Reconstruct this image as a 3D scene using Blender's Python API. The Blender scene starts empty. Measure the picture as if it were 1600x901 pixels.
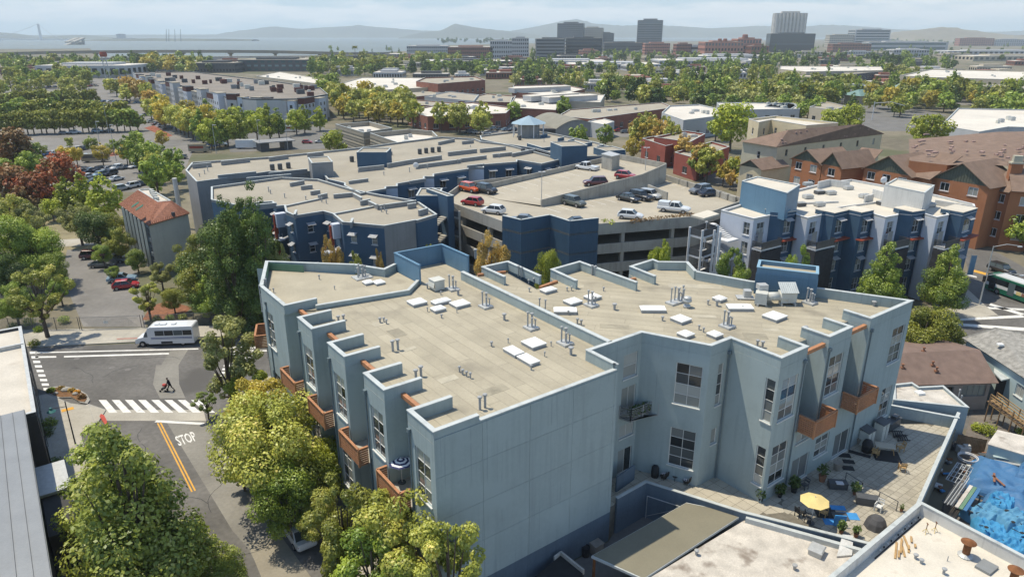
import bpy,math,random
import numpy as np
from mathutils import Vector,noise as mnoise
from mathutils.geometry import tessellate_polygon
random.seed(7); RNG = np.random.default_rng(11)
SC = bpy.context.scene
COL = SC.collection
# ------------------------------------------------------------------ camera
FPX,CAMH,TILT = 1090.0,40.0,math.radians(20.0)
cam = bpy.data.cameras.new('camera'); cam_o = bpy.data.objects.new('camera',cam); COL.objects.link(cam_o)
cam_o.location = (0,0,CAMH); cam_o.rotation_euler = (math.pi/2 - TILT,0,0)
cam.sensor_width = 36; cam.lens = 36*FPX/1600; cam.clip_start = 1; cam.clip_end = 60000
SC.camera = cam_o
# ------------------------------------------------------------------ sun and sky
SUN_AZ,SUN_EL = math.radians(-24),math.radians(67)      # direction the shadows fall, height of the sun
sl = bpy.data.lights.new('sun','SUN'); sl.energy = 3.7; sl.angle = math.radians(0.53); sl.color = (1.0,0.905,0.73)
so = bpy.data.objects.new('sun',sl); COL.objects.link(so)
sd = Vector((math.cos(SUN_AZ)*math.cos(SUN_EL),math.sin(SUN_AZ)*math.cos(SUN_EL),-math.sin(SUN_EL)))
so.rotation_euler = sd.to_track_quat('-Z','Y').to_euler(); so.location = (0,0,300)
world = bpy.data.worlds.new('World'); SC.world = world; world.use_nodes = True
wn,wl = world.node_tree.nodes,world.node_tree.links
bg = wn['Background']; bg.inputs['Strength'].default_value = 0.15
sky = wn.new('ShaderNodeTexSky'); sky.sky_type = 'NISHITA'; sky.sun_disc = False
sky.sun_elevation = SUN_EL
sky.sun_rotation = math.atan2(-sd.x,-sd.y)
sky.altitude = 30; sky.air_density = 1.0; sky.dust_density = 0.3; sky.ozone_density = 2.0
# a bank of sea fog and low cloud along the horizon, all the way round
tc = wn.new('ShaderNodeTexCoord'); sep = wn.new('ShaderNodeSeparateXYZ'); wl.new(tc.outputs['Generated'],sep.inputs[0])
mp = wn.new('ShaderNodeMapping'); mp.inputs['Scale'].default_value = (7,7,42); wl.new(tc.outputs['Generated'],mp.inputs[0])
nz = wn.new('ShaderNodeTexNoise'); nz.inputs['Scale'].default_value = 1.6; nz.inputs['Detail'].default_value = 7; nz.inputs['Roughness'].default_value = .55
wl.new(mp.outputs[0],nz.inputs['Vector'])
def wmath(op,a,b=None):
    n = wn.new('ShaderNodeMath'); n.operation = op
    for i,v in enumerate((a,b)):
        if v is None: continue
        if isinstance(v,(int,float)): n.inputs[i].default_value = v
        else: wl.new(v,n.inputs[i])
    return n.outputs[0]
# height of the bank's top varies with the noise
hh = wmath('ADD',sep.outputs['Z'],wmath('MULTIPLY',wmath('SUBTRACT',nz.outputs['Fac'],.5),-.05))
mr = wn.new('ShaderNodeMapRange'); mr.interpolation_type = 'SMOOTHSTEP'
mr.inputs[1].default_value = .027; mr.inputs[2].default_value = .043; mr.inputs[3].default_value = 1; mr.inputs[4].default_value = 0
wl.new(hh,mr.inputs[0])
mr2 = wn.new('ShaderNodeMapRange'); mr2.interpolation_type = 'SMOOTHSTEP'
mr2.inputs[1].default_value = .006; mr2.inputs[2].default_value = .024; wl.new(hh,mr2.inputs[0])
mask = wmath('MULTIPLY',wmath('MULTIPLY',mr.outputs[0],mr2.outputs[0]),.75)
tint = wn.new('ShaderNodeMix'); tint.data_type = 'RGBA'; tint.blend_type = 'MULTIPLY'; tint.inputs[0].default_value = 1
wl.new(sky.outputs[0],tint.inputs[6]); tint.inputs[7].default_value = (1.0,.97,.92,1)
mr3 = wn.new('ShaderNodeMapRange'); mr3.interpolation_type = 'SMOOTHSTEP'; mr3.inputs[1].default_value = .05; mr3.inputs[2].default_value = .16; mr3.inputs[3].default_value = .92; mr3.inputs[4].default_value = 0; wl.new(sep.outputs['Z'],mr3.inputs[0])
mist = wn.new('ShaderNodeMix'); mist.data_type = 'RGBA'; wl.new(mr3.outputs[0],mist.inputs[0]); wl.new(tint.outputs[2],mist.inputs[6]); mist.inputs[7].default_value = (2.5,3.35,3.9,1)   # marine layer of thin mist
cl = wn.new('ShaderNodeMix'); cl.data_type = 'RGBA'
wl.new(mask,cl.inputs[0]); wl.new(mist.outputs[2],cl.inputs[6]); cl.inputs[7].default_value = (5.2,5.2,5.1,1)
wl.new(cl.outputs[2],bg.inputs['Color'])
vs = SC.view_settings; vs.view_transform = 'Standard'; vs.look = 'None'; vs.exposure = 0.44; vs.gamma = 1; vs.use_curve_mapping = False
SC.render.engine = 'CYCLES'
cy = SC.cycles; cy.use_denoising = True; cy.max_bounces = 6; cy.diffuse_bounces = 3; cy.glossy_bounces = 3; cy.transmission_bounces = 4
cy.transparent_max_bounces = 6; cy.volume_bounces = 3; cy.use_adaptive_sampling = True; cy.adaptive_threshold = .015
cy.sample_clamp_indirect = 6
# ------------------------------------------------------------------ helpers: points
CT,ST = math.cos(TILT),math.sin(TILT)
def ray(x,y):
    u = (x-800)/FPX; v = (450.5-y)/FPX
    return u,CT+v*ST,-ST+v*CT
def P(x,y,z=0.0):                     # survey point: where the line of sight through photo point x, y meets height z
    dx,dy,dz = ray(x,y); t = (z-CAMH)/dz
    return Vector((dx*t,dy*t,z))
def depth(p): return p.y*CT-(p.z-CAMH)*ST
A0 = math.radians(36.5); CU,SU = math.cos(A0),math.sin(A0)
O0 = P(680,673,16.4)
def W(u,v,z=0.0): return Vector((O0.x+u*CU-v*SU,O0.y+u*SU+v*CU,z))   # plan of the grey-blue building
def UV(p): x,y = p[0]-O0.x,p[1]-O0.y; return x*CU+y*SU,-x*SU+y*CU
# ------------------------------------------------------------------ helpers: materials
MATS = {}
def lin(c):                              # 0-255 sRGB to linear
    return tuple(((v/255+.055)/1.055)**2.4 if v > 10 else v/255/12.92 for v in c)
def mat(name,col,var=.12,scale=.6,rough=.8,bump=0.0,bscale=8,spec=.3,metal=0.0,stain=None,streak=0.0,objrand=0.0,huevar=None):
    if name in MATS: return MATS[name]
    m = bpy.data.materials.new(name); m.use_nodes = True; n,l = m.node_tree.nodes,m.node_tree.links
    b = n['Principled BSDF']; b.inputs['Roughness'].default_value = rough; b.inputs['Metallic'].default_value = metal
    b.inputs['Specular IOR Level'].default_value = spec
    geo = n.new('ShaderNodeNewGeometry')
    def noise(sc,det=4,stretch=None):
        t = n.new('ShaderNodeTexNoise'); t.inputs['Scale'].default_value = sc; t.inputs['Detail'].default_value = det
        if stretch:
            mpn = n.new('ShaderNodeMapping'); mpn.inputs['Scale'].default_value = stretch; l.new(geo.outputs['Position'],mpn.inputs[0]); l.new(mpn.outputs[0],t.inputs['Vector'])
        else: l.new(geo.outputs['Position'],t.inputs['Vector'])
        return t.outputs['Fac']
    def mixc(fac,a,bcol,lo=.35,hi=.65):
        r = n.new('ShaderNodeMapRange'); r.inputs[1].default_value = lo; r.inputs[2].default_value = hi; l.new(fac,r.inputs[0])
        x = n.new('ShaderNodeMix'); x.data_type = 'RGBA'; l.new(r.outputs[0],x.inputs[0])
        for i,v in ((6,a),(7,bcol)):
            if isinstance(v,tuple): x.inputs[i].default_value = (*v[:3],1)
            else: l.new(v,x.inputs[i])
        return x.outputs[2]
    lo = tuple(c*(1-var) for c in col[:3]); hi = tuple(min(1,c*(1+var)) for c in col[:3])
    c = mixc(noise(scale,6),lo,hi,.3,.7)
    f2 = noise(scale*14,3)
    x = n.new('ShaderNodeMix'); x.data_type = 'RGBA'; x.blend_type = 'MULTIPLY'; x.inputs[0].default_value = 1
    r = n.new('ShaderNodeMapRange'); r.inputs[1].default_value = .3; r.inputs[2].default_value = .7; r.inputs[3].default_value = 1-var*.6; r.inputs[4].default_value = 1+var*.5; l.new(f2,r.inputs[0])
    l.new(c,x.inputs[6]); l.new(r.outputs[0],x.inputs[7]); c = x.outputs[2]
    if stain: c = mixc(noise(stain[1],5),c,tuple(stain[0]),stain[2],stain[2]+.12)
    if streak:
        c = mixc(noise(1,4,(2.2,2.2,.12)),c,tuple(q*(1-streak) for q in col[:3]),.48,.75)
        c = mixc(noise(1,5,(5.5,5.5,.09)),c,tuple(q*(1-streak*1.5) for q in col[:3]),.60,.72); c = mixc(noise(.35,6),c,tuple(min(1,q*(1+streak*.3)) for q in col[:3]),.5,.62)
    if objrand:
        oi = n.new('ShaderNodeObjectInfo'); rr = n.new('ShaderNodeMapRange'); rr.inputs[3].default_value = 1-objrand; rr.inputs[4].default_value = 1+objrand; l.new(oi.outputs['Random'],rr.inputs[0])
        x = n.new('ShaderNodeMix'); x.data_type = 'RGBA'; x.blend_type = 'MULTIPLY'; x.inputs[0].default_value = 1; l.new(c,x.inputs[6]); l.new(rr.outputs[0],x.inputs[7]); c = x.outputs[2]
    l.new(c,b.inputs['Base Color'])
    if bump:
        bp = n.new('ShaderNodeBump'); bp.inputs['Strength'].default_value = bump; bp.inputs['Distance'].default_value = .05
        l.new(noise(bscale,5),bp.inputs['Height']); l.new(bp.outputs[0],b.inputs['Normal'])
    MATS[name] = m; return m
def glass(name,dark=(.018,.022,.026),light=(.22,.23,.22),amount=.35):
    if name in MATS: return MATS[name]
    m = bpy.data.materials.new(name); m.use_nodes = True; n,l = m.node_tree.nodes,m.node_tree.links
    b = n['Principled BSDF']; b.inputs['Roughness'].default_value = .06; b.inputs['Specular IOR Level'].default_value = .6
    oi = n.new('ShaderNodeObjectInfo'); r = n.new('ShaderNodeMapRange'); r.interpolation_type = 'SMOOTHSTEP'
    r.inputs[1].default_value = 1-amount; r.inputs[2].default_value = 1; l.new(oi.outputs['Random'],r.inputs[0])
    x = n.new('ShaderNodeMix'); x.data_type = 'RGBA'; x.inputs[6].default_value = (*dark,1); x.inputs[7].default_value = (*light,1); l.new(r.outputs[0],x.inputs[0])
    l.new(x.outputs[2],b.inputs['Base Color']); MATS[name] = m; return m
def leafmat(name,c1,c2,trans=.3,c3=None):
    if name in MATS: return MATS[name]
    m = bpy.data.materials.new(name); m.use_nodes = True; n,l = m.node_tree.nodes,m.node_tree.links
    n.remove(n['Principled BSDF']); out = n['Material Output']
    at = n.new('ShaderNodeAttribute'); at.attribute_name = 'tint'
    rp = n.new('ShaderNodeValToRGB'); rp.color_ramp.elements[0].color = (*c1,1); rp.color_ramp.elements[1].color = (*c2,1)
    rp.color_ramp.elements[0].position = .1; rp.color_ramp.elements[1].position = .85
    if c3: e = rp.color_ramp.elements.new(1.0); e.color = (*c3,1)
    l.new(at.outputs['Fac'],rp.inputs[0])
    oi = n.new('ShaderNodeObjectInfo'); rr = n.new('ShaderNodeMapRange'); rr.inputs[3].default_value = .78; rr.inputs[4].default_value = 1.2; l.new(oi.outputs['Random'],rr.inputs[0])
    x = n.new('ShaderNodeMix'); x.data_type = 'RGBA'; x.blend_type = 'MULTIPLY'; x.inputs[0].default_value = 1; l.new(rp.outputs[0],x.inputs[6]); l.new(rr.outputs[0],x.inputs[7])
    d = n.new('ShaderNodeBsdfDiffuse'); t = n.new('ShaderNodeBsdfTranslucent'); mx = n.new('ShaderNodeMixShader'); mx.inputs[0].default_value = trans
    l.new(x.outputs[2],d.inputs[0]); l.new(x.outputs[2],t.inputs[0]); l.new(d.outputs[0],mx.inputs[1]); l.new(t.outputs[0],mx.inputs[2])
    g = n.new('ShaderNodeBsdfGlossy'); g.inputs['Roughness'].default_value = .45; g.inputs[0].default_value = (.9,.95,.9,1)
    m2 = n.new('ShaderNodeMixShader'); m2.inputs[0].default_value = .035; l.new(mx.outputs[0],m2.inputs[1]); l.new(g.outputs[0],m2.inputs[2])
    l.new(m2.outputs[0],out.inputs['Surface']); MATS[name] = m; return m
# ------------------------------------------------------------------ helpers: objects
WP = {}                                   # world position of every object built in world coordinates
def setp(o,label=None,cat=None,group=None,kind=None):
    if label: o['label'] = label
    if cat: o['category'] = cat
    if group: o['group'] = group
    if kind: o['kind'] = kind
    return o
def thing(name,label,cat,loc=(0,0,0),rz=0.0,group=None):
    o = bpy.data.objects.new(name,None); COL.objects.link(o); o.empty_display_size = .3
    o.location = loc; o.rotation_euler = (0,0,rz); WP[o.name] = Vector(loc)
    return setp(o,label,cat,group)
def put(name,me,parent=None,loc=(0,0,0),rz=0.0,m=None):      # link a mesh; location is local to the parent
    o = bpy.data.objects.new(name,me); COL.objects.link(o); o.parent = parent; o.location = loc; o.rotation_euler = (0,0,rz)
    if m is not None:
        o.material_slots[0].link = 'OBJECT'; o.material_slots[0].material = m
    WP[o.name] = (WP.get(parent.name,Vector((0,0,0))) if parent else Vector((0,0,0)))+Vector(loc)
    return o
class MB:                                 # collects shapes; build() links them as one mesh object
    def __init__(s): s.v = []; s.f = []; s.mi = []; s.cur = 0
    def add(s,vs,fs):
        k = len(s.v); s.v.extend(tuple(q) for q in vs); s.f.extend(tuple(i+k for i in f) for f in fs); s.mi.extend([s.cur]*len(fs)); return s
    def slot(s,i): s.cur = i; return s
    def box(s,c,sz,rz=0.0,top=1.0):   # centre, size, turn about z, taper of the top
        cx,cy_,cz = c; a,b,h = sz[0]/2,sz[1]/2,sz[2]/2; co,si = math.cos(rz),math.sin(rz); vs = []
        for zz,k in ((-h,1),(h,top)):
            for x,y in ((-a,-b),(a,-b),(a,b),(-a,b)):
                x *= k; y *= k; vs.append((cx+x*co-y*si,cy_+x*si+y*co,cz+zz))
        return s.add(vs,[(3,2,1,0),(4,5,6,7),(0,1,5,4),(1,2,6,5),(2,3,7,6),(3,0,4,7)])
    def prism(s,poly,z0,z1,bottom=True):
        n = len(poly); vs = [(p[0],p[1],z0) for p in poly]+[(p[0],p[1],z1) for p in poly]
        fs = [tuple(range(n,2*n))]+([tuple(reversed(range(n)))] if bottom else [])+[(i,(i+1) % n,(i+1) % n+n,i+n) for i in range(n)]
        return s.add(vs,fs)
    def sheet(s,poly,z=None): return s.add([(p[0],p[1],p[2] if z is None else z) for p in poly],[tuple(range(len(poly)))])
    def cyl(s,a,b,r0,r1=None,n=8,caps=True):
        a,b = Vector(a),Vector(b); r1 = r0 if r1 is None else r1; d = (b-a).normalized()
        x = d.orthogonal().normalized(); y = d.cross(x); vs = []
        for p,r in ((a,r0),(b,r1)):
            for i in range(n): q = 2*math.pi*i/n; vs.append(p+x*math.cos(q)*r+y*math.sin(q)*r)
        fs = [(i,(i+1) % n,(i+1) % n+n,i+n) for i in range(n)]
        if caps: fs += [tuple(reversed(range(n))),tuple(range(n,2*n))]
        return s.add(vs,fs)
    def bar(s,a,b,w,h):               # a box beam between two points: w sideways, h upright
        a,b = Vector(a),Vector(b); d = (b-a).normalized(); up = Vector((0,0,1))
        if abs(d.z) > .97: up = Vector((0,1,0))
        x = d.cross(up).normalized()*(w/2); y = x.cross(d).normalized()*(h/2); vs = [p+x*i+y*j for p in (a,b) for i,j in ((-1,-1),(1,-1),(1,1),(-1,1))]
        return s.add(vs,[(0,1,2,3),(7,6,5,4),(1,0,4,5),(2,1,5,6),(3,2,6,7),(0,3,7,4)])
    def ball(s,c,r,n=8,k=5):
        vs = [(c[0],c[1],c[2]-r[2])]
        for j in range(1,k):
            t = math.pi*j/k
            for i in range(n): q = 2*math.pi*i/n; vs.append((c[0]+r[0]*math.sin(t)*math.cos(q),c[1]+r[1]*math.sin(t)*math.sin(q),c[2]-r[2]*math.cos(t)))
        vs.append((c[0],c[1],c[2]+r[2])); e = len(vs)-1; fs = []
        for i in range(n):
            fs.append((0,1+(i+1) % n,1+i)); fs.append((e,e-n+i,e-n+(i+1) % n))
            for j in range(k-2): fs.append((1+j*n+i,1+j*n+(i+1) % n,1+(j+1)*n+(i+1) % n,1+(j+1)*n+i))
        return s.add(vs,fs)
    def lathe(s,c,prof,n=12):          # profile of (radius, z)
        vs = []; 
        for r,z in prof:
            for i in range(n): q = 2*math.pi*i/n; vs.append((c[0]+r*math.cos(q),c[1]+r*math.sin(q),c[2]+z))
        m = len(prof); fs = [(j*n+i,j*n+(i+1) % n,(j+1)*n+(i+1) % n,(j+1)*n+i) for j in range(m-1) for i in range(n)]
        fs += [tuple(reversed(range(n))),tuple(range((m-1)*n,m*n))]
        return s.add(vs,fs)
    def mesh(s,name,mats,off=(0,0,0),smooth=False):
        me = bpy.data.meshes.new(name); ox,oy,oz = off
        me.from_pydata([(x-ox,y-oy,z-oz) for x,y,z in s.v],[],s.f)
        for m in (mats if isinstance(mats,(list,tuple)) else [mats]): me.materials.append(m)
        if isinstance(mats,(list,tuple)) and len(mats) > 1: me.polygons.foreach_set('material_index',s.mi)
        if smooth: me.polygons.foreach_set('use_smooth',[True]*len(me.polygons))
        me.update(); return me
    def build(s,name,mats,parent=None,smooth=False,loc=None):   # world coordinates; loc sets the object's origin
        base = WP.get(parent.name,Vector((0,0,0))) if parent else Vector((0,0,0))
        lo = Vector(loc) if loc is not None else base
        o = bpy.data.objects.new(name,s.mesh(name,mats,lo,smooth)); COL.objects.link(o); o.parent = parent; o.location = lo-base; WP[o.name] = lo
        return o
    def local(s,name,mats,parent=None,smooth=False):             # coordinates already local to the parent
        o = bpy.data.objects.new(name,s.mesh(name,mats,(0,0,0),smooth)); COL.objects.link(o); o.parent = parent; return o
def copy_tree(o,parent=None):
    c = o.copy(); COL.objects.link(c); c.parent = parent
    for ch in list(o.children): copy_tree(ch,c)
    return c
def struct(name,mb,m): o = mb.build(name,m); o['kind'] = 'structure'; return o
def clip(poly,cell):                     # clip a plan polygon by a convex counter-clockwise cell
    out = [tuple(p[:2]) for p in poly]
    for i in range(len(cell)):
        a,b = cell[i],cell[(i+1) % len(cell)]; inp,out = out,[]
        if not inp: return []
        def sd_(p): return (b[0]-a[0])*(p[1]-a[1])-(b[1]-a[1])*(p[0]-a[0])
        for j in range(len(inp)):
            p,q = inp[j-1],inp[j]; dp,dq = sd_(p),sd_(q)
            if (dp >= 0) != (dq >= 0): t = dp/(dp-dq); out.append((p[0]+t*(q[0]-p[0]),p[1]+t*(q[1]-p[1])))
            if dq >= 0: out.append(q)
    return out
def area(p): return .5*sum(p[i-1][0]*p[i][1]-p[i][0]*p[i-1][1] for i in range(len(p)))
def tiles(parent,name,poly,z,ang,w,ln,m,gap=.02,th=.008,stagger=True,limit=300,minarea=.15,jit=0.0,kindrest=True):
    """lay separate flat pieces (roofing sheets, pavers, slabs) over a plan polygon"""
    co,si = math.cos(ang),math.sin(ang); loc = [(p[0]*co+p[1]*si,-p[0]*si+p[1]*co) for p in poly]
    if area(loc) < 0: loc.reverse()
    x0,x1 = min(p[0] for p in loc),max(p[0] for p in loc); y0,y1 = min(p[1] for p in loc),max(p[1] for p in loc)
    tri = []
    for t in tessellate_polygon([[Vector((p[0],p[1],0)) for p in loc]]):
        t = [loc[i] for i in t]; tri.append(t if area(t) > 0 else t[::-1])
    cells = []; j = 0; y = y0+.03
    while y < y1:
        x = x0-(ln*(.37*j % 1) if stagger else 0)
        while x < x1:
            g = gap/2; cell = [(x+g,y+g),(x+ln-g,y+g),(x+ln-g,y+w-g),(x+g,y+w-g)]; cs = [c for c in (clip(t,cell) for t in tri) if len(c) > 2 and area(c) > 1e-4]
            if cs and sum(area(c) for c in cs) > minarea: cells.append([[(p[0]*co-p[1]*si,p[0]*si+p[1]*co) for p in c] for c in cs])
            x += ln
        y += w; j += 1
    cells.sort(key=lambda c: c[0][0][0]**2+c[0][0][1]**2)
    for c in cells[:limit]:
        mb = MB(); zz = z+th+(random.random()*jit); [mb.sheet(q,zz) for q in c]; mb.build(name,m,parent)
    if len(cells) > limit:
        mb = MB(); [mb.sheet(q,z+th) for c in cells[limit:] for q in c]; o = mb.build(name+'s',m,parent); o['kind'] = 'stuff'
# ------------------------------------------------------------------ helpers: walls and windows
def wall(parent,A,B,z0,z1,m,openings=(),dep=.16,name='wall'):
    """upright wall from A to B (outside on the right), with real openings and reveals"""
    A,B = Vector((A[0],A[1],0)),Vector((B[0],B[1],0)); L = (B-A).length; d = (B-A)/L; nin = Vector((-d.y,d.x,0))
    ss = sorted({0.0,L,*[q for o in openings for q in o[:2]]}); zs = sorted({z0,z1,*[q for o in openings for q in o[2:4]]})
    mb = MB(); pt = lambda s,z,k=0.0: A+d*s+nin*k+Vector((0,0,z))
    def hole(s,z): return any(o[0] < s < o[1] and o[2] < z < o[3] for o in openings)
    for j in range(len(zs)-1):
        i = 0
        while i < len(ss)-1:
            zc = (zs[j]+zs[j+1])/2
            if hole((ss[i]+ss[i+1])/2,zc): i += 1; continue
            k = i
            while k+1 < len(ss)-1 and not hole((ss[k+1]+ss[k+2])/2,zc): k += 1
            mb.add([pt(ss[i],zs[j]),pt(ss[k+1],zs[j]),pt(ss[k+1],zs[j+1]),pt(ss[i],zs[j+1])],[(0,1,2,3)]); i = k+1
    for a,b,c,e in [o[:4] for o in openings]:
        q = [pt(a,c),pt(b,c),pt(b,e),pt(a,e)]; r = [p+nin*dep for p in q]
        mb.add(q+r,[(0,4,5,1),(1,5,6,2),(2,6,7,3),(3,7,4,0)])
    return mb.build(name,m,parent)
WC = {}; PANE = []
def window(parent,A,B,s0,s1,za,zb,cols,rows,fm,gm,dep=.14,each=False,sill=None,fw=.07,head=None,name='window'):
    """window set into an opening of the wall A-B: frame with bars, panes behind it, sill"""
    A,B = Vector((A[0],A[1],0)),Vector((B[0],B[1],0)); d = (B-A).normalized(); nin = Vector((-d.y,d.x,0)); w,h = s1-s0,zb-za
    key = (round(w,2),round(h,2),cols,rows,fm.name,gm.name,fw,sill,head,dep,each)
    if key not in WC:
        f = MB(); t = .06
        f.box((fw/2,t/2,h/2),(fw,t,h)); f.box((w-fw/2,t/2,h/2),(fw,t,h)); f.box((w/2,t/2,fw/2),(w-2*fw,t,fw)); f.box((w/2,t/2,h-fw/2),(w-2*fw,t,fw))
        bw = fw*.6
        for i in range(1,cols): f.box((w*i/cols,t/2+.004,h/2),(bw,t*.8,h-2*fw))
        for j in range(1,rows): f.box((w/2,t/2+.008,h*j/rows),(w-2*fw,t*.8,bw))
        if sill: f.box((w/2,-dep/2-sill/2+t*.2,-.045),(w+.16,dep+sill,.085))
        if head: f.box((w/2,-dep-head/2+.02,h+.16),(w+.3,head,.1))
        fr = f.mesh('window',fm)
        pn = []
        cw,rh = w/cols,h/rows
        if each:
            g = MB(); g.box((0,0,0),(cw-bw*.5,.012,rh-bw*.5)); gme = g.mesh('pane',gm); pn = [(gme,((i+.5)*cw,t*.7+.01,(j+.5)*rh)) for i in range(cols) for j in range(rows)]
        else:
            g = MB(); g.box((0,0,0),(w-.03,.012,h-.03)); pn = [(g.mesh('pane',gm),(w/2,t*.7+.012,h/2))]
        WC[key] = (fr,pn)
    fr,pn = WC[key]; pos = A+d*s0+nin*dep*.62+Vector((0,0,za))
    base = WP.get(parent.name,Vector((0,0,0)))
    o = put(name,fr,parent,pos-base,math.atan2(d.y,d.x))
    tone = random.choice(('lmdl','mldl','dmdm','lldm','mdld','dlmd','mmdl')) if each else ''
    for me,lp in pn:
        q = put('pane',me,o,lp)
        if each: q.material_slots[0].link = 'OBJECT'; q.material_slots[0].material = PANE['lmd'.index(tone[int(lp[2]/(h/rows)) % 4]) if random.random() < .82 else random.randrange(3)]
    return o
def facade(parent,A,B,z0,z1,m,wins,fm,gm,**kw):     # wins: (s0, s1, za, zb, cols, rows)
    kk = {k: kw.pop(k) for k in list(kw) if k in ('each','sill','fw','head')}
    wall(parent,A,B,z0,z1,m,[w_[:4] for w_ in wins],**kw)
    for w_ in wins: window(parent,A,B,*w_[:6],fm,gm,**kk)
def coping_run(parent,pts,z0,z1,th,m,cm,name='parapet',closed=False,cw=.08,ch=.07):
    """parapet along a plan line: wall of thickness th (inside on the left) with a metal coping"""
    n = len(pts); segs = n if closed else n-1
    offs = []
    for i in range(n):
        def dirn(a,b): v = Vector((b[0]-a[0],b[1]-a[1])); return v.normalized()
        d0 = dirn(pts[i-1],pts[i]) if (closed or i > 0) else None; d1 = dirn(pts[i],pts[(i+1) % n]) if (closed or i < n-1) else None
        d0 = d0 or d1; d1 = d1 or d0; n0,n1 = Vector((-d0.y,d0.x)),Vector((-d1.y,d1.x)); mm = n0+n1
        if mm.length < .2: mm = n1.copy()
        mm = mm/max(.35,mm.dot(n1)); offs.append(mm)
    def strip(mb,a,b,za,zb):
        for i in range(segs):
            j = (i+1) % n; p,q = Vector(pts[i][:2]),Vector(pts[j][:2])
            quad = [p+offs[i]*a,q+offs[j]*a,q+offs[j]*b,p+offs[i]*b]; mb.prism(quad,za,zb)
    w_ = MB(); strip(w_,.012,th,z0,z1); po = w_.build(name,m,parent)
    c_ = MB(); strip(c_,-cw/2,th+cw/2,z1,z1+ch); c_.build('coping',cm,po)
    return po
# ------------------------------------------------------------------ materials of the place
M = {}
M['ground'] = mat('ground',(.17,.15,.105),.3,.02,.95,stain=((.10,.105,.055),.03,.5))
M['asphalt'] = mat('asphalt',(.13,.124,.115),.25,.15,.9,.15,30,stain=((.09,.086,.08),.11,.55))
M['asphalt_old'] = mat('asphalt_old',(.19,.18,.165),.16,.1,.9,.12,30,stain=((.13,.125,.115),.09,.6))
M['asphalt_patch'] = mat('asphalt_patch',(.215,.205,.18),.16,.2,.9,.12,30)
M['asphalt_light'] = mat('asphalt_light',(.155,.15,.14),.14,.2,.9,.12,30)
M['concrete'] = mat('concrete',(.38,.355,.30),.14,.3,.9,.08,20,stain=((.28,.26,.22),.2,.6))
M['kerb'] = mat('kerb',(.33,.32,.29),.15,.5,.9)
M['white_paint'] = mat('road_white',(.66,.65,.61),.14,1.2,.8,stain=((.36,.35,.33),1.5,.62))
M['yellow_paint'] = mat('road_yellow',(.62,.33,.055),.14,1.5,.8)
M['red_paint'] = mat('kerb_red',(.42,.07,.05),.2,1.5,.8)
M['stucco'] = mat('stucco_grey_blue',(.325,.387,.385),.06,.25,.88,.12,18,streak=.12,objrand=.03)
M['stucco_dark'] = mat('stucco_base_blue',(.12,.16,.20),.12,.35,.88,.1,18,streak=.15)
M['coping'] = mat('coping_metal',(.46,.49,.48),.10,1.5,.55,stain=((.36,.385,.38),1.2,.6))
M['roof'] = mat('roofing_sheet',(.37,.333,.25),.10,.35,.95,.2,25,objrand=.06,stain=((.27,.243,.185),.22,.58))
M['roof_base'] = mat('roofing_seam',(.26,.24,.19),.12,.6,.95)
M['orange'] = mat('orange_wood',(.40,.19,.095),.16,3,.6)
M['orange_dark'] = mat('orange_wood_slats',(.345,.162,.082),.14,3,.65)
M['blue_panel'] = mat('blue_metal_panel',(.115,.215,.31),.07,.5,.55,streak=.1)
M['frame'] = mat('window_frame_pale',(.60,.60,.57),.04,2,.55)
M['frame_dark'] = mat('window_frame_grey',(.22,.23,.23),.05,2,.5)
M['glass'] = glass('window_glass',(.02,.024,.026),(.36,.37,.34),.75); M['glass_far'] = glass('window_glass_far',(.02,.025,.03),(.12,.13,.13),.3)
PANE.extend([glass('pane_blind_reflection',(.24,.25,.23),(.40,.41,.38),.9),glass('pane_grey',(.09,.10,.10),(.20,.21,.20),.9),glass('pane_dark',(.02,.024,.026),(.07,.075,.075),.9)])  # palest panes: drawn blinds, and reflections painted into the glass colour
M['white_plastic'] = mat('skylight_white',(.78,.78,.75),.03,2,.35)
M['pipe'] = mat('vent_pipe_grey',(.33,.34,.34),.1,3,.6); M['pipe_dark'] = mat('downpipe_blue_grey',(.13,.17,.19),.1,2,.6)
M['galv'] = mat('galvanised',(.47,.48,.47),.1,3,.5,metal=.3)
M['hvac'] = mat('hvac_case',(.52,.52,.47),.08,1.5,.6)
M['black'] = mat('black_plastic',(.02,.02,.022),.2,3,.6)
M['green_paint'] = mat('green_stucco',(.13,.23,.15),.08,.5,.9)
# ------------------------------------------------------------------ ground, streets, pavements
g = MB(); g.sheet([(-12800,-300),(12800,-300),(12800,10950),(-12800,10950)],0.0); struct('ground',g,M['ground'])
def poly(pts): return [Vector((*p[:2],0)) for p in pts]
r = MB(); r.sheet([W(-17.6,-40),W(-3.2,-40),W(-3.2,39),(-30,80),(-42.5,89.3),(-47,89.2),(-49.5,88),(-64,86.4),(-140,80),(-140,67.5),(-56,72.6),(-48,70.5),W(-17.6,45)],.004)
r.sheet([(-42.5,89.3),(-30,80),(-27.5,77.6),(44,65.5),(60,66),(62,84),(45,80.5),(-30,90)],.0045)
road = struct('road',r,M['asphalt'])
q = MB(); q.sheet([W(-9.2,-40),W(-5.2,-40),W(-6.2,36),W(-6.0,42),W(-9.6,42.4),W(-9.0,20),W(-8.6,17)],.0085); q.build('pavement_patch',M['asphalt_patch'],road)
q = MB(); q.sheet([P(386,846),P(440,838),P(500,920),P(420,930)],.0095); q.build('pavement_patch',mat('asphalt_tan',(.26,.235,.185),.14,.3,.9),road)
q = MB(); q.sheet([P(239,600),P(250,622),P(290,622),P(280,600),P(279,570),P(294,546),P(266,548),P(252,570),P(244,570)],.0085); q.build('pavement_patch',M['asphalt_patch'],road)
q = MB(); q.sheet([P(150,640),P(160,657),P(322,657),P(318,640)],.0105); q.build('crossing_slab',M['concrete'],road)
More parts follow.
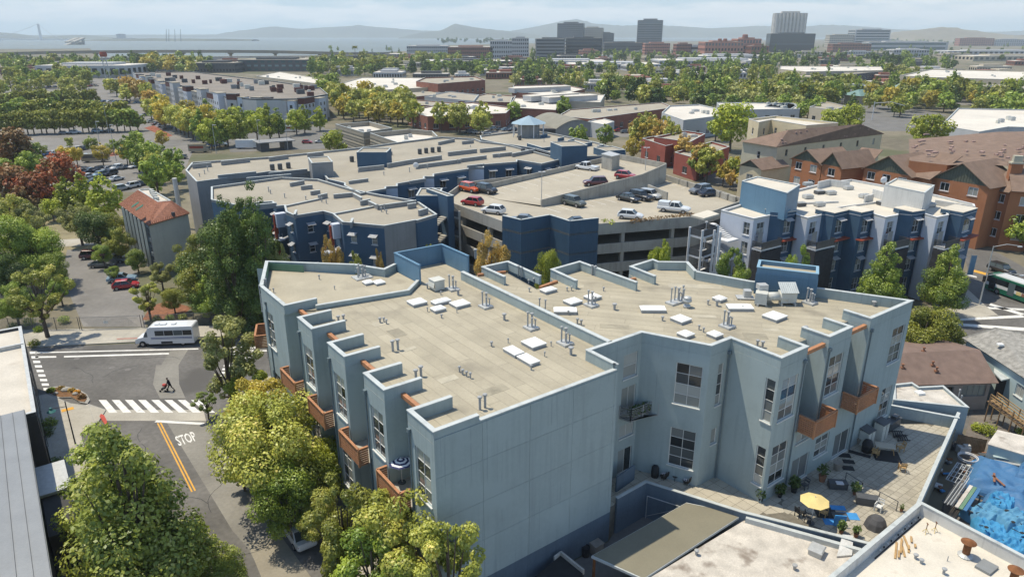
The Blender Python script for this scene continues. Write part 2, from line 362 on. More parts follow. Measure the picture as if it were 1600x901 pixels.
def mark(name,pts,m='white_paint',z=.0128): k = MB(); k.sheet(poly(pts),z); return k.build(name,M[m],road)
for du in (0,.28): mark('centre_line',[W(-10.52+du,27.8),W(-10.38+du,27.8),W(-10.38+du,43),W(-10.52+du,43)],'yellow_paint')
a,b = P(245,656),P(320,660)
dn = (b-a).normalized().cross(Vector((0,0,1)))
mark('stop_bar',[a,a+dn*.45,b+dn*.45,b])
for i in range(8):                                     # zebra bars across the near arm
    p0,p1 = P(154+i*20.6,624.5),P(154+i*20.6+12,624.5); s0 = P(166+i*21.5,639),P(166+i*21.5+13,639)
    e0 = s0[0]+(s0[0]-p0)*.35; e1 = s0[1]+(s0[1]-p1)*.35
    mark('crossing_bar',[p0,e0,e1,p1])
for i in range(9):                                     # zebra bars on the left arm
    y0 = 549+i*7.1; x0 = 46+i*2.7; mark('crossing_bar',[P(x0,y0),P(x0+.8,y0+3.8),P(x0+12,y0+3.6),P(x0+11,y0)])
for i in range(9):                                     # zebra bars beyond the street tree
    y0 = 541.5+i*5.6; x0 = 361-i*2.2; mark('crossing_bar',[P(x0,y0),P(x0-.8,y0+3.1),P(x0+40-i*1.2,y0+2.6),P(x0+41-i*1.2,y0-.5)])
mark('lane_line',[P(55,556.5),P(55,559),P(88,558.4),P(88,556)]); mark('lane_line',[P(100,555.9),P(100,558.2),P(264,553.4),P(264,551)])
mark('lane_line',[P(55,550),P(55,551.6),P(310,545.6),P(310,544)]); mark('lane_line',[P(404,547),P(404,549),P(440,548),P(440,546)])
def text(name,s,size,m,parent=None,ext=.0):
    cu = bpy.data.curves.new(name,'FONT'); cu.body = s; cu.size = size; cu.align_x = 'CENTER'; cu.align_y = 'CENTER'; cu.extrude = ext; cu.offset = .018; cu.resolution_u = 2
    to = bpy.data.objects.new(name,cu); COL.objects.link(to); dg = bpy.context.evaluated_depsgraph_get()
    me = bpy.data.meshes.new_from_object(to.evaluated_get(dg)); bpy.data.objects.remove(to); bpy.data.curves.remove(cu)
    me.materials.clear(); me.materials.append(m); o = bpy.data.objects.new(name,me); COL.objects.link(o); o.parent = parent; return o
for x_,y_ in ((175,574),(200,577),(330,740),(300,830),(120,560),(225,690)): p = P(x_,y_); k = MB(); k.lathe((p.x,p.y,.009),[(.36,0),(.36,.006)],14); k.build('manhole_cover',mat('cast_iron',(.16,.15,.14),.2,4,.7),road)
crk = random.Random(4)
for x_,y_,a_,n_ in ((110,575,.1,9),(200,560,.2,8),(230,720,2.2,9),(330,800,2.2,8),(260,640,-.1,6),(370,870,.6,6),(160,590,1.2,6),(280,780,.5,5)):
    p = P(x_,y_,.0105); k = MB()
    for j in range(n_): q_ = p+Vector((math.cos(a_),math.sin(a_),0))*crk.uniform(.5,1.1); k.bar(p,q_,.05,.004); p = q_; a_ += crk.uniform(-.5,.5)
    k.build('crack_seal',mat('tar',(.03,.03,.03),.1,2,.6),road)
st = text('stop_lettering','STOP',1.0,M['white_paint'],road); st.location = W(-8.7,37.7,.0132); st.rotation_euler = (0,0,A0); st.scale = (.78,3.0,1)
# pavements: raised slabs with a kerb, slab joints as separate pieces near the corner
def pavement(pts,kerb=True,slabs=None,m='concrete',h=.13,name='pavement'):
    k = MB(); k.prism(poly(pts),-.2,h,bottom=False); o = k.build(name,M['kerb']); o['kind'] = 'structure'
    c = Vector((sum(p[0] for p in pts)/len(pts),sum(p[1] for p in pts)/len(pts),0)); 
    if slabs: tiles(o,'slab',[(p[0]+(c.x-p[0])*.012,p[1]+(c.y-p[1])*.012) for p in pts],h,slabs[0],slabs[1],slabs[2],M[m],gap=.05,th=.006,stagger=False,limit=200)
    return o
pavement([W(-3.3,-40),W(0.5,-40),W(0.5,30),W(2,46),(-27,78.3),(-31,77.6),W(-3.3,40)],slabs=(A0,1.9,1.9))          # by the grey-blue building
pavement([W(-24,-40),W(-17.5,-40),W(-17.5,45.5),W(-15.6,47),P(166,641),P(139,632),P(133,634),P(111,631),P(74,616),(-56.2,72.5),(-75,71.4),(-75,60)],slabs=(A0,2.1,2.1))   # left corner
pavement([(-140,80.2),(-64,86.6),(-49.5,88.4),(-47,89.6),(-43,89.8),(-30,90.6),(45,81),(61,84.4),(61,88),(45,85),(-30,94.5),(-43,93.8),(-53,93.0),(-74,92.0),(-140,88)],slabs=(math.radians(3),1.8,1.8))
k = MB(); k.box((*P(206,530)[:2],.075),(4,.16,.17),math.radians(4)); k.build('red_kerb',M['red_paint'],road)
# planted island at the corner
isl = thing('planted_island','oval kerbed bed of brown grasses and boulders at the street corner','planter',P(104,620))
ring = [P(x,y) for x,y in ((74,616),(72,610),(78,606),(100,604.5),(122,609),(136,617),(141,626),(137,632),(126,630),(112,622),(92,623))]
k = MB(); k.prism(ring,-.1,.16,bottom=False); k.build('kerb',M['kerb'],isl)
cc = sum(ring,Vector())/len(ring); k = MB(); k.prism([p+(cc-p)*.14 for p in ring],0,.2,bottom=False); k.build('soil',mat('bark_mulch',(.16,.085,.04),.4,3,.95),isl)
for i,(x,y,s_) in enumerate(((103,612,.55),(88,617,.3),(118,618,.35))): k = MB(); p = P(x,y); k.ball((p.x,p.y,.25),(s_,s_*.8,s_*.6),7,5); k.build('boulder',M['kerb'],isl)
# ------------------------------------------------------------------ the grey-blue apartment building
ZR,ZP = 15.5,16.4
MBD = thing('apartment_building','large grey-blue stucco apartment block with flat beige roof and orange balconies','building',W(16,10))
def ccw2(q): return q if area([(p.x,p.y) for p in q]) > 0 else q[::-1]
def wv(*pts): return [W(*p) for p in pts]
UF = -.2
Lc,FL = P(406,447,ZP),P(415,408,ZP)
out = [W(UF,-.1),W(16.06,-.1),W(16.06,3),W(21.9,3),W(24.42,-2.2),W(26.95,-2.2),W(26.95,-6.9),W(30.65,-6.9),W(30.65,-4.9),W(33.75,-4.9),W(33.75,-6.9),W(37.4,-6.9),W(37.4,-4.9),W(40.4,-4.9),W(40.4,-6.9),W(48,-6.95),
       W(44.1,.3),W(40.4,5.6),W(38.5,10.9),W(40.3,13.6),W(37.8,15.6),W(37.9,16.6),W(33.9,16.3),W(33.2,14.4),W(30.9,14.9),W(30.85,20.9),W(26.4,20.6),W(25.6,19.0),W(23.0,18.6),W(23.6,24.6),W(20.0,26.2),W(20.0,32.2),W(14.1,32.4),W(12.2,31.4),FL,Lc]
for k_ in range(4,-1,-1):
    v0 = 6.75*k_; v1 = v0+3.35
    if k_ == 4: out += [W(UF,v0+.25),W(1.6,v0+.25)]
    elif k_ == 0: out += [W(1.6,v1),W(UF,v1)]
    else: out += [W(1.6,v1),W(UF,v1),W(UF,v0),W(1.6,v0)]
LOW = {(0,1)}
rf = MB(); rf.sheet(out,ZR); roof = rf.build('roof',M['roof_base'],MBD)
leftroof = [W(.1,.2),W(15.8,.2),W(15.8,3.2),W(18.2,3.3),W(18.2,24.6),W(19.8,26),W(19.8,32),W(14.2,32),W(14,26.6),W(11.7,24.8),W(2.4,26.4),W(1.7,23.5),W(.1,23.4),W(.1,20.4),W(1.7,20.3),W(1.7,16.8),W(.1,16.7),W(.1,13.7),W(1.7,13.6),W(1.7,10.1),W(.1,10),W(.1,6.9),W(1.7,6.8),W(1.7,3.3),W(.1,3.2)]
tiles(roof,'roof_sheet',leftroof,ZR,A0+math.pi/2,1.02,9.5,M['roof'],gap=.035,th=.01)
rightroof = [W(18.7,3.3),W(21.9,3.3),W(24.5,-1.9),W(27.2,-1.9),W(27.2,-6.7),W(30.5,-6.7),W(30.5,-4.7),W(33.9,-4.7),W(33.9,-6.7),W(37.3,-6.7),W(37.3,-4.7),W(40.6,-4.7),W(40.6,-6.7),W(47.5,-6.7),W(43.8,.2),W(40.2,5.5),W(38.2,10.8),W(40,13.5),W(37.6,15.5),W(37.6,16.3),W(34.1,16),W(33.2,14.2),W(30.6,14.7),W(30.5,20.6),W(26.6,20.3),W(25.7,18.8),W(22.8,18.4),W(23.3,24.4),W(18.7,24.6)]
tiles(roof,'roof_sheet',rightroof,ZR,math.radians(-14),1.02,9.5,M['roof'],gap=.035,th=.01)
# the corner wing behind the low step, its roof falling towards the corner
wing = MB(); wl_ = [(W(2.5,26.3),15.62),(W(11.6,24.9),15.62),(W(14.0,26.8),15.62),(W(13.9,32.2),15.62),(W(12.2,31.2),15.58),(FL+Vector((1.0,-.8,0)),15.53),(Lc+Vector((.6,.2,0)),15.53),(W(.1,27.3),15.58)]
wing.add([(p.x,p.y,z) for p,z in wl_],[tuple(range(len(wl_)))]); wing.build('wing_roof',M['roof'],MBD)
# walls --------------------------------------------------------------------
FRM,GL = M['frame'],M['glass']
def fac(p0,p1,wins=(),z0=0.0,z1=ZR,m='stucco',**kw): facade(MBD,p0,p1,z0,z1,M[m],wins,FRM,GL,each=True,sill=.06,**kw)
# front wall of separate panels over a dark base
fw_ = wall(MBD,W(UF,-.1),W(16.06,-.1),2.95,ZP-.55,M['stucco_dark']); wall(MBD,W(UF,-.1),W(16.06,-.1),0,2.95,M['stucco_dark'])
us = [UF,3.5,7.54,11.55,15.75,16.06]; zs_ = [2.95,6.35,9.6,12.93,ZP-.55]
for i in range(5):
    for j in range(4):
        if i == 4 and j < 0: continue
        k = MB(); k.prism([W(us[i]+.010*(i > 0),-.1),W(us[i]+.010*(i > 0),-.135),W(us[i+1]-.010,-.135),W(us[i+1]-.010,-.1)],zs_[j]+.010,zs_[j+1]-.010); k.build('wall_panel',M['stucco'],fw_)
# street side: bays with tall windows, recesses with balconies
for k_ in range(5):
    v0 = 6.75*k_+(.25 if k_ == 4 else 0); v1 = v0+3.35; A_,B_ = (W(UF,v1),W(UF,v0)) if k_ < 4 else (Lc,W(UF,v0))
    c0 = .85 if k_ < 4 else .7; w_ = 2.0 if k_ < 4 else 2.25
    if k_ == 0: A_,B_ = W(UF,v1),W(UF,-.1)
    fac(A_,B_,[(c0,c0+w_,10.35,14.2,2,4),(c0,c0+w_,3.55,7.45,2,4)])
    if k_ > 0:
        fac(W(UF,v0),W(1.6,v0)); 
    if k_ < 4:
        fac(W(1.6,v1),W(UF,v1)); nv = 6.75*(k_+1)+(.25 if k_ == 3 else 0)
        fac(W(1.6,nv),W(1.6,v1),[(.5,2.6,8.75,10.9,2,1),(.5,2.6,12.0,14.3,2,2),(.5,2.6,3.2,5.6,2,1)])
    d0 = (B_-A_).normalized(); nn = Vector((d0.y,-d0.x,0)); pp = A_+d0*.3+nn*.09
    if k_ == 4: pp = A_+d0*3.7+nn*.09
    k = MB(); k.cyl((pp.x,pp.y,.3),(pp.x,pp.y,15.0),.07); k.box((pp.x,pp.y,15.05),(.3,.26,.3),math.atan2(d0.y,d0.x)); k.build('downpipe',M['pipe_dark'],MBD)
fac(FL,Lc,[(2.0,4.2,10.35,14.0,2,4),(5.4,7.2,10.35,14.0,2,4),(2.0,4.2,4.35,8.0,2,4)])
# courtyard side
fac(W(16.06,-.1),W(16.06,3.0)); 
fac(W(16.06,3),W(21.9,3),[(3.85,5.5,12.6,14.85,1,2),(3.8,5.55,9.3,11.75,2,1),(3.8,5.55,6.8,8.1,2,1),(3.8,5.55,3.1,5.6,2,1)])
fac(W(21.9,3),W(24.42,-2.2),[(3.08,5.3,10.55,14.4,2,4),(3.08,5.3,4.5,8.25,2,4)])
fac(W(24.42,-2.2),W(26.95,-2.2),[(1.25,2.0,10.5,14.4,1,4),(1.25,2.0,6.7,8.25,1,1)])
fac(W(26.95,-2.2),W(26.95,-6.9),[(3.62,4.5,10.5,14.35,1,4),(3.62,4.5,4.5,8.15,1,4)])
for u0,u1 in ((26.95,30.65),(33.75,37.4)):
    fac(W(u0,-6.9),W(u1,-6.9),[(.65,2.85,10.5,14.3,2,4),(.65,2.85,4.35,8.15 if u0 < 30 else 6.4,2,4 if u0 < 30 else 3)])
    fac(W(u1,-6.9),W(u1,-4.9),z0=8.6); n0 = u1+(3.1 if u0 < 30 else 3.0)
    fac(W(u1,-4.9),W(n0,-4.9),[(.4,2.6,8.75,11.0,2,1),(.4,2.6,12.0,14.2,2,2)],z0=8.6)
    fac(W(n0,-4.9),W(n0,-6.9),z0=8.6)
    w2 = [(.35,2.95,3.05,5.5,2,1)]+([(.35,2.3,7.1,8.0,2,1)] if u0 < 30 else [])
    fac(W(u1,-6.9),W(n0,-6.9),w2,z1=8.6); k = MB(); k.prism([W(u1,-6.9),W(n0,-6.9),W(n0,-4.9),W(u1,-4.9)],8.4,8.6); k.build('deck',M['concrete'],MBD)
fac(W(40.4,-6.9),W(48,-6.95),[(4.7,7.0,10.5,14.2,2,4),(5.0,6.9,4.45,7.8,2,4)])
for u_,z0_ in ((30.3,3),(33.95,8.6),(40.75,3),(26.75,3)):
    v_ = -7.0 if u_ > 28 else -2.35
    k = MB(); p = W(u_,v_); k.cyl((p.x,p.y,z0_),(p.x,p.y,15.2),.06); k.box((p.x,p.y,15.25),(.28,.24,.28),A0); k.build('downpipe',M['pipe_dark'],MBD)
for i in range(15,len(out)):                                 # right end and the long back
    if out[i] is Lc or i >= 34: break
    fac(out[i],out[i+1],[((out[i+1]-out[i]).length*.3,(out[i+1]-out[i]).length*.7,10.4,13.6,2,3),((out[i+1]-out[i]).length*.3,(out[i+1]-out[i]).length*.7,4.4,7.6,2,3)] if (out[i+1]-out[i]).length > 3.5 else [])
# thin recessed joint in the stucco at the upper floor
# parapets -----------------------------------------------------------------
def para(pts,z0=ZR,z1=ZP,m='stucco',th=.28,cm='coping'): return coping_run(MBD,pts,z0,z1,th,M[m],M[cm])
para([W(3.2,3.35),W(UF,3.35),W(UF,-.1),W(3.3,-.1)][::1],ZR)
coping_run(MBD,[W(3.3,-.1),W(15.9,-.1)],ZR,ZP-.42,.28,M['stucco'],M['coping'])
for k_ in range(1,4): v0 = 6.75*k_; para([W(2.9,v0+3.35),W(UF,v0+3.35),W(UF,v0),W(2.9,v0)])
para([W(15.9,-.1),W(16.06,-.1),W(16.06,3),W(21.9,3),W(24.42,-2.2),W(26.95,-2.2),W(26.95,-6.9),W(30.65,-6.9),W(30.65,-4.3)])
para([W(33.75,-4.3),W(33.75,-6.9),W(37.4,-6.9),W(37.4,-4.3)]); para([W(40.4,-4.3),W(40.4,-6.9),W(48,-6.95),W(44.1,.3),W(40.4,5.6),W(38.5,10.9)])
para([W(38.5,10.9),W(40.3,13.6),W(37.8,15.6),W(37.9,16.6),W(33.9,16.3),W(33.6,12.4)]); para([W(30.95,12.2),W(30.9,14.9),W(30.85,20.9),W(26.4,20.6),W(26.1,16.2)])
P752,P794,P846,P787 = [UV(P(*q_,ZP)) for q_ in ((752,417),(794,408),(846,431),(787,433))]
para([W(*P846),W(*P794),W(*P752),W(*P787)])
para([W(18.55,24.6),W(18.55,3.1),W(18.15,3.1)][::-1] if False else [W(18.6,3.2),W(18.6,25.6)],th=.34)
para([W(20.0,26.6),W(20.0,32.2),W(14.0,32.4),W(14.0,26.9)],ZR,17.6,'blue_panel',.2,'blue_panel')
coping_run(MBD,[W(14.0,27.0),W(11.7,24.9),W(2.6,26.4)][::-1],ZR,ZR+.45,.25,M['stucco'],M['coping'])
para([W(13.9,32.3),W(12.2,31.4),P(555,413,ZP)]); para([P(555,413,ZP),FL,Lc],ZR-.5,ZP,'stucco'); para([Lc,W(UF,27.0),W(3.0,27.0)])
gp = MB(); g0,g1 = FL,P(476,412.5,ZP); dd = (g1-g0).normalized(); ni = Vector((dd.y,-dd.x,0))
gp.bar(g0+dd*.4+ni*.30+Vector((0,0,-.46)),g1+ni*.30+Vector((0,0,-.46)),.03,.82); 
d2 = (Lc-FL).normalized(); n2 = Vector((-d2.y,d2.x,0)); gp.bar(FL+d2*.4+n2*.30+Vector((0,0,-.46)),FL+d2*4+n2*.30+Vector((0,0,-.46)),.03,.82); gp.build('green_parapet_lining',M['green_paint'],MBD)
# orange beams across the recesses
for k_ in range(4):
    k = MB(); k.bar(W(1.25,6.75*k_+3.4,15.62),W(1.25,6.75*(k_+1)-.05+(.25 if k_ == 3 else 0),15.62),.32,.34); k.build('beam',M['orange'],MBD)
for u0,u1 in ((30.7,33.7),(37.45,40.35)): k = MB(); k.bar(W(u0,-6.5,15.62),W(u1,-6.5,15.62),.32,.34); k.build('beam',M['orange'],MBD)
for a_,b_ in ((W(23.4,24.6),W(20.4,25.6)),(W(25.9,18.9),W(23.3,18.5)),(W(33.2,14.6),W(31.2,15.0))): k = MB(); k.bar(a_+Vector((0,0,15.62)),b_+Vector((0,0,15.62)),.3,.3); k.build('beam',M['orange'],MBD)
# balconies: deck, posts, top rail and slats
def balcony(c0,c1,c2,c3,z0,z1,hgt):      # four plan corners, c0 and c3 on the building
    o = MB(); o.prism([c0,c1,c2,c3] if area([c0,c1,c2,c3]) > 0 else [c3,c2,c1,c0],z0,z0+.14); bal = o.build('balcony',M['concrete'],MBD)
    runs = [(c0,c1),(c1,c2),(c2,c3)]; rl = MB()
    for a_,b_ in runs:
        n_ = max(1,int(hgt/.17))
        for j in range(n_):
            s_ = MB(); z = z0+.06+hgt*j/n_+.07; s_.bar(Vector((a_.x,a_.y,z)),Vector((b_.x,b_.y,z)),.05,hgt/n_*.74); s_.build('slat',M['orange_dark'],bal)
        rl.bar(Vector((a_.x,a_.y,z0+hgt+.1)),Vector((b_.x,b_.y,z0+hgt+.1)),.2,.07)
    for c in (c1,c2): rl.box((c.x,c.y,z0+hgt/2+.03),(.14,.14,hgt+.06),A0)
    rl.build('rail',M['orange'],bal); return bal
for k_ in range(4): v0 = 6.75*k_+3.38; v1 = 6.75*(k_+1)+(.2 if k_ == 3 else -.03); balcony(W(-.25,v1+.3),W(-1.05,v1+.3),W(-1.05,v0+.1),W(-.25,v0+.1),8.5,0,1.5); k = MB(); k.prism([W(-.25,v0),W(1.6,v0),W(1.6,v1),W(-.25,v1)],8.45,8.62); k.build('deck',M['concrete'],MBD)
for u0,u1 in ((30.85,34.1),(37.6,40.9)): balcony(W(u0,-6.95),W(u0,-8.4),W(u1,-8.4),W(u1,-6.95),8.5,0,1.5)
c_ = [W(1.0,36.2),W(-.6,36.8),W(.6,39.9),W(2.2,39.2)]; balcony(*c_,8.5,0,1.4)
# dark metal balcony with plants on the inner corner
b0 = [W(19.72,2.96),P(985.5,657.5,9.1),P(1022,643,9.1),W(22.75,1.3)]; b0 = [Vector((p.x,p.y,0)) for p in b0]; k = MB(); k.prism(ccw2(b0),8.95,9.1); bal = k.build('balcony',M['frame_dark'],MBD)
for a_,b_ in zip(b0[:-1],b0[1:]):
    k = MB(); [k.bar(Vector((a_.x,a_.y,z)),Vector((b_.x,b_.y,z)),.05,.06) for z in (9.25,9.4,9.55,9.7,9.85,10.0,10.2)]; k.build('railing',M['frame_dark'],bal)
    n_ = max(1,int((b_-a_).length/1.0))
    for j in range(n_+1): p = a_+(b_-a_)*j/n_; k = MB(); k.box((p.x,p.y,9.65),(.07,.07,1.1)); k.build('post',M['pipe'],bal)
CBAL = b0
# roof furniture --------------------------------------------------------------
for i_,(x_,y_,w_,l_,m_) in enumerate(((700,592,1.6,.8,'paver2_'),(1100,494,2.2,.7,'a'),(1086,447,5.5,1.2,'b'),(640,545,1.2,.6,'a'),(1205,515,1.4,.6,'b'),(900,447,1.6,.9,'a'),(770,610,2.4,1.0,'c'),(560,470,1.5,1.0,'c'),(620,520,1.2,1.8,'c'),(960,510,2.6,.9,'c'),(1180,525,2.0,1.2,'c'),(595,505,1.6,1.0,'a'))):
    p = P(x_,y_,ZR); k = MB(); k.box((p.x,p.y,ZR+.016),(w_,l_,.012),A0 if x_ < 800 else -.1); k.build('roof_patch',mat('roof_patch_pale',(.41,.375,.29),.12,1.2,.95,stain=((.36,.33,.26),.9,.55)) if m_ != 'c' else mat('roof_patch_dull',(.27,.245,.185),.14,1.0,.95,stain=((.33,.30,.225),.8,.5)),roof)
def skylight(px,py,w,l,ang=A0):
    p = P(px,py,ZR+.25); k = MB(); k.box((p.x,p.y,ZR+.13),(w,l,.26),ang); s_ = k.build('skylight',M['pipe'],MBD)
    d = MB(); d.box((p.x,p.y,ZR+.30),(w+.06,l+.06,.08),ang); d.box((p.x,p.y,ZR+.385),(w*.94,l*.94,.09),ang,top=.8); d.build('dome',M['white_plastic'],s_)
for a_ in ((651.5,471.5,1.5,1.35),(689,470.5,1.75,.9),(684.5,482,1.2,.95),(718.5,474,1.55,1.35),(802.5,548,.95,1.6),(834,535.5,1.45,1.55),(825.5,561,.95,1.75),(592,441,1.0,1.0),(575,441,.9,.9),(560,420.5,1.0,.9)): skylight(*a_)
for a_ in ((857,452.5,1.5,.95),(895,470.5,1.45,1.2),(926,463.5,1.4,1.1)): skylight(*a_)
for a_ in ((883,484.5,2.1,1.1),(1020,482,2.3,1.1),(1156,479.5,2.3,1.15)): skylight(*a_,ang=math.radians(-1))
for a_ in ((1064,498,1.35,1.35),(1071.5,521.5,1.1,1.05),(1117,522,1.0,1.0),(1124.5,466,1.0,1.0),(1210.5,493.5,1.7,1.5)): skylight(*a_)
def pipe(px,py,h,r_=.07,parent=None,zb=ZR,cap=True,bend=False):
    p = P(px,py,zb); k = MB(); k.cyl((p.x,p.y,zb),(p.x,p.y,zb+h),r_,n=10); 
    if cap: k.lathe((p.x,p.y,zb+h),[(r_*1.1,0),(r_*1.9,.05),(r_*1.9,.14),(r_*1.2,.18)],10)
    if bend: k.cyl((p.x,p.y,zb+h),(p.x+.15,p.y-.05,zb+h+.05),r_)
    k.build('vent_pipe',M['pipe'],parent or MBD)
def cluster(px,py,w,l,pipes):
    p = P(px,py,ZR); k = MB(); k.box((p.x,p.y,ZR+.1),(w,l,.2),A0); c = k.build('vent_base',M['galv'],MBD)
    for dx,dy,h,r_ in pipes: q_ = p+Vector((dx*CU-dy*SU,dx*SU+dy*CU,0)); k = MB(); k.cyl((q_.x,q_.y,ZR+.2),(q_.x,q_.y,ZR+h),r_,n=10); k.lathe((q_.x,q_.y,ZR+h),[(r_*1.1,0),(r_*1.8,.05),(r_*1.8,.13),(r_,.17)],10); k.build('vent_pipe',M['pipe'],c)
four = [(-.2,.25,1.45,.07),(.15,.1,1.3,.09),(-.05,-.2,1.0,.06),(.3,-.2,.8,.06)]
for a_ in ((707,452.5),(759,480),(830,513.5),(883,537.5),(924,478),(1136,511),(1265,474)): cluster(*a_,1.05,1.15,four)
cluster(566,434.5,1.9,1.5,four+[(.5,.3,1.1,.08),(-.5,-.1,1.2,.07)]); cluster(1059,472,2.6,1.0,four+[(-.9,.1,1.5,.06),(.8,.1,1.4,.07),(.55,-.2,1.2,.07)])
for px,py,h,r_ in ((614,549,.85,.1),(622,547,.85,.1),(650,590,.55,.1),(658,588,.75,.1),(750,640,.9,.09),(758,637,.95,.09),(529,502,.4,.09),(537,500,.4,.09),(718,581,.35,.06),(723,585,.3,.07),(729,588,.3,.06),(735,591,.35,.06),(594,504,.35,.08),(600,503,.3,.06),(604,506,.3,.06),
                      (843,481,.85,.06),(852,484,.9,.06),(902,506,.4,.08),(908,508,.4,.08),(1183,541,.45,.09),(1191,543,.45,.09),(743,404,1.0,.12),(762,432,.6,.07),(766,432,.6,.07),(810,431,1.0,.08),(815,433,1.0,.08),(925,430,1.0,.08),(930,431,1.0,.08),(888,492,.3,.05),(668,451,.45,.09),(689,461,.25,.05),(716,461,.5,.12),(788,500,.5,.11),(1035,501,.3,.08),(960,484,.5,.12),(1106,476,.35,.07),(1120,478,.5,.12),(1092,515,.3,.06),(1099,519,.3,.06),(1160,485,.3,.06),(892,554,.55,.12),(768,541,.3,.07),(830,578,.3,.06),(416,452,1.0,.08),(499,437,.4,.06),(523,453,.3,.04),(428,458,.4,.05),(668,487,.3,.04),(714,489,.3,.04),(690,497,.25,.06),(826,443,.3,.06),(834,441,.3,.06),(827,456,.3,.06),(886,455,.3,.06),(893,454,.3,.06),(943,455,.3,.06),(861,541,.3,.04),(851,557,.3,.04),(794,536,.3,.04),(1365,478,.35,.12),(1258,520,.5,.1)):
    pipe(px,py,h,r_)
k = MB(); p = P(683,452,ZR); k.box((p.x,p.y,ZR+.6),(1.1,1.2,1.0),A0); k.box((p.x,p.y,ZR+1.13),(1.3,1.3,.06),A0); q_ = p+Vector((-CU*.75,-SU*.75,0)); k.add([(*(q_+Vector((SU*.6,-CU*.6,0)))[:2],ZR+.45),(*(q_+Vector((-SU*.6,CU*.6,0)))[:2],ZR+.45),(*(p+Vector((-CU*.56-SU*.6,-SU*.56+CU*.6,0)))[:2],ZR+1.1),(*(p+Vector((-CU*.56+SU*.6,-SU*.56-CU*.6,0)))[:2],ZR+1.1)],[(0,1,2,3)])
o = k.build('roof_fan_unit',M['hvac'],None,loc=(p.x,p.y,ZR)); setp(o,'boxy metal fan unit with slanted hood inside blue parapet on the big roof','vent unit')
k = MB(); p = P(989,480,ZR+.3) if False else P(1073,480,ZR); k.lathe((p.x,p.y,ZR),[(.35,0),(.35,.25),(.2,.3),(.22,.5),(.42,.6),(.42,.8),(.3,.85),(.38,.92),(.35,1.05),(.1,1.12)],14); o = k.build('roof_ventilator',M['galv'],None,True,loc=(p.x,p.y,ZR)); setp(o,'round mushroom ventilator beside a row of pipes on the big beige roof','ventilator')
# ribbed blue stair house on the roof
ZB = 18.3
bx = [P(1183,417,ZB),P(1279,428,ZB)]; b0,b1 = bx; dd = (b1-b0).normalized(); nb = Vector((-dd.y,dd.x,0)); b2,b3 = b1+nb*2.6,b0+nb*2.6
sh = MB(); sh.prism([b0,b1,b2,b3],ZR,ZB-.5); bh = sh.build('stair_house',M['blue_panel'],MBD)
rb = MB(); n_ = int((b1-b0).length/.22)
for i in range(n_+1): p = b0+dd*((b1-b0).length*i/n_)-nb*.03; rb.box((p.x,p.y,(ZR+ZB)/2-.3),(.07,.06,ZB-ZR-.6),math.atan2(dd.y,dd.x))
for i in range(12): p = b1+nb*(2.6*i/11)+dd*.03; rb.box((p.x,p.y,(ZR+ZB)/2-.3),(.06,.07,ZB-ZR-.6),math.atan2(dd.y,dd.x))
o = rb.build('ribs',M['blue_panel'],bh); o['kind'] = 'stuff'
k = MB(); k.prism([b0+dd*.2+nb*.2,b1-dd*.2+nb*.2,b2-dd*.2-nb*.2,b3+dd*.2-nb*.2],ZB-.5,ZB-.42); k.build('roof_deck',M['roof'],bh)
coping_run(bh,[b0,b1,b2,b3],ZB-.5,ZB-.05,.2,M['blue_panel'],mat('blue_trim',(.22,.36,.46),.05,1,.5),closed=True)
# air handler with ducts in front of it
hv = thing('air_handler','cream rooftop air handler with round duct and ribbed hood by the blue stair house','air conditioner',P(1195,478,ZR))
k = MB(); p = P(1188,476,ZR); k.box((p.x,p.y,ZR+.75),(1.1,1.0,1.1),dd.to_2d().angle_signed(Vector((1,0))) if False else math.atan2(dd.y,dd.x)); k.build('case',M['hvac'],hv)
k = MB(); k.box((p.x+.3,p.y+.9,ZR+1.55),(.9,.8,.5),.1); k.box((p.x+.3,p.y+.9,ZR+1.0),(.6,.5,.6),.1); k.build('fan_box',M['galv'],hv)
k = MB(); k.cyl((p.x+.5,p.y,ZR+.85),(p.x+1.7,p.y+.1,ZR+.85),.42,n=14); k.cyl((p.x+1.6,p.y+.1,ZR+.9),(p.x+2.5,p.y+.2,ZR+.55),.4,.45,14); k.build('duct',M['hvac'],hv,True)
k = MB(); k.box((p.x+2.6,p.y+.3,ZR+.75),(1.5,1.0,1.0),.05); k.build('hood_box',M['hvac'],hv)
k = MB()
for i in range(9): k.bar((p.x+1.85+i*.19,p.y-.35,ZR+1.3),(p.x+1.85+i*.19,p.y+.9,ZR+2.0),.16,.06)
k.build('hood_roof',M['coping'],hv)
for dx in (-.4,.4,1.9,3.2): k = MB(); k.box((p.x+dx,p.y-.1,ZR+.12),(.12,.8,.24)); k.build('skid',M['galv'],hv)
o = MB(); p = P(1164,466,ZR); o.box((p.x,p.y,ZR+.12),(1.7,1.1,.1),-.1); o.box((p.x+.2,p.y+.1,ZR+.5),(.7,.7,.7),-.1); o.box((p.x-.6,p.y,ZR+.06),(.1,1,.12)); o.box((p.x+.6,p.y,ZR+.06),(.1,1,.12)); o = o.build('condenser_unit',M['galv'],None,loc=(p.x,p.y,ZR)); setp(o,'small grey condenser on a platform left of the air handler','air conditioner')
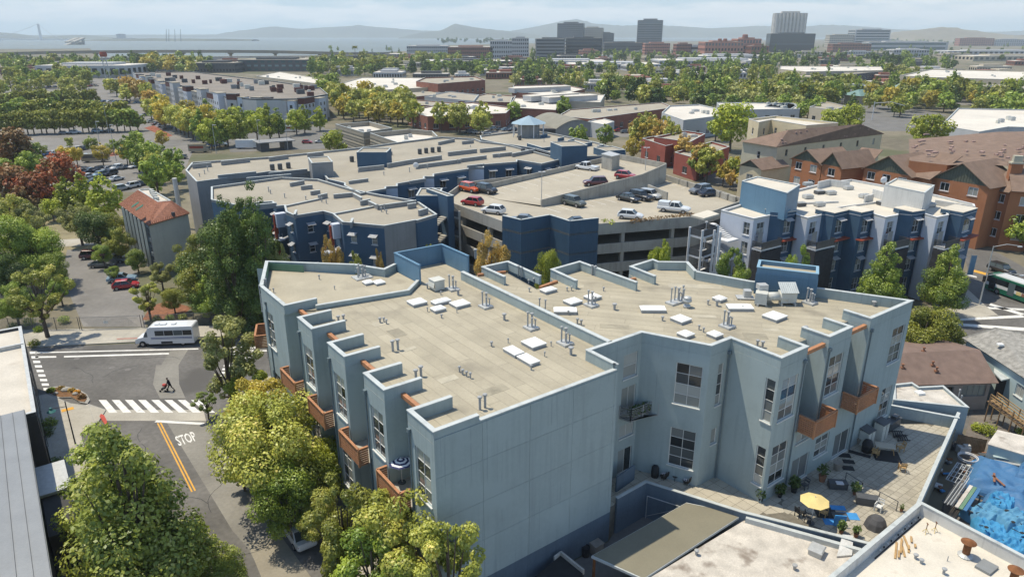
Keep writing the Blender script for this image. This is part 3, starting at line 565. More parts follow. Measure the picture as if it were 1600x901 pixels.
# ------------------------------------------------------------------ podium terrace behind the building
ZT = 3.0
M['terrace_wall'] = mat('terrace_wall',(.30,.36,.38),.08,.4,.9,.1,18,streak=.12)
M['paver'] = mat('paver',(.36,.33,.265),.12,.8,.92,.1,20,objrand=.14); M['paver2'] = mat('paver_warm',(.42,.38,.30),.1,.6,.92,.1,20,objrand=.06)
M['grout'] = mat('paver_joint',(.16,.145,.115),.2,2,.95)
t0,t1,t2,t3 = P(962,776,3.6),P(1009,750,3.6),P(1159,797,3.6),P(1348,844,3.6)
e1,e2 = P(1440,781,4.1),P(1500,645,4.1)
far_l = W(48.2,-6.9)
tp = [t0,t1,t2,t3,t3+(t3-t2).normalized()*5,e1+Vector((1.2,-1.8,0)),e1,e2,far_l,W(40,-4),W(27,0),W(22,3.2),W(16.1,3.1),W(16.1,-.1)]
k = MB(); k.prism([(p.x,p.y) for p in tp],0,ZT-.01,bottom=False); terr = struct('terrace',k,M['grout'])
sp = P(1290,770,ZT); near_p = [t0,t1,t2,P(1225,800,ZT),W(29.6,-6.9),W(26.95,-6.9),W(26.95,-2.2),W(24.4,-2.2),W(21.9,3),W(16.1,3),W(16.1,0)]
tiles(terr,'paver',[(p.x,p.y) for p in near_p],ZT-.01,A0,1.0,1.0,M['paver2'],gap=.03,th=.012,stagger=False,limit=90)
far_p = [P(1225,800,ZT),t3,t3+(t3-t2).normalized()*5,e1+Vector((.8,-1.2,0)),e1+Vector((-.2,0,0)),e2+Vector((-.3,-.4,0)),far_l,W(40,-6.9),W(29.6,-6.9)]
tiles(terr,'paver',[(p.x,p.y) for p in far_p],ZT-.01,A0,.62,.62,M['paver'],gap=.03,th=.012,stagger=True,limit=300)
def lowwall(name,pts,z0,z1,label,th=.22,m='terrace_wall',cm='coping',ch=.06):
    c = pts[0]; w_ = thing(name,label,'wall',(c.x,c.y,0)); coping_run(w_,pts,z0,z1,th,M[m],M[cm],'wall',ch=ch); return w_
lowwall('retaining_wall',[t1-(t1-t0)*1.0,t1,t2,t3,t3+(t3-t2).normalized()*5][::-1],0,3.55,'blue-grey retaining wall along the low edge of the terrace above the driveway',m='stucco_dark')
lowwall('terrace_side_wall',[e2,e1,e1+(e1-e2).normalized()*2.2][::-1],0,4.1,'pale wall between the paved terrace and the builders yard',m='terrace_wall')
lowwall('terrace_end_wall',[P(1499,652,4.2),P(1392,632,4.2)],ZT,4.2,'grey wall closing the far end of the paved terrace',m='terrace_wall')
k = MB(); a_,b_ = P(962,768,ZT),P(990,748,ZT); k.bar(a_+Vector((0,0,.75)),b_+Vector((0,0,.75)),.15,1.5); o = k.build('screen_wall',M['stucco_dark'],None,loc=(a_.x,a_.y,ZT)); setp(o,'short blue screen wall beside the sliding door at the inner corner','wall')
# ---- furniture --------------------------------------------------------------
M['wood_chair'] = mat('teak',(.42,.27,.12),.2,4,.6); M['wicker'] = mat('dark_wicker',(.035,.032,.03),.3,8,.7); M['cushion'] = mat('cushion_white',(.55,.55,.56),.06,3,.9)
M['terracotta'] = mat('terracotta',(.25,.12,.07),.2,2,.85); M['stone_pot'] = mat('stone_pot',(.27,.24,.20),.15,2,.85); M['cover'] = mat('black_cover',(.025,.026,.028),.2,2,.7)
M['yellow_canvas'] = mat('yellow_canvas',(.66,.52,.22),.08,1.5,.85); M['play_blue'] = mat('blue_mat',(.05,.25,.55),.1,2,.6); M['steel'] = mat('dark_steel',(.08,.085,.09),.1,2,.45)
M['leaf'] = leafmat('leaf_pot',(.05,.09,.02),(.13,.19,.04))
def at(px,py,z=ZT): p = P(px,py,z); return p
def chair(px,py,rz,label,m='wood_chair',z=ZT,seat='wood_chair',arms=True,group=None,tip=0):
    t = thing('garden_chair',label,'chair',at(px,py,z),rz,group)
    k = MB(); k.box((0,0,.43),(.5,.5,.07)); k.local('seat',M[seat],t)
    k = MB(); k.bar((-.22,.24,.45),(-.22,.36,.95),.05,.05); k.bar((.22,.24,.45),(.22,.36,.95),.05,.05); k.bar((-.24,.36,.93),(.24,.36,.93),.05,.1); k.bar((-.2,.30,.7),(.2,.30,.7),.03,.18); k.local('backrest',M[m],t)
    for x,y in ((-.22,-.22),(.22,-.22),(-.22,.24),(.22,.24)): k = MB(); k.box((x,y,.21),(.05,.05,.42)); k.local('leg',M[m],t)
    if arms:
        for x in (-.27,.27): k = MB(); k.bar((x,-.25,.64),(x,.33,.66),.06,.04); k.bar((x,-.24,.05),(x,-.24,.64),.05,.05); k.local('arm',M[m],t)
    if tip: t.rotation_euler = (tip,0,rz)
    return t
def tub_chair(px,py,rz,label,z=ZT):
    t = thing('wicker_chair',label,'chair',at(px,py,z),rz); k = MB(); k.lathe((0,0,0),[(.27,.2),(.33,.42),(.30,.43)],12); k.local('base',M['wicker'],t)
    k = MB()
    for i in range(7): a_ = math.pi*(i/6); k.bar((.33*math.cos(a_),.33*math.sin(a_),.4),(.37*math.cos(a_),.40*math.sin(a_),.62+.25*math.sin(a_)),.19,.05)
    k.local('backrest',M['wicker'],t)
    for i in range(4): a_ = math.pi*(.25+.5*i); k = MB(); k.cyl((.2*math.cos(a_),.2*math.sin(a_),0),(.2*math.cos(a_),.2*math.sin(a_),.22),.025); k.local('leg',M['wicker'],t)
    k = MB(); k.lathe((0,0,.43),[(.26,0),(.28,.05),(.24,.1)],12); k.local('cushion',M['cushion'],t)
def leafball(r,n,size,seed,flat=1.0):
    rg = np.random.default_rng(seed); d = rg.normal(size=(n,3)); d /= np.linalg.norm(d,axis=1)[:,None]; c = d*(r*rg.uniform(.35,1,(n,1))); c[:,2] *= flat
    return quadcloud(c,size,rg)
def quadcloud(c,size,rg,name='foliage',up=.5,clus=None,out=None):
    n = len(c); nr = rg.normal(size=(n,3)); nr[:,2] = np.abs(nr[:,2])+up; nr = nr if out is None else nr*.55+out*1.15; nr /= np.linalg.norm(nr,axis=1)[:,None]
    t = rg.normal(size=(n,3)); t -= nr*np.sum(t*nr,1)[:,None]; t /= np.linalg.norm(t,axis=1)[:,None]; b = np.cross(nr,t)
    s = (size*rg.uniform(.5,1.5,n))[:,None]
    V = np.stack([c-t*s*.5,c+b*s*.36+t*s*.08,c+t*s*.62-nr*s*.12,c-b*s*.36+t*s*.08],1).reshape(-1,3)
    me = bpy.data.meshes.new(name); me.vertices.add(4*n); me.vertices.foreach_set('co',V.astype(np.float32).ravel())
    me.loops.add(4*n); me.loops.foreach_set('vertex_index',np.arange(4*n,dtype=np.int32)); me.polygons.add(n); me.polygons.foreach_set('loop_start',np.arange(0,4*n,4,dtype=np.int32))
    at_ = me.attributes.new('tint','FLOAT','FACE'); tv = rg.uniform(0,1,n) if clus is None else np.clip(clus+rg.normal(0,.11,n),0,1); at_.data.foreach_set('value',tv.astype(np.float32))
    me.update(calc_edges=True); return me
def pot_plant(px,py,label,h=.9,r_=.25,pot='terracotta',leaf='leaf',z=ZT,seed=1,n=160,spiky=False):
    t = thing('potted_plant',label,'plant',at(px,py,z)); k = MB(); k.lathe((0,0,0),[(r_*.7,0),(r_,r_*1.7),(r_*1.05,r_*1.75),(r_*.8,r_*1.7)],12); k.local('pot',M[pot],t)
    if n:
        me = leafball(h*.42,n,h*.2,seed,1.2); me.materials.append(M[leaf]); put('foliage',me,t,(0,0,r_*1.7+h*.45)); k = MB(); k.cyl((0,0,r_),(0,0,r_*1.7+h*.45),.025); k.local('stem',M['wood_chair'],t)
tub_chair(1037,748,-2.6,'dark wicker tub chair with white cushion left of the tiny round table'); tub_chair(1072,756,-2.2,'dark wicker tub chair with white cushion right of the tiny round table')
o = thing('side_table','tiny round dark side table between two wicker chairs','table',at(1054.5,750)); k = MB(); k.lathe((0,0,.4),[(.24,0),(.24,.04)],12); k.local('top',M['wicker'],o)
for i in range(3): a_ = 2.1*i; k = MB(); k.cyl((.2*math.cos(a_),.2*math.sin(a_),0),(.12*math.cos(a_),.12*math.sin(a_),.4),.02); k.local('leg',M['wicker'],o)
o = MB(); p = at(1023,744); o.lathe((p.x,p.y,ZT),[(.33,0),(.36,.5),(.33,.95),(.22,1.12),(.05,1.15)],12); o = o.build('covered_grill',M['cover'],None,True,loc=p); setp(o,'round grill under a black cover by the grey-blue wall','grill')
def umbrella(px,py,zt,r_,label,m,z=ZT,stripes=None):
    p = P(px,py,z+zt); t = thing('parasol',label,'parasol',(p.x,p.y,z)); k = MB(); n = 8
    vs = [(0,0,zt)]+[(r_*math.cos(2*math.pi*i/n),r_*math.sin(2*math.pi*i/n),zt-r_*.33) for i in range(n)]
    if stripes:
        for j in range(6):
            k.slot(j % 2); r0,r1 = r_*j/6,r_*(j+1)/6
            for i in range(n):
                a_,b_ = 2*math.pi*i/n,2*math.pi*(i+1)/n
                k.add([(r0*math.cos(a_),r0*math.sin(a_),zt-r0*.33),(r1*math.cos(a_),r1*math.sin(a_),zt-r1*.33),(r1*math.cos(b_),r1*math.sin(b_),zt-r1*.33),(r0*math.cos(b_),r0*math.sin(b_),zt-r0*.33)],[(0,1,2,3)])
        k.local('canopy',[m,stripes],t)
    else:
        for i in range(n): c = MB(); c.add([vs[0],vs[1+i],vs[1+(i+1) % n]],[(0,1,2)]); c.local('canopy_panel',m,t)
    k = MB(); k.cyl((0,0,0),(0,0,zt+.1),.03); k.local('pole',M['frame'],t); k = MB(); k.lathe((0,0,0),[(.3,0),(.3,.08),(.06,.12)],12); k.local('base',M['steel'],t)
    k = MB(); [k.bar((0,0,zt-.03),(r_*math.cos(2*math.pi*i/n),r_*math.sin(2*math.pi*i/n),zt-r_*.33-.03),.025,.025) for i in range(n)]; k.local('ribs',M['frame'],t)
umbrella(1274,776,2.5,1.15,'yellow canvas parasol open over the terrace seating',M['yellow_canvas'])
def dining(px,py,label,w=1.6,l=.9,rz=A0,m='wood_chair',z=ZT,nm='garden_table'):
    t = thing(nm,label,'table',at(px,py,z),rz); k = MB(); k.box((0,0,.73),(w,l,.05)); k.local('top',M[m],t)
    for x in (-1,1):
        for y in (-1,1): k = MB(); k.bar((x*w*.46,y*l*.42,0),(x*w*.36,y*l*.36,.71),.07,.07); k.local('leg',M['wood_chair'],t)
dining(1381,706,'pale outdoor dining table in the shade of the building',1.7,.95,A0-.9,'paver2')
chair(1367,712,2.4,'wooden chair drawn up to the left of the dining table'); chair(1406,704,-1.5,'wooden chair standing to the right of the shaded dining table'); chair(1409,735,2.9,'wooden armchair alone in the sunlight in the middle of the terrace')
def rug(px,py,w,l,rz,label,m='cover',z=ZT,th=.03,nm='floor_mat'): p = at(px,py,z); k = MB(); k.box((p.x,p.y,z+.005+th/2),(w,l,th),rz); o = k.build(nm,M[m],None,loc=p); setp(o,label,'mat'); return o
rug(1385,712,2.3,2.0,A0-.9,'dark rug under the outdoor dining table'); rug(1319,711,1.1,.7,A0-.8,'dark hexagon mat nearest the sliding door','cover'); rug(1326,721,1.0,.6,A0-.8,'dark mat lying between two others by the stone pot'); rug(1325,731,1.0,.7,A0-.8,'dark mat lying right of the large stone pot'); rug(1343,709,1.9,.55,A0-1.2,'long dark mat before the sliding door')
def shed(px,py,w,l,h,rz,label,cm='cover',m='hvac'):
    t = thing('storage_shed',label,'shed',at(px,py),rz); k = MB(); k.box((0,0,h/2),(w,l,h)); k.local('body',M[m],t); k = MB(); k.add([(-w*.55,-l*.55,h),(w*.55,-l*.55,h),(w*.55,l*.55,h+.18),(-w*.55,l*.55,h+.18),(-w*.55,-l*.55,h+.07),(w*.55,-l*.55,h+.07),(w*.55,l*.55,h+.25),(-w*.55,l*.55,h+.25)],[(3,2,1,0),(4,5,6,7),(0,1,5,4),(1,2,6,5),(2,3,7,6),(3,0,4,7)]); k.local('lid',M['steel'],t)
    k = MB(); k.box((0,-l/2-.01,h/2),(.02,.02,h*.9)); k.local('door_joint',M['black'],t)
shed(1352,693,1.2,.9,1.5,A0,'grey plastic storage shed with dark lid nearest the sliding door'); shed(1374,684,1.2,.9,1.75,A0,'taller grey storage shed with dark lid beside the outdoor kitchen')
k = MB(); p = at(1392,668); k.box((p.x,p.y,ZT+.45),(2.2,.7,.9),A0); k.box((p.x,p.y,ZT+.93),(2.3,.8,.06),A0); k.box((p.x+.4,p.y+.3,ZT+1.1),(.7,.5,.3),A0); o = k.build('outdoor_counter',M['steel'],None,loc=p); setp(o,'dark outdoor kitchen counter against the wall at the far end','counter')
for i,(x,y,l_) in enumerate(((1401,680,'dark folded chair leaning in the heap beside the counter'),(1408,686,'dark sun lounger frame lying in the heap on the terrace'))):
    k = MB(); p = at(x,y); [k.bar((p.x-.5+.2*j,p.y-.5,ZT+.1+.05*j),(p.x-.2+.2*j,p.y+.5,ZT+.25),.07,.06) for j in range(5)]; k.bar((p.x-.6,p.y-.4,ZT+.12),(p.x+.6,p.y-.5,ZT+.2),.07,.07); k.bar((p.x-.4,p.y+.45,ZT+.22),(p.x+.8,p.y+.4,ZT+.2),.07,.07); o = k.build('folded_chair',M['cover'],None,loc=p); setp(o,l_,'chair')
pot_plant(1342,692,'stone planter in the shade beside the storage shed',.1,.36,'stone_pot',n=0); k = MB(); p = at(1354,705); k.lathe((p.x,p.y,ZT),[(.45,0),(.5,.8),(.35,1.2),(.05,1.3)],10); o = k.build('covered_grill',M['cover'],None,True,loc=p); setp(o,'large barbecue under black cover left of dining table','grill')
pot_plant(1308,733,'large empty stone pot on the shaded pavers',.1,.42,'stone_pot',n=0); pot_plant(1284,751,'young banana plant in a brown pot by the wall',1.3,.34,'terracotta',seed=3,n=90)
pot_plant(1335,772,'bright green bush in a pot at the terrace railing',1.0,.2,'terracotta',seed=4,n=220); pot_plant(1240,768,'dark leafy shrub in a tub beside the sliding glass door',1.2,.3,'cover',seed=5,n=260); pot_plant(1218,776,'tall pale flowering plant in a black pot below the windows',1.1,.22,'cover',seed=6,n=200); pot_plant(1188,783,'spindly green plant in a dark pot at the building corner',1.1,.22,'cover',seed=7,n=90)
pot_plant(1314,832,'leafy bush growing beside the blue play mat',.9,.2,'terracotta',seed=8,n=220); pot_plant(1337,838,'small bush beside the retaining wall right of the play mat',.8,.2,'terracotta',seed=9,n=180); pot_plant(1408,798,'small yellow green plant at the end of the terrace railing',.5,.15,'terracotta',seed=10,n=90)
def cbox(px,py,w,l,h,rz,label,m='steel',nm='storage_box',lid=True):
    t = thing(nm,label,'box',at(px,py),rz); k = MB(); k.box((0,0,h*.45),(w,l,h*.9)); k.local('body',M[m],t); k = MB(); k.box((0,0,h*.95),(w+.06,l+.06,h*.1)); k.local('lid',M[m],t)
cbox(1308,761,1.5,.7,.6,A0-.75,'dark deck box with folded white towel on its lid'); cbox(1354,786,1.7,.7,.7,A0-.9,'long dark deck box standing along the terrace railing')
k = MB(); p = at(1312,755,ZT+.6); k.box((p.x,p.y,ZT+.66),(.6,.45,.08),A0-.75); o = k.build('folded_towel',M['cushion'],None,loc=(p.x,p.y,ZT+.6)); setp(o,'folded pale towel lying on the dark deck box','towel')
chair(1372,797,-.8,'white metal garden chair by the long deck box','frame',seat='frame'); chair(1286,806,.8,'low wooden stool-like chair under the yellow parasol'); chair(1248,806,2.0,'dark reclining chair left of the yellow parasol','cover',seat='cover'); chair(1262,815,1.0,'dark low chair in front of the yellow parasol','cover',seat='stone_pot')
chair(1256,763,-1.1,'dark metal chair in the shade beside the sliding door','steel',seat='steel')
for x,y,w,l,lb in ((1309,793,1.2,.6,'bright blue foam play mat, farthest of the set'),(1327,806,1.4,.9,'bright blue foam play mat in the middle'),(1300,815,1.3,.8,'bright blue foam play mat nearest the wall')): rug(x,y,w,l,A0-.75,lb,'play_blue')
rug(1313,806,1.2,1.0,A0-.75,'dark grey square mat among blue mats','steel',ZT+.035); rug(1290,800,1.7,1.5,A0-.75,'round dark rug in the shadow of the yellow parasol','cover',ZT,.015)
k = MB(); p = at(1311,822); k.box((p.x,p.y,ZT+.55),(.9,.08,1.0),A0-.75); o = k.build('play_panel',M['play_blue'],None,loc=p); setp(o,'upright blue panel standing behind the leafy bush','panel')
k = MB(); p = at(1368,822); k.lathe((p.x,p.y,ZT),[(.9,0),(.75,.5),(.5,.85),(.1,1.0)],9); o = k.build('covered_furniture',mat('grey_cover',(.075,.075,.078),.2,2,.8),None,loc=p); setp(o,'garden furniture under a dark grey cover in the near corner of the terrace','furniture')
rl = thing('terrace_railing','thin dark metal railing dividing the terrace','railing',at(1318,754)); ra = [P(1320,752,ZT),P(1345,768,ZT),P(1400,798,ZT)]
k = MB()
for a_,b_ in zip(ra[:-1],ra[1:]):
    k.bar(a_+Vector((0,0,.95)),b_+Vector((0,0,.95)),.05,.04); k.bar(a_+Vector((0,0,.5)),b_+Vector((0,0,.5)),.02,.02)
    n_ = int((b_-a_).length/1.2)
    for j in range(n_+1): p = a_+(b_-a_)*(j/n_); s_ = MB(); s_.box((p.x,p.y,ZT+.48),(.05,.05,.96)); s_.build('post',M['steel'],rl)
k.build('rail',M['steel'],rl)
# things on the balconies
umbrella(626,716,2.1,.95,'blue and white striped parasol on a balcony',mat('stripe_white',(.7,.7,.72),.04,2,.85),z=8.6,stripes=mat('stripe_navy',(.03,.035,.10),.1,2,.85))
k = MB(); p = P(612,737,8.62); k.box((p.x,p.y,8.85),(.9,1.8,.4),A0); k.box((p.x-.1,p.y+.7,9.1),(.8,.35,.35),A0+.3); k.box((p.x+.3,p.y-.1,9.12),(.35,.9,.35),A0); o = k.build('balcony_sofa',mat('grey_cushion',(.16,.16,.16),.15,3,.9),None,loc=p); setp(o,'grey cushioned sofa under the striped parasol','sofa')
dining(553,672,'dark small table on the second balcony from the front',1.1,.6,A0+1.57,'steel',8.62,'balcony_table')
pot_plant(457,583,'reddish potted plant on the balcony nearest the corner',.5,.15,z=8.62,seed=21,n=90); pot_plant(449,582,'green potted plant on the balcony nearest the corner',.5,.15,z=8.62,seed=22,n=90)
for i in range(5): p = CBAL[1].lerp(CBAL[2],.08+.21*i)+Vector((-.05,.35,0)); t = thing('potted_plant',('bright green plant at the left end of','dark leafy plant second from the left on','bushy plant in the middle of','leafy plant second from the right on','trailing plant at the right end of')[i]+' the dark corner balcony','plant',(p.x,p.y,9.1)); k = MB(); k.lathe((0,0,0),[(.13,0),(.18,.3),(.15,.3)],10); k.local('pot',M['cover'] if i % 2 else M['terracotta'],t); me = leafball(.48,190,.17,60+i,1.0); me.materials.append(M['leaf']); put('foliage',me,t,(0,0,.62))
for i,(x,y,lb) in enumerate(((1262,634,'dark bicycle clutter with pots on the nearer courtyard balcony'),(1280,648,'dark barbecue on the nearer courtyard balcony'),(1325,606,'dark chair on the farther courtyard balcony'),(1340,612,'red cushioned stool on the farther courtyard balcony'))):
    p = P(x,y,8.75); k = MB(); k.lathe((p.x,p.y,8.64),[(.25,0),(.35,.4),(.3,.7),(.12,.9)],8); k.box((p.x+.5,p.y+.1,9.0),(.5,.4,.7),A0); o = k.build('balcony_furniture',M['cover'] if i < 3 else M['red_paint'],None,loc=(p.x,p.y,8.64)); setp(o,lb,'furniture')
# ------------------------------------------------------------------ driveway canopy and low roofs in front
M['roof_white'] = mat('roof_white',(.58,.54,.46),.10,.5,.9,.2,12,stain=((.38,.32,.25),.5,.6)); M['roof_grey_old'] = mat('roof_weathered',(.50,.465,.41),.2,.7,.95,.3,10,stain=((.24,.205,.17),.5,.60))
M['canopy'] = mat('canopy_roof',(.20,.185,.135),.06,.5,.9,.08,25); M['rust'] = mat('rust',(.20,.085,.035),.3,2,.85,metal=.1); M['white_wall'] = mat('white_wall',(.55,.55,.53),.07,.5,.85,streak=.15)
k = MB(); dv = [W(-.2,-.2),W(16,-.2),t0,t1,t2,W(26,-16),W(0,-16)]; k.sheet(poly(dv),.006); k.build('driveway',M['asphalt_light'])['kind'] = 'structure'
cn = thing('carport','flat-roofed carport with beige roof along the driveway','carport',P(1000,880,0)); cq = [P(924,867,3.1),P(1005,905,3.0),P(1162,802,3.1),P(1073,782,3.2)]
k = MB(); k.prism(cq,2.85,3.05); k.build('fascia',M['coping'],cn); cc = sum(cq,Vector())/4; k = MB(); k.prism([p+(cc-p)*.02 for p in cq],3.05,3.07); k.build('roof',M['canopy'],cn)
for p in (cq[0]*.96+cc*.04,cq[1]*.96+cc*.04,(cq[0]+cq[3])/2*.97+cc*.03): k = MB(); k.box((p.x,p.y,1.42),(.16,.16,2.84),A0); k.build('post',M['rust'],cn)
# bins and a shack in the driveway
k = MB(); p = P(915,868,0); k.lathe((p.x,p.y,0),[(.28,0),(.33,.9),(.36,.92),(.3,.85)],12); o = k.build('dustbin',M['cover'],None,loc=p); setp(o,'round dark dustbin against the dark blue base of the wall','bin')
k = MB(); p = P(932,862,0); k.box((p.x,p.y,.45),(.9,.7,.9),A0); k.box((p.x,p.y,.93),(1.0,.8,.06),A0); o = k.build('waste_crate',M['stone_pot'],None,loc=p); setp(o,'pale crate of rubbish beside the round dustbin','crate')
k = MB(); p = P(885,880,1.8); k.prism([P(835,900,1.8),P(880,930,1.8),P(912,893,1.8),P(876,866,1.8)],0,1.75); o = k.build('lean_to_shed',M['cover'],None,loc=(p.x,p.y,0)); setp(o,'low dark lean-to with weathered edge beside the driveway','shed')
k = MB(); k.bar(P(876,864,1.85),P(912,893,1.85),.16,.45); k.bar(P(876,864,1.85),P(866,872,1.85),.12,.4); k.build('edge_board',M['roof_grey_old'],o)
k = MB(); a_,b_ = t1+(t2-t1)*.02-Vector((0,.35,0)),t1+(t2-t1)*.42-Vector((0,.35,0)); 
for q_ in (a_,b_): k.cyl((q_.x,q_.y,0),(q_.x,q_.y,2.3),.04)
k.cyl((a_.x,a_.y,2.3),(b_.x,b_.y,2.3),.04); k.cyl((a_.x,a_.y,.2),(b_.x,b_.y,2.3),.025); o = k.build('pipe_gate',M['galv'],None,loc=(a_.x,a_.y,0)); setp(o,'galvanised pipe gate frame against the retaining wall','gate')
# weathered roof
lr = thing('low_building','single-storey building with weathered pale flat roof below the terrace','building',P(1180,880,0))
lp_ = [P(1005,908,2.9),P(1165,811,2.9),P(1345,862,2.9),P(1345,1000,2.9),P(1005,1000,2.9)]
k = MB(); k.prism(lp_[::-1],0,2.9); k.build('walls',M['white_wall'],lr); k = MB(); k.sheet([p+Vector((0,0,.006)) for p in lp_[::-1]]); k.build('roof',M['roof_grey_old'],lr)
k = MB(); a_,b_ = P(1165,811,3.1),P(1345,862,3.1); k.bar(a_,b_,.35,.5); k.build('kerb',M['coping'],lr)
k = MB(); p = P(1275,864,2.9); k.box((p.x,p.y,3.15),(1.0,.95,.5),A0+.25); k.box((p.x,p.y,3.45),(1.15,1.1,.1),A0+.25,top=.85); o = k.build('skylight',M['galv'],lr)
for x,y,h in ((1088,866,.3),(1241,889,.3)): pipe(x,y,h,.1,lr,2.9)
k = MB(); p = P(1322,852,3.4); q0,q1,q2,q3 = P(1307,870,2.95),P(1331,868,2.95),P(1333,838,3.5),P(1316,836,3.5); k.add([q0,q1,q2,q3,q0+Vector((0,0,.12)),q1+Vector((0,0,.12)),q2+Vector((0,0,.12)),q3+Vector((0,0,.12))],[(3,2,1,0),(4,5,6,7),(0,1,5,4),(1,2,6,5),(2,3,7,6),(3,0,4,7)]); o = k.build('leaning_board',M['white_wall'],None,loc=q0); setp(o,'white board leaning on the wall beside the grey skylight','board')
# white roof with tall parapet
wr = thing('workshop_building','low building with white flat roof inside a pale parapet, rusty chimneys','building',P(1500,880,0)); ZW = 4.3; ZWP = 5.25
c0 = P(1437,783,ZWP); ca,cb = P(1295,901,ZWP),P(1600,868,ZWP); ca = c0+(ca-c0)*2.2; cb = c0+(cb-c0)*1.6
k = MB(); k.prism([(ca.x,ca.y),(ca+cb-c0)[:2],(cb.x,cb.y),(c0.x,c0.y)],ZW-.3,ZW); k.build('roof',M['roof_white'],wr)
coping_run(wr,[cb,c0,ca],ZW-.3,ZWP,.25,M['white_wall'],M['coping'],'parapet'); 
wall(wr,cb,c0,0,ZW-.3,M['white_wall']); wall(wr,c0,ca,0,ZW-.3,M['white_wall'])
for px,py in ((1508,868),(1581,912)):
    p = P(px,py,ZW); ch = MB(); ch.lathe((p.x,p.y,ZW),[(.5,0),(.52,.1),(.36,.22),(.2,.28)],16); co_ = ch.build('chimney',M['galv'],wr); ch = MB(); ch.lathe((p.x,p.y,ZW),[(.25,.2),(.25,1.15),(.2,1.2)],16); ch.build('flue',M['rust'],co_,True); ch = MB(); ch.lathe((p.x,p.y,ZW),[(.5,1.2),(.51,1.24),(.03,1.5)],18); ch.build('cowl',M['rust'],co_)
k = MB(); p = P(1541,887,ZW); k.box((p.x,p.y,ZW+.1),(1.3,1.0,.2),A0-.05); k.build('hatch',M['frame_dark'],wr)
for px,py,h in ((1430,872,.25),(1439,879,.2),(1474,896,.35),(1480,876,.45)): pipe(px,py,h,.09 if px != 1480 else .03,wr,ZW,px != 1480)
for i,(px,py) in enumerate(((1400,858),(1408,852),(1416,848),(1412,860),(1424,842),(1404,866),(1420,856),(1430,852))):
    p = P(px,py,ZW+.1); k = MB(); l_ = (2.0,1.8,1.5,1.2,.7,.8,.9,.4)[i]; a_ = A0+.55+random.uniform(-.15,.15); k.box((p.x,p.y,ZW+.06+.06*(i % 3)),(l_,.14,.06),a_); o = k.build('timber',M['wood_chair'],None,loc=p); setp(o,'loose timber offcut in the heap along the white parapet','timber','timber offcuts on the white roof')
for i,(px,py) in enumerate(((1446,832),(1460,830))):
    p = P(px,py,ZW); t = thing('jack_stand','rusty tripod stand on the white roof, '+('left' if i == 0 else 'right')+' one of two','stand',p); k = MB(); k.cyl((0,0,.1),(0,0,.9),.03); k.cyl((0,-.12,.85),(0,.12,.85),.03); k.local('post',M['rust'],t)
    for j in range(3): a_ = 2.1*j; k = MB(); k.cyl((.25*math.cos(a_),.25*math.sin(a_),0),(0,0,.4),.02); k.local('leg',M['yellow_canvas'],t)
cabl = thing('cable_run','black cable with lamp bulbs lying along the foot of the white parapet','cable',P(1330,890,ZW)); d0 = (ca-c0).normalized(); n0 = Vector((-d0.y,d0.x,0))
k = MB(); k.cyl(c0+d0*.8+n0*.6+Vector((0,0,ZW+.06-ZWP)),c0+d0*8+n0*.6+Vector((0,0,ZW+.06-ZWP)),.05); k.build('cable',M['cover'],cabl)
for j in range(12): p = c0+d0*(.9+j*.55)+n0*.45; k = MB(); k.ball((p.x,p.y,ZW+.14),(.07,.07,.09),6,4); k.build('bulb',M['cushion'] if j % 2 else M['cover'],cabl)
# ------------------------------------------------------------------ builders yard
M['tarp'] = mat('blue_tarp',(.055,.25,.46),.08,2.2,.6,.12,2.5,spec=.2); M['tarp2'] = mat('blue_tarp_dark',(.06,.16,.31),.05,1.0,.6,.12,2.0); M['tarp3'] = mat('blue_tarp_faded',(.10,.27,.42),.05,1,.6,.12,2.5,spec=.2); M['wood_fence'] = mat('weathered_boards',(.20,.13,.075),.25,3,.85)
k = MB(); k.sheet([P(1455,850),P(1640,960),P(1700,720),P(1520,640)],.01); k.build('yard_ground',mat('yard_dirt',(.16,.14,.12),.3,.8,.95))['kind'] = 'structure'
def tarp(pts,h,label,m='tarp',seed=0,nx=64,ny=48,sag=.35):
    rg = random.Random(seed); a_,b_,c_,d_ = [Vector(p) for p in pts]; k = MB(); g = {}
    ph = [rg.uniform(0,6) for _ in range(6)]
    for i in range(nx+1):
        for j in range(ny+1):
            s,t = i/nx,j/ny; p = (a_*(1-s)+b_*s)*(1-t)+(d_*(1-s)+c_*s)*t; e = min(s,1-s,t,1-t); hh_ = h*min(1,(e/.14))**.45
            hh_ *= 1-sag*.5*(.5+.5*math.sin(3.1*s+5*t+ph[0])*math.sin(7*s+2*t+ph[1])); hh_ += .10*abs(math.sin(9*s+6*t+ph[1]))*min(1,e*6)-.12*abs(math.sin(6*s-11*t+ph[0]))**4*min(1,e*6)+.09*math.sin(17*s+9*t+ph[2])*math.sin(5*s-8*t+ph[4])*min(1,e*8)+.05*math.sin(31*t-13*s+ph[3])*min(1,e*8)+.04*math.sin(23*s+29*t+ph[5])*min(1,e*8)
            hh_ += (.9*(mnoise.turbulence(Vector((p.x*.9,p.y*.9,seed*3.7)),4,True)-.55)+.5*mnoise.noise(Vector((p.x*.6,p.y*.6,seed))))*min(1,e*6)*.1
            k.v.append((p.x,p.y,max(.02,hh_)))
    for i in range(nx):
        for j in range(ny): q_ = i*(ny+1)+j; k.f.append((q_,q_+ny+1,q_+ny+2,q_+1)); k.mi.append(0)
    o = k.build('tarpaulin',M[m],None,False,loc=(a_.x,a_.y,0)); setp(o,label,'tarpaulin','tarpaulins over the builders yard'); return o
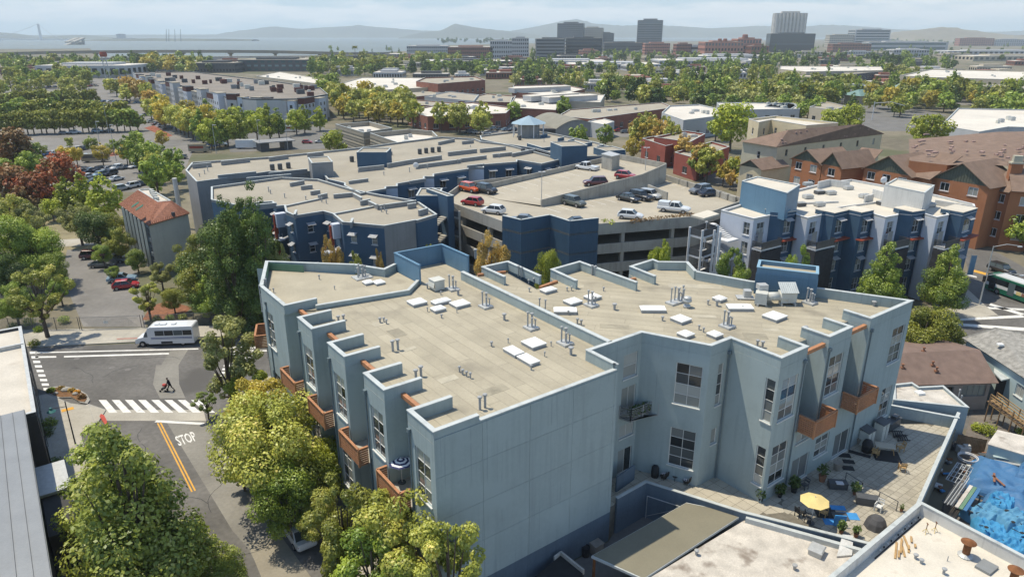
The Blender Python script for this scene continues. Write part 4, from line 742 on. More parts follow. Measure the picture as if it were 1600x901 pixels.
for i,(x,y,w_,l_,h_,r0) in enumerate(((1538,806,2.4,2.0,1.3,.3),(1562,792,2.2,1.8,1.5,.8),(1548,830,2.3,2.0,1.1,1.2),(1580,818,2.5,2.0,1.5,.1),(1600,845,2.4,2.2,1.3,.6),(1605,800,2.2,2.0,1.2,1.4),(1528,848,1.8,1.6,.9,.9),(1575,856,2.0,1.8,1.0,.2))):
    p = P(x,y,.5); co,si = math.cos(r0),math.sin(r0); q_ = [Vector((p.x+(u*w_*co-v*l_*si)*.62,p.y+(u*w_*si+v*l_*co)*.62,0)) for u,v in ((-1,-1),(1,-1),(1,1),(-1,1))]
    tarp(q_,h_,'bright blue tarpaulin bundle bulging '+('at the left of the heap','at the back left of the heap','in the middle front of the heap','on top of the heap centre','at the right front of the heap','at the back right of the heap','smallest, at the lower left of the heap','low, at the bottom of the heap')[i],'tarp' if i % 3 else 'tarp3',11+i,30,26,.5)
    for e_ in (0,1): k = MB(); a_,b_ = (q_[0]+q_[1])/2,(q_[2]+q_[3])/2; a_,b_ = (a_,b_) if e_ else ((q_[1]+q_[2])/2,(q_[0]+q_[3])/2); k.cyl(a_.lerp(b_,.12)+Vector((0,0,h_*.8)),a_.lerp(b_,.88)+Vector((0,0,h_*.86)),.03,n=5); o = k.build('rope',M['cover'],None,loc=a_); setp(o,'dark rope tied over a blue tarpaulin bundle','rope','ropes on the bundles')
tarp([P(1530,790,0),P(1650,850,0),P(1660,790,0),P(1560,740,0)],1.3,'smooth darker blue tarpaulin folded over the middle of the yard','tarp2',2,sag=.2)
tarp([P(1500,770,0),P(1600,800,0),P(1640,760,0),P(1520,720,0)],1.5,'blue tarpaulin with planks lying on it, farthest left of the yard','tarp2',5,sag=.15)
tarp([P(1570,765,0),P(1650,790,0),P(1670,750,0),P(1590,735,0)],1.9,'raised blue tarpaulin at the right edge below the low shed','tarp2',6,sag=.1)
for i,(x,y) in enumerate(((1573,797),(1583,815),(1541,823),(1597,832))): p = P(x,y,1.45); k = MB(); k.ball((p.x,p.y,1.46),(.2,.16,.07),7,4); o = k.build('sandbag',M['cover'],None,loc=p); setp(o,'dark sandbag weighing down the bright blue tarpaulin','sandbag','sandbags on the tarpaulins')
rk = thing('pipe_rack','rusty steel rack of long pipes and gutters in the yard','rack',P(1490,800,0)); ya = math.atan2((c0-e2).y,(c0-e2).x)
pa,pb = P(1473,785,1.2),P(1497,752,1.2); dr = (pb-pa); nr_ = Vector((dr.y,-dr.x,0)).normalized()
for j in range(7): k = MB(); k.cyl(pa+nr_*(.12*j)+Vector((0,0,.05*(j % 3))),pb+nr_*(.12*j)+Vector((0,0,.05*(j % 3))),.05); k.build('pipe',M['galv'] if j % 2 else M['steel'],rk)
for j in range(3): k = MB(); a_ = pa+nr_*(1.05+.32*j); k.bar(a_+Vector((0,0,.1)),a_+dr+Vector((0,0,.1)),.28,.1); k.build('gutter',(M['roof_grey_old'],M['green_paint'],M['tarp2'])[j],rk)
for q_ in (pa+dr*.15,pa+dr*.85): k = MB(); k.bar(q_-nr_*.2+Vector((0,0,-.15)),q_+nr_*2.2+Vector((0,0,-.15)),.1,.1); [k.box(((q_+nr_*e_).x,(q_+nr_*e_).y,.5),(.1,.1,1.0)) for e_ in (0,2.0)]; k.build('frame',M['steel'],rk)
lg = thing('ladder','steel ladder frame lying at the far side of the yard','ladder',P(1490,745,0)); la,lb_ = P(1478,748,.9),P(1496,722,.9); nl = Vector(((lb_-la).y,-(lb_-la).x,0)).normalized()*1.5
for j in range(2): k = MB(); k.bar(la+nl*j,lb_+nl*j,.08,.08); k.build('rail',M['galv'],lg)
for j in range(5): k = MB(); k.bar(la+(lb_-la)*j/4,la+(lb_-la)*j/4+nl,.06,.06); k.build('rung',M['galv'],lg)
for j in range(5): k = MB(); k.bar(la+nl*(j+.5)/5,lb_+nl*(j+.5)/5,.05,.05); k.build('rod',M['galv'],lg)
hs = MB(); p = P(1512,716,.8); 
for j in range(24): a0_,a1_ = 2*math.pi*j/24,2*math.pi*(j+1)/24; [hs.cyl((p.x+r0*math.cos(a0_),p.y+r0*math.sin(a0_),.8+z_),(p.x+r0*math.cos(a1_),p.y+r0*math.sin(a1_),.8+z_),.05,n=5,caps=False) for r0,z_ in ((.85,0),(.8,.1),(.87,.2))]
o = hs.build('hose_coil',M['cushion'],None,True,loc=(p.x,p.y,0)); setp(o,'coiled white hose hung over junk in the yard','hose')
for i,(x,y,w,l,h,mm,lb) in enumerate(((1504,706,1.2,.8,.7,'white_wall','white machine casing behind the coiled hose'),(1488,700,.8,.8,.5,'steel','dark scrap machinery at the foot of the terrace wall'),(1525,722,.9,.5,.5,'terracotta','stack of broken bricks beside the coiled hose'),(1545,740,.8,.5,.4,'rust','rusty scrap pile between tarpaulin and shed'),(1530,706,.2,.2,.8,'terracotta','upright orange post beside the white machine'))):
    p = P(x,y,0); k = MB(); k.box((p.x,p.y,h/2),(w,l,h),.4*i,top=.9); k.box((p.x+.2,p.y-.1,h+.12),(w*.5,l*.5,.24),.9*i); o = k.build('scrap',M[mm],None,loc=p); setp(o,lb,'scrap')
for i,(x,y) in enumerate(((1553,747),(1560,752))): p = P(x,y,1.5); k = MB(); k.box((p.x,p.y,1.62),(1.6,.18,.06),1.0+.6*i); o = k.build('plank',M['terracotta'],None,loc=p); setp(o,'reddish plank lying across the blue tarpaulin','plank','planks on the tarpaulin')
jk = random.Random(8)
for i,(x,y,lb) in enumerate(((1482,722,'dark bucket beside the terrace wall'),(1474,742,'pale bin lid at the foot of the terrace wall'),(1508,738,'rusty frame lying beside the ladder'),(1520,742,'stack of grey pallets beside the blue tarpaulin'),(1468,765,'coil of black pipe by the terrace wall'),(1535,730,'broken white appliance by the lean-to'),(1516,728,'orange crate beside the hose'),(1540,716,'heap of timber against the lean-to'),(1562,728,'blue drum in front of lean-to'),(1497,792,'pile of steel offcuts below the rack'))):
    p = P(x,y,0); t = thing('yard_junk',lb,'junk',(p.x,p.y,0),jk.uniform(0,3))
    for j in range(4): k = MB(); w_ = jk.uniform(.25,.9); k.box((jk.uniform(-.4,.4),jk.uniform(-.4,.4),.12+.13*j),(w_,jk.uniform(.1,.6),.13),jk.uniform(0,3)); k.local('piece',M[('steel','rust','white_wall','galv','wood_fence','terracotta','hvac','play_blue')[(i+j*3) % 8]],t)
# ------------------------------------------------------------------ houses at the right edge
M['brown_shingle'] = mat('brown_shingle',(.185,.13,.105),.14,1.2,.9,.35,14); M['grey_shingle'] = mat('grey_shingle',(.27,.26,.235),.28,2.2,.9,.4,10); M['pink_wall'] = mat('taupe_siding',(.30,.25,.22),.08,.7,.85); M['light_blue_wall'] = mat('light_blue_siding',(.36,.45,.46),.06,.6,.85)
def gable(parent,a,b,ridge_a,ridge_b,th,m,name='roof'):    # one roof plane a-b eave, ridge
    k = MB(); n = (b-a).cross(ridge_a-a).normalized(); 
    if n.z < 0: n = -n
    q_ = [a,b,ridge_b,ridge_a]; k.add([*q_,*[p-n*th for p in q_]],[(0,1,2,3),(7,6,5,4),(0,4,5,1),(1,5,6,2),(2,6,7,3),(3,7,4,0)]); return k.build(name,m,parent)
hb = thing('brown_house','taupe house with brown shingle roof beside the end of the terrace','house',P(1480,640,0))
ea,eb = P(1375,603,3.6),P(1561,598,3.6); ra_,rb_ = P(1390,552,5.6),P(1531,546,5.6); gable(hb,ea,eb,ra_,rb_,.12,M['brown_shingle'])
back = Vector((0,6.5,0)); gable(hb,ea+back*1.9,eb+back*1.9,ra_,rb_,.12,M['brown_shingle'])
fw0,fw1 = ea+Vector((0,.5,0)),eb+Vector((-.5,.5,0)); facade(hb,fw0,fw1,0,3.6,M['pink_wall'],[((fw1-fw0).length-3.2,(fw1-fw0).length-.4,1.7,3.1,4,1),((fw1-fw0).length-5.6,(fw1-fw0).length-4.2,.2,3.0,1,1)],M['frame_dark'],M['glass'])
k = MB(); k.prism([fw1,fw1+Vector((0,11.4,0)),fw1+Vector((-.3,11.4,0)),fw1+Vector((-.3,0,0))],0,3.6); k.add([fw1+Vector((0,0,0)),fw1+Vector((0,11.5,0)),rb_+Vector((-.2,0,-.1))],[(0,1,2)]); k.build('gable_wall',M['pink_wall'],hb)
for px,py,zz in ((1410,575,4.6),(1457,571,4.7),(1463,580,4.4),(1443,549,5.5)): p = P(px,py,zz); k = MB(); k.box((p.x,p.y,zz+.05),(.4,.35,.2)); k.cyl((p.x,p.y,zz),(p.x,p.y,zz+.45),.09); k.lathe((p.x,p.y,zz+.45),[(.16,0),(.16,.1),(.02,.16)],8); k.build('roof_vent',M['terracotta'],hb)
fl = thing('flat_annex','low annex with stained white flat roof at the far end of terrace','building',P(1440,640,0)); ap = [P(1396,624,4.6),P(1514,636,4.6),P(1474,602,4.6),P(1436,604,4.6),P(1425,597,4.6),P(1396,600,4.6)]
k = MB(); k.prism(ap,0,4.3); k.build('walls',M['terrace_wall'],fl); k = MB(); k.sheet([p-Vector((0,0,.29)) for p in ap]); k.build('roof',M['roof_grey_old'],fl); coping_run(fl,ap,4.3,4.55,.18,M['terrace_wall'],M['coping'],closed=True)
k = MB(); p = P(1437,614,4.4); k.box((p.x,p.y,4.45),(.8,.7,.25),.2); k.build('skylight',M['white_plastic'],fl); pipe(1497,622,.9,.05,fl,4.3); pipe(1501,626,.5,.04,fl,4.3)
gh = thing('blue_house','pale blue house with grey shingle roof and wooden stairs at right edge','house',P(1570,640,0))
k0,k1 = P(1503,527,5.2),P(1615,600,5.2); up_ = P(1555,511,7.0); up2 = P(1700,540,7.0); gable(gh,k0,k1,up_,up2,.15,M['grey_shingle']); gable(gh,k0+(up_-k0)*2-Vector((0,0,3.6)),k1+(up2-k1)*2-Vector((0,0,3.6)),up_,up2,.15,M['grey_shingle'])
dk = (k1-k0).normalized(); nk = Vector((-dk.y,dk.x,0)); h0,h1 = k0+nk*.4+dk*.4,k1+nk*.4+dk*3; facade(gh,h0,h1,0,5.2,M['light_blue_wall'],[((P(1590,610,3)-h0).dot(dk),(P(1590,610,3)-h0).dot(dk)+1.3,2.6,4.0,2,1)],M['frame'],M['glass'],sill=.05); k = MB(); k.add([h0,h0+nk*10,up_+dk*.4-Vector((0,0,.15))],[(0,2,1)]); k.prism([h0,h0+nk*10,h0+nk*10+dk*.2,h0+dk*.2],0,5.2); k.build('gable_wall',M['light_blue_wall'],gh)
for px,py in ((1563,538),(1577,529),(1592,530)): p = P(px,py,6.3); k = MB(); k.box((p.x,p.y,6.3),(.6,.5,.2)); k.build('roof_vent',M['white_plastic'],gh)
pr = MB(); p0,p1,p2,p3 = P(1553,575,3.9),P(1584,590,3.9),P(1565,594,3.9),P(1553,582,3.9); pr.prism([p1,p0,p3,p2] if area([p1,p0,p3,p2]) > 0 else [p2,p3,p0,p1],3.8,3.95); pr.build('porch_roof',M['coping'],gh); k = MB(); p = P(1568,602,2.9); k.box((p.x,p.y+.3,2.5),(1.0,.1,2.2),-.6); k.build('door',M['black'],gh)
st_ = thing('wooden_stairs','outdoor wooden stair and landing with railing at the blue house','stairs',P(1570,650,0)); sa,sb = P(1546,628,2.4),P(1600,668,1.4)
ds = (sb-sa); ns = Vector((-ds.y,ds.x,0)).normalized()*1.0
for j in range(9): k = MB(); p = sa+ds*(j/8)+ns*.5; k.box((p.x,p.y,p.z),(.5,1.1,.06),math.atan2(ds.y,ds.x)); k.build('tread',M['wood_fence'],st_)
for e_ in (0,1):
    k = MB(); a_,b_ = sa+ns*e_,sb+ns*e_; [k.bar(a_+Vector((0,0,h)),b_+Vector((0,0,h)),.06,.1) for h in (-.15,.35,.65,.95)]; k.build('railing',M['wood_chair'],st_)
    for j in range(4): k = MB(); p = a_+ds*(j/3); k.box((p.x,p.y,(p.z+1)/2),(.1,.1,p.z+1)); k.build('post',M['wood_fence'],st_)
fe = thing('board_fence','weathered upright board fence behind the builders yard','fence',P(1510,690,0)); fa,fb = P(1497,678,1.8),P(1543,687,1.8); n_ = 18
for j in range(n_): p = fa+(fb-fa)*((j+.5)/n_); k = MB(); k.box((p.x,p.y,.9+.02*(j % 3)),((fb-fa).length/n_*.93,.03,1.8),math.atan2((fb-fa).y,(fb-fa).x)); k.build('board',M['wood_fence'],fe)
ls = thing('lean_to','low shed with weathered roof and leaning metal sheets at right edge of yard','shed',P(1580,730,0)); q_ = [P(1545,693,2.2),P(1610,712,2.2),P(1640,690,2.2),P(1560,672,2.2)]
k = MB(); k.prism(q_,0,2.1); k.build('walls',M['light_blue_wall'],ls); k = MB(); k.prism([p+(p-sum(q_,Vector())/4)*.05 for p in q_],2.1,2.2); k.build('roof',M['roof_grey_old'],ls)
for j in range(5): k = MB(); a_ = P(1552+2*j,712+7*j,1.2-.12*j); k.bar(a_,a_+Vector((3.6,-1.2,-.1)),.35,.05); k.build('metal_sheet',M['galv'] if j % 2 else M['light_blue_wall'],ls)
# ------------------------------------------------------------------ trees
def lm2(n,a,b,t=.4,c=None): f = 2.4; g = lambda q: (q[0]*f*1.1,q[1]*f*1.02,q[2]*f*.7); return leafmat(n,g(a),g(b),t,g(c) if c else None)
LM = {
 'maple': lm2('leaf_maple',(.06,.09,.02),(.165,.195,.045),.28,(.24,.25,.12)),
 'green': lm2('leaf_green',(.05,.085,.018),(.14,.185,.035),.3),'olive': lm2('leaf_olive',(.082,.10,.022),(.19,.205,.055),.3,(.30,.27,.13)),
 'gold': lm2('leaf_gold',(.13,.12,.022),(.25,.21,.045),.3),'lime': lm2('leaf_lime',(.085,.115,.015),(.185,.215,.034),.35),
 'dark': lm2('leaf_dark',(.018,.034,.008),(.055,.085,.02),.15),'pine': lm2('leaf_pine',(.05,.065,.010),(.115,.125,.022),.18),'red': lm2('leaf_red',(.075,.04,.02),(.15,.042,.022),.2,(.22,.055,.025)),'rust': lm2('leaf_rust',(.065,.05,.025),(.115,.06,.032),.2,(.15,.055,.03)),
 'grey': lm2('leaf_greygreen',(.09,.105,.045),(.19,.205,.09),.3),'brown': lm2('leaf_brown',(.13,.095,.035),(.23,.17,.06),.25),'orange': lm2('leaf_orange',(.20,.12,.02),(.34,.19,.03),.25)}
M['bark'] = mat('bark',(.11,.085,.065),.3,4,.95,.4,10); M['bark_pale'] = mat('bark_pale',(.25,.22,.18),.25,4,.95,.4,10)
SH = {  # total height, clear stem, crown radius, outline, clumps, clump size, leaf share of airy gaps
 'cone': (10.5,1.4,3.7,lambda t: (t/.22)**.6 if t < .22 else (1-(t-.22)/.78)**.72,75,.24),
 'round': (8.5,2.0,3.6,lambda t: max(0,1-(2*t-1)**2)**.5,46,.28),
 'airy': (9.0,2.2,3.8,lambda t: max(0,1-(2*t-1)**2)**.45*(.72+.28*t),46,.19),
 'thin': (9.0,2.4,3.8,lambda t: max(0,1-(2*t-1)**2)**.45*(.7+.3*t),34,.15),
 'flat': (7.5,2.0,4.2,lambda t: max(0,1-(2*t-1)**2)**.4,50,.25),
 'cypress': (15,.4,3.6,lambda t: (t/.12)**.5 if t < .12 else (1-(t-.12)/.88)**.55,70,.25),
 'poplar': (13,1.0,2.1,lambda t: (t/.2)**.6 if t < .2 else (1-(t-.2)/.8)**.5,50,.36),
 'lolly': (6.0,2.0,2.2,lambda t: max(0,1-(2*t-1)**2)**.5,24,.32)}
LOD = {0: (25000,.168),1: (2600,.5),2: (620,.95)}
TC = {}
def crown_mesh(shape,lod,var):
    key = (shape,lod,var)
    if key in TC: return TC[key]
    Ht,h0,R,f,nc,cs = SH[shape]; n,ls = LOD[lod]; n = int(n*{'thin': .4,'airy': .72}.get(shape,1)); rg = np.random.default_rng(hash((shape,var)) % 9973 if False else sum(map(ord,shape))*7+var*131); 
    t = rg.beta(1.15,1.25,nc); ang = rg.uniform(0,2*np.pi,nc); rr = np.sqrt(rg.uniform(.12,1,nc)); rad = np.array([f(min(.995,max(.005,q))) for q in t])*R
    # uneven outline: lobes that swell and pinch with direction
    lob = 1+.16*np.sin(2*ang+var)+.12*np.sin(3*ang+2.3*var+4*t); rad = rad*lob
    C = np.stack([np.cos(ang)*rad*rr*.86,np.sin(ang)*rad*rr*.86,h0+t*(Ht-h0)*.97+.05*Ht*rg.normal(size=nc)*.4],1)
    cr = R*cs*rg.uniform(.7,1.35,nc)*np.clip(rad/R*1.5,.5,1.1)
    w = cr**2; w /= w.sum(); ci = rg.choice(nc,n,p=w); d = rg.normal(size=(n,3)); d /= np.linalg.norm(d,axis=1)[:,None]; d[:,2] = d[:,2]*.85+.12
    ln_ = rg.uniform(.45,1.08,n)**.6; c = C[ci]+d*(cr[ci]*ln_)[:,None]
    me = quadcloud(c,ls*R/3.7,rg,'crown',.35,rg.uniform(.15,.85,nc)[ci],d); me.materials.append(LM['green'])
    k = MB(); k.cyl((0,0,-.1),(.1,0,h0+.25*(Ht-h0)),R*.07,R*.045,7,False); k.cyl((.1,0,h0+.25*(Ht-h0)),(0,.1,h0+.72*(Ht-h0)),R*.045,R*.018,6,False)
    if lod < 2:
        for i in rg.choice(nc,min(nc,22 if lod == 0 else 9),False):
            zb = h0*(.8+.1*rg.uniform())+.45*max(0,C[i][2]-h0)*rg.uniform(.3,1); b = Vector((.08,.02,zb)); e = Vector(C[i]); mid = b+(e-b)*.55+Vector((0,0,-.06*(e-b).length)); k.cyl(b,mid,R*.026,R*.017,5,False); k.cyl(mid,e,R*.017,R*.006,5,False)
    tm = k.mesh('trunk',M['bark'],smooth=True); TC[key] = (me,tm); return TC[key]
NT = [0]
def tree_at(p,s,shape,leaf,label,group=None,name='tree',rz=None,sz=1.0,lod=None,bark='bark'):
    d = depth(Vector((p.x,p.y,3))); lod = (0 if d < 95 else 1 if d < 300 else 2) if lod is None else lod; NT[0] += 1
    me,tm = crown_mesh(shape,lod,NT[0] % (4 if lod == 0 else 6)); t = thing(name,label,'tree',(p.x,p.y,0),random.uniform(0,6.28) if rz is None else rz,group)
    t.scale = (s,s,s*sz); put('crown',me,t,m=LM[leaf]); put('trunk',tm,t,m=M[bark]); return t
def T(px,py,w,shape,leaf,label,group=None,sz=1.0,name='tree',lod=None,bark='bark',zc=.5):   # crown centre in the photo and its width
    Ht,h0,R = SH[shape][:3]; s = 1.0
    for _ in range(6): p = P(px,py,s*sz*(h0+(Ht-h0)*zc)); s = w*depth(p)/FPX/(2*R*.98)
    return tree_at(p,s,shape,leaf,label,group,name,sz=sz,lod=lod,bark=bark)
# trees by the near street
T(168,752,170,'cone','maple','tall dense green maple behind the larger one at lower left',name='street_tree',sz=.95,zc=.45)
T(206,832,250,'cone','maple','largest dense green maple at the lower left of the street',name='street_tree',sz=1.05,zc=.42)
T(338,890,88,'cone','maple','small dense green maple at the bottom edge beside the road',name='street_tree',zc=.4)
T(350,556,140,'thin','grey','thin airy tree with bare branches in front of the zebra crossing',name='street_tree',sz=1.15)
T(392,612,96,'thin','lime','bright green tree at the building corner below the airy one',name='street_tree')
T(322,628,44,'thin','green','small loose green tree left of the yellow one',name='street_tree',sz=.9)
T(424,686,172,'round','olive','big yellowish street tree before the far balconies',name='street_tree')
T(405,642,120,'airy','gold','golden leafed street tree behind the big yellowish one',name='street_tree')
T(448,776,112,'round','green','green street tree over the parked white car',name='street_tree')
T(510,728,90,'round','lime','bright green street tree under the second balcony',name='street_tree',sz=1.1)
T(534,824,140,'airy','olive','olive green street tree between two green ones',name='street_tree',sz=1.25)
T(634,846,185,'airy','olive','large yellow green street tree at the near corner of the building',name='street_tree',sz=1.1)
T(580,888,170,'airy','green','green street tree at the bottom edge left of the corner',name='street_tree')
tree_at(W(-.9,-2.6),.98,'thin','olive','sprawling olive green tree in front of the wall corner',name='street_tree',sz=1.3,lod=0)
T(474,742,96,'round','green','green street tree between the big yellowish one and the second balcony',name='street_tree')
T(378,735,62,'airy','olive','low olive tree at the kerb below the yellowish one',name='street_tree',sz=.8)
T(498,800,90,'airy','olive','olive tree right of the parked white car',name='street_tree')
T(660,800,96,'airy','green','green crown against the near corner windows',name='street_tree',sz=1.2)
# park and car park at left
for a_ in ((22,232,62,'round','rust','rust coloured flowering gum with a bare trunk at left edge'),(12,285,64,'round','rust','dark rust flowering gum low at the left edge'),(50,292,60,'round','red','reddish flowering gum between two rust ones'),(95,265,54,'round','red','bright scarlet flowering gum by the parked cars'),(78,308,30,'round','rust','small scarlet shrub-like gum beside the limes'),(35,312,44,'round','rust','low rust gum hanging over the lawn'),
           (102,302,46,'cone','lime','left one of two yellow green limes'),(128,300,48,'cone','lime','middle yellow green lime before the car park'),(160,303,56,'cone','lime','right larger yellow green lime near the tiled house'),(80,325,30,'round','lime','small pale lime at the left of the row'),
           (120,340,60,'airy','grey','grey green tree below the limes'),(150,356,56,'round','dark','dark tree by the car park entrance'),(172,354,50,'round','pine','dark olive tree left of the tiled house'),(184,378,44,'round','pine','dark olive tree over the parked cars'),(213,405,32,'round','green','small green tree at the door of the tiled house'),(160,396,28,'lolly','green','small car park tree among the parked cars'),(176,425,20,'lolly','green','tiny car park tree above the red car'),
           (18,340,84,'airy','olive','pale olive tree at the left edge below the gums'),(15,385,92,'round','green','dense green tree at the left edge'),(58,390,76,'round','green','green tree beside the lawn at left'),(50,350,70,'airy','grey','thin grey green tree above the lawn at left'),(8,430,66,'round','dark','dark leaved tree at the left edge by the fence'),(85,420,50,'round','green','green tree at the edge of the car park'),(58,458,100,'thin','olive','light green tree with slim trunk rising over the pavement'),(92,450,40,'airy','green','slim green tree behind the fence at left'),(20,470,60,'round','green','dense green tree behind the fence at left'),
           (229,462,56,'thin','olive','light green tree at the gate right of the car park'),(270,466,36,'round','pine','small dark green tree behind the minibus'),(322,460,54,'cone','green','bright green pointed tree behind the minibus'),(385,448,52,'round','grey','grey green bush beside the building corner'),(250,425,40,'airy','grey','pale thin tree right of the tiled house')):
    T(*a_[:5],a_[5],name='park_tree',lod=0 if a_[1] > 330 else 1)
def TD(px,yt,w,D,shape,leaf,label,group=None,name='street_tree'):       # tree at a known distance: top of crown and width in the photo
    dx,dy,dz = ray(px,yt); zt = CAMH+dz*D/dy; Ht,h0,R = SH[shape][:3]; s = w*(D*CT+20*ST)/FPX/(2*R); tree_at(Vector((dx*D/dy,D,0)),s,shape,leaf,label,group,name,sz=zt/(s*Ht),lod=0)
CL = ('tallest dark evergreen','tall dark evergreen at right','dark bushy evergreen by the tiled house','dark evergreen in front of the tall ones','dark evergreen nearest the blue block','low dark evergreen behind the bright tree','low dark evergreen by the building corner','slim dark evergreen between the tall ones','dark evergreen in the middle','dark evergreen at the left foot')
for i,a_ in enumerate(((344,350,82,1.25),(388,352,80,1.25),(308,398,64,1.1),(352,402,104,1.1),(400,405,82,1.05),(326,440,76,1.0),(380,446,92,1.0),(352,372,70,1.2),(374,385,90,1.15),(300,430,50,1.0))):
    if i in (0,1,7): TD(*((345,292,92),(392,288,96),0,0,0,0,0,(368,300,92))[i],(91,92,0,0,0,0,0,94)[i],'cypress','dark',CL[i]+' in the evergreen clump','evergreen clump','evergreen_tree'); continue
    T(a_[0],a_[1],a_[2],'round','pine' if i in (2,5) else 'dark',CL[i]+' in the evergreen clump','evergreen clump',a_[3],'evergreen_tree',0)
# around the grey-blue building and the right street
for a_ in ((515,372,46,'airy','brown','brownish tree before the dark blue front'),(590,385,30,'airy','brown','thin brownish tree right of the dark blue front'),(553,394,40,'airy','olive','low olive tree between the two brownish ones'),(672,382,44,'airy','olive','olive tree below the outdoor stairs'),(768,366,66,'airy','brown','brown green tree in front of the parking garage'),(858,396,50,'round','lime','lime green tree in front of the navy panels'),(1036,376,50,'airy','lime','thin bright tree before the parking garage decks'),(1150,388,68,'airy','green','green tree beside the white outdoor stairs'),(1252,384,46,'airy','green','green tree behind the ribbed blue stair house'),(436,378,44,'airy','grey','grey leaved tree at the foot of the blue block')): TD(a_[0],a_[1],a_[2],92.5,*a_[3:])
for a_ in ((1446,516,100,'flat','pine','broad round golden green tree with pale flowers beside the brown roofed house'),(1545,330,54,'round','olive','left yellow green tree before the orange flats'),(1590,345,52,'round','green','green tree at the right edge before the orange flats'),(622,294,28,'airy','olive','small olive tree in the courtyard of the blue block')):
    T(*a_[:5],a_[5],name='street_tree',lod=0)
# low shrubs and hedges
def shrub(px,py,r_,leaf,label,n=500,group=None,nm='shrub',z=0,flat=.75,size=.16):
    p = P(px,py,z+r_*.5); t = thing(nm,label,'shrub',(p.x,p.y,z),0,group); me = leafball(r_,n,size*max(1,r_),int(px*7+py),flat); me.materials.append(LM[leaf]); put('foliage',me,t,(0,0,r_*flat*.8)); k = MB(); k.cyl((0,0,0),(0,0,r_*.6),.04); k.local('stem',M['bark'],t)
for i,(x,y,r_,lf,lb) in enumerate(((53,537,.8,'pine','round clipped shrub at the end of the left pavement'),(80,610,.5,'green','green tuft at the left end of the planted island'),(96,607,.45,'brown','brown grass tuft behind the boulder in the island'),(112,610,.45,'brown','brown grass tuft right of the boulder in island'),(128,620,.5,'rust','rusty grass tuft at the right tip of the island'),(120,613,.4,'orange','dry orange grass in the island'),(72,675,.9,'dark','dark hedge bush beside the left building near the lamp'),(88,725,.9,'dark','dark hedge bush further along the left building'),(78,660,.8,'green','green hedge bush at the porch of the left building'),(1500,640,.8,'olive','grey olive bush behind the end of terrace wall'),(1545,672,1.0,'lime','yellow flowering bush by the wooden stairs'),(1528,668,.7,'lime','small yellow bush left of the wooden stairs'),(1600,675,.8,'green','green bush under the wooden stairs'),(100,500,.9,'green','green shrub behind the fence left of the gate'),(45,503,1.0,'lime','pale green shrub behind the fence at left'),(20,510,.8,'green','low green shrub at the left end of the fence'),(60,515,.7,'green','low green shrub by the fence'),(245,498,.7,'green','low hedge behind the minibus'),(265,497,.7,'green','low hedge beside the bark bed'),(285,495,.7,'lime','yellow green hedge end behind the minibus'),(1500,455,.9,'dark','dark hedge under the right corner flats'),(1470,462,.9,'dark','dark hedge under the trees at the flats'),(1485,458,.8,'dark','dark hedge beside the corner pavement'))): shrub(x,y,r_,lf,lb)

tree_at(P(1368,500),1.05,'cone','green','left of two green trees before the navy and white flats',name='street_tree',lod=0,sz=1.1)
tree_at(P(1466,496),1.02,'cone','green','right of two green trees at the street corner flats',name='street_tree',lod=0,sz=1.1)
# ------------------------------------------------------------------ vehicles
M['tyre'] = mat('tyre',(.018,.018,.018),.1,3,.9); M['rim'] = mat('rim',(.35,.35,.36),.1,3,.4,metal=.6); M['car_glass'] = glass('car_glass',(.015,.018,.02),(.10,.13,.14),.5)
M['lamp'] = mat('headlamp',(.65,.67,.68),.05,3,.2); M['tail'] = mat('tail_lamp',(.30,.015,.012),.1,3,.3)
def paint(n,c,rough=.3):
    if 'car_'+n in MATS: return MATS['car_'+n]
    m = mat('car_'+n,c,.02,.5,rough,spec=.5); m.node_tree.nodes['Principled BSDF'].inputs['Coat Weight'].default_value = .6; return m
PC = {'white': (.62,.63,.63),'silver': (.38,.40,.41),'grey': (.13,.14,.15),'black': (.018,.019,.021),'red': (.36,.02,.025),'orange': (.55,.085,.012),'blue': (.06,.12,.24),'maroon': (.095,.02,.025),'green': (.09,.10,.085),'navy': (.025,.035,.06),'paleblue': (.22,.32,.40),'tan': (.30,.26,.19)}
CT_ = {  # body stations (x, z low, z top, half width); cabin (x belt front, x roof front, x roof back, x belt back, z roof)
 'sedan': ([(-2.3,.42,.62,.74),(-2.2,.3,.92,.84),(-1.2,.26,.98,.9),(.9,.26,.95,.9),(1.75,.28,.86,.86),(2.2,.32,.70,.78),(2.3,.42,.58,.66)],(.95,.25,-.95,-1.75,1.44),1.35),
 'hatch': ([(-2.0,.42,.7,.74),(-1.95,.3,.98,.84),(-1.0,.26,1.0,.88),(.9,.26,.98,.88),(1.6,.28,.9,.84),(2.0,.32,.72,.76),(2.08,.42,.6,.64)],(1.05,.35,-1.35,-1.9,1.52),1.25),
 'suv': ([(-2.3,.5,.8,.8),(-2.25,.36,1.08,.9),(-1.2,.32,1.1,.94),(.9,.32,1.08,.94),(1.8,.34,1.02,.9),(2.2,.38,.85,.82),(2.3,.48,.7,.7)],(1.0,.45,-1.75,-2.15,1.72),1.4),
 'pickup': ([(-2.8,.55,.9,.84),(-2.75,.45,1.12,.92),(-.7,.42,1.12,.94),(1.1,.42,1.12,.94),(2.0,.44,1.06,.92),(2.5,.48,.92,.86),(2.6,.55,.8,.74)],(1.25,.7,-.45,-.75,1.8),1.65),
 'camper': ([(-2.8,.55,.9,.84),(-2.75,.45,1.12,.92),(-.7,.42,1.12,.94),(1.1,.42,1.12,.94),(2.0,.44,1.06,.92),(2.5,.48,.92,.86),(2.6,.55,.8,.74)],(1.25,.7,-.45,-.75,1.8),1.65)}
CM = {}
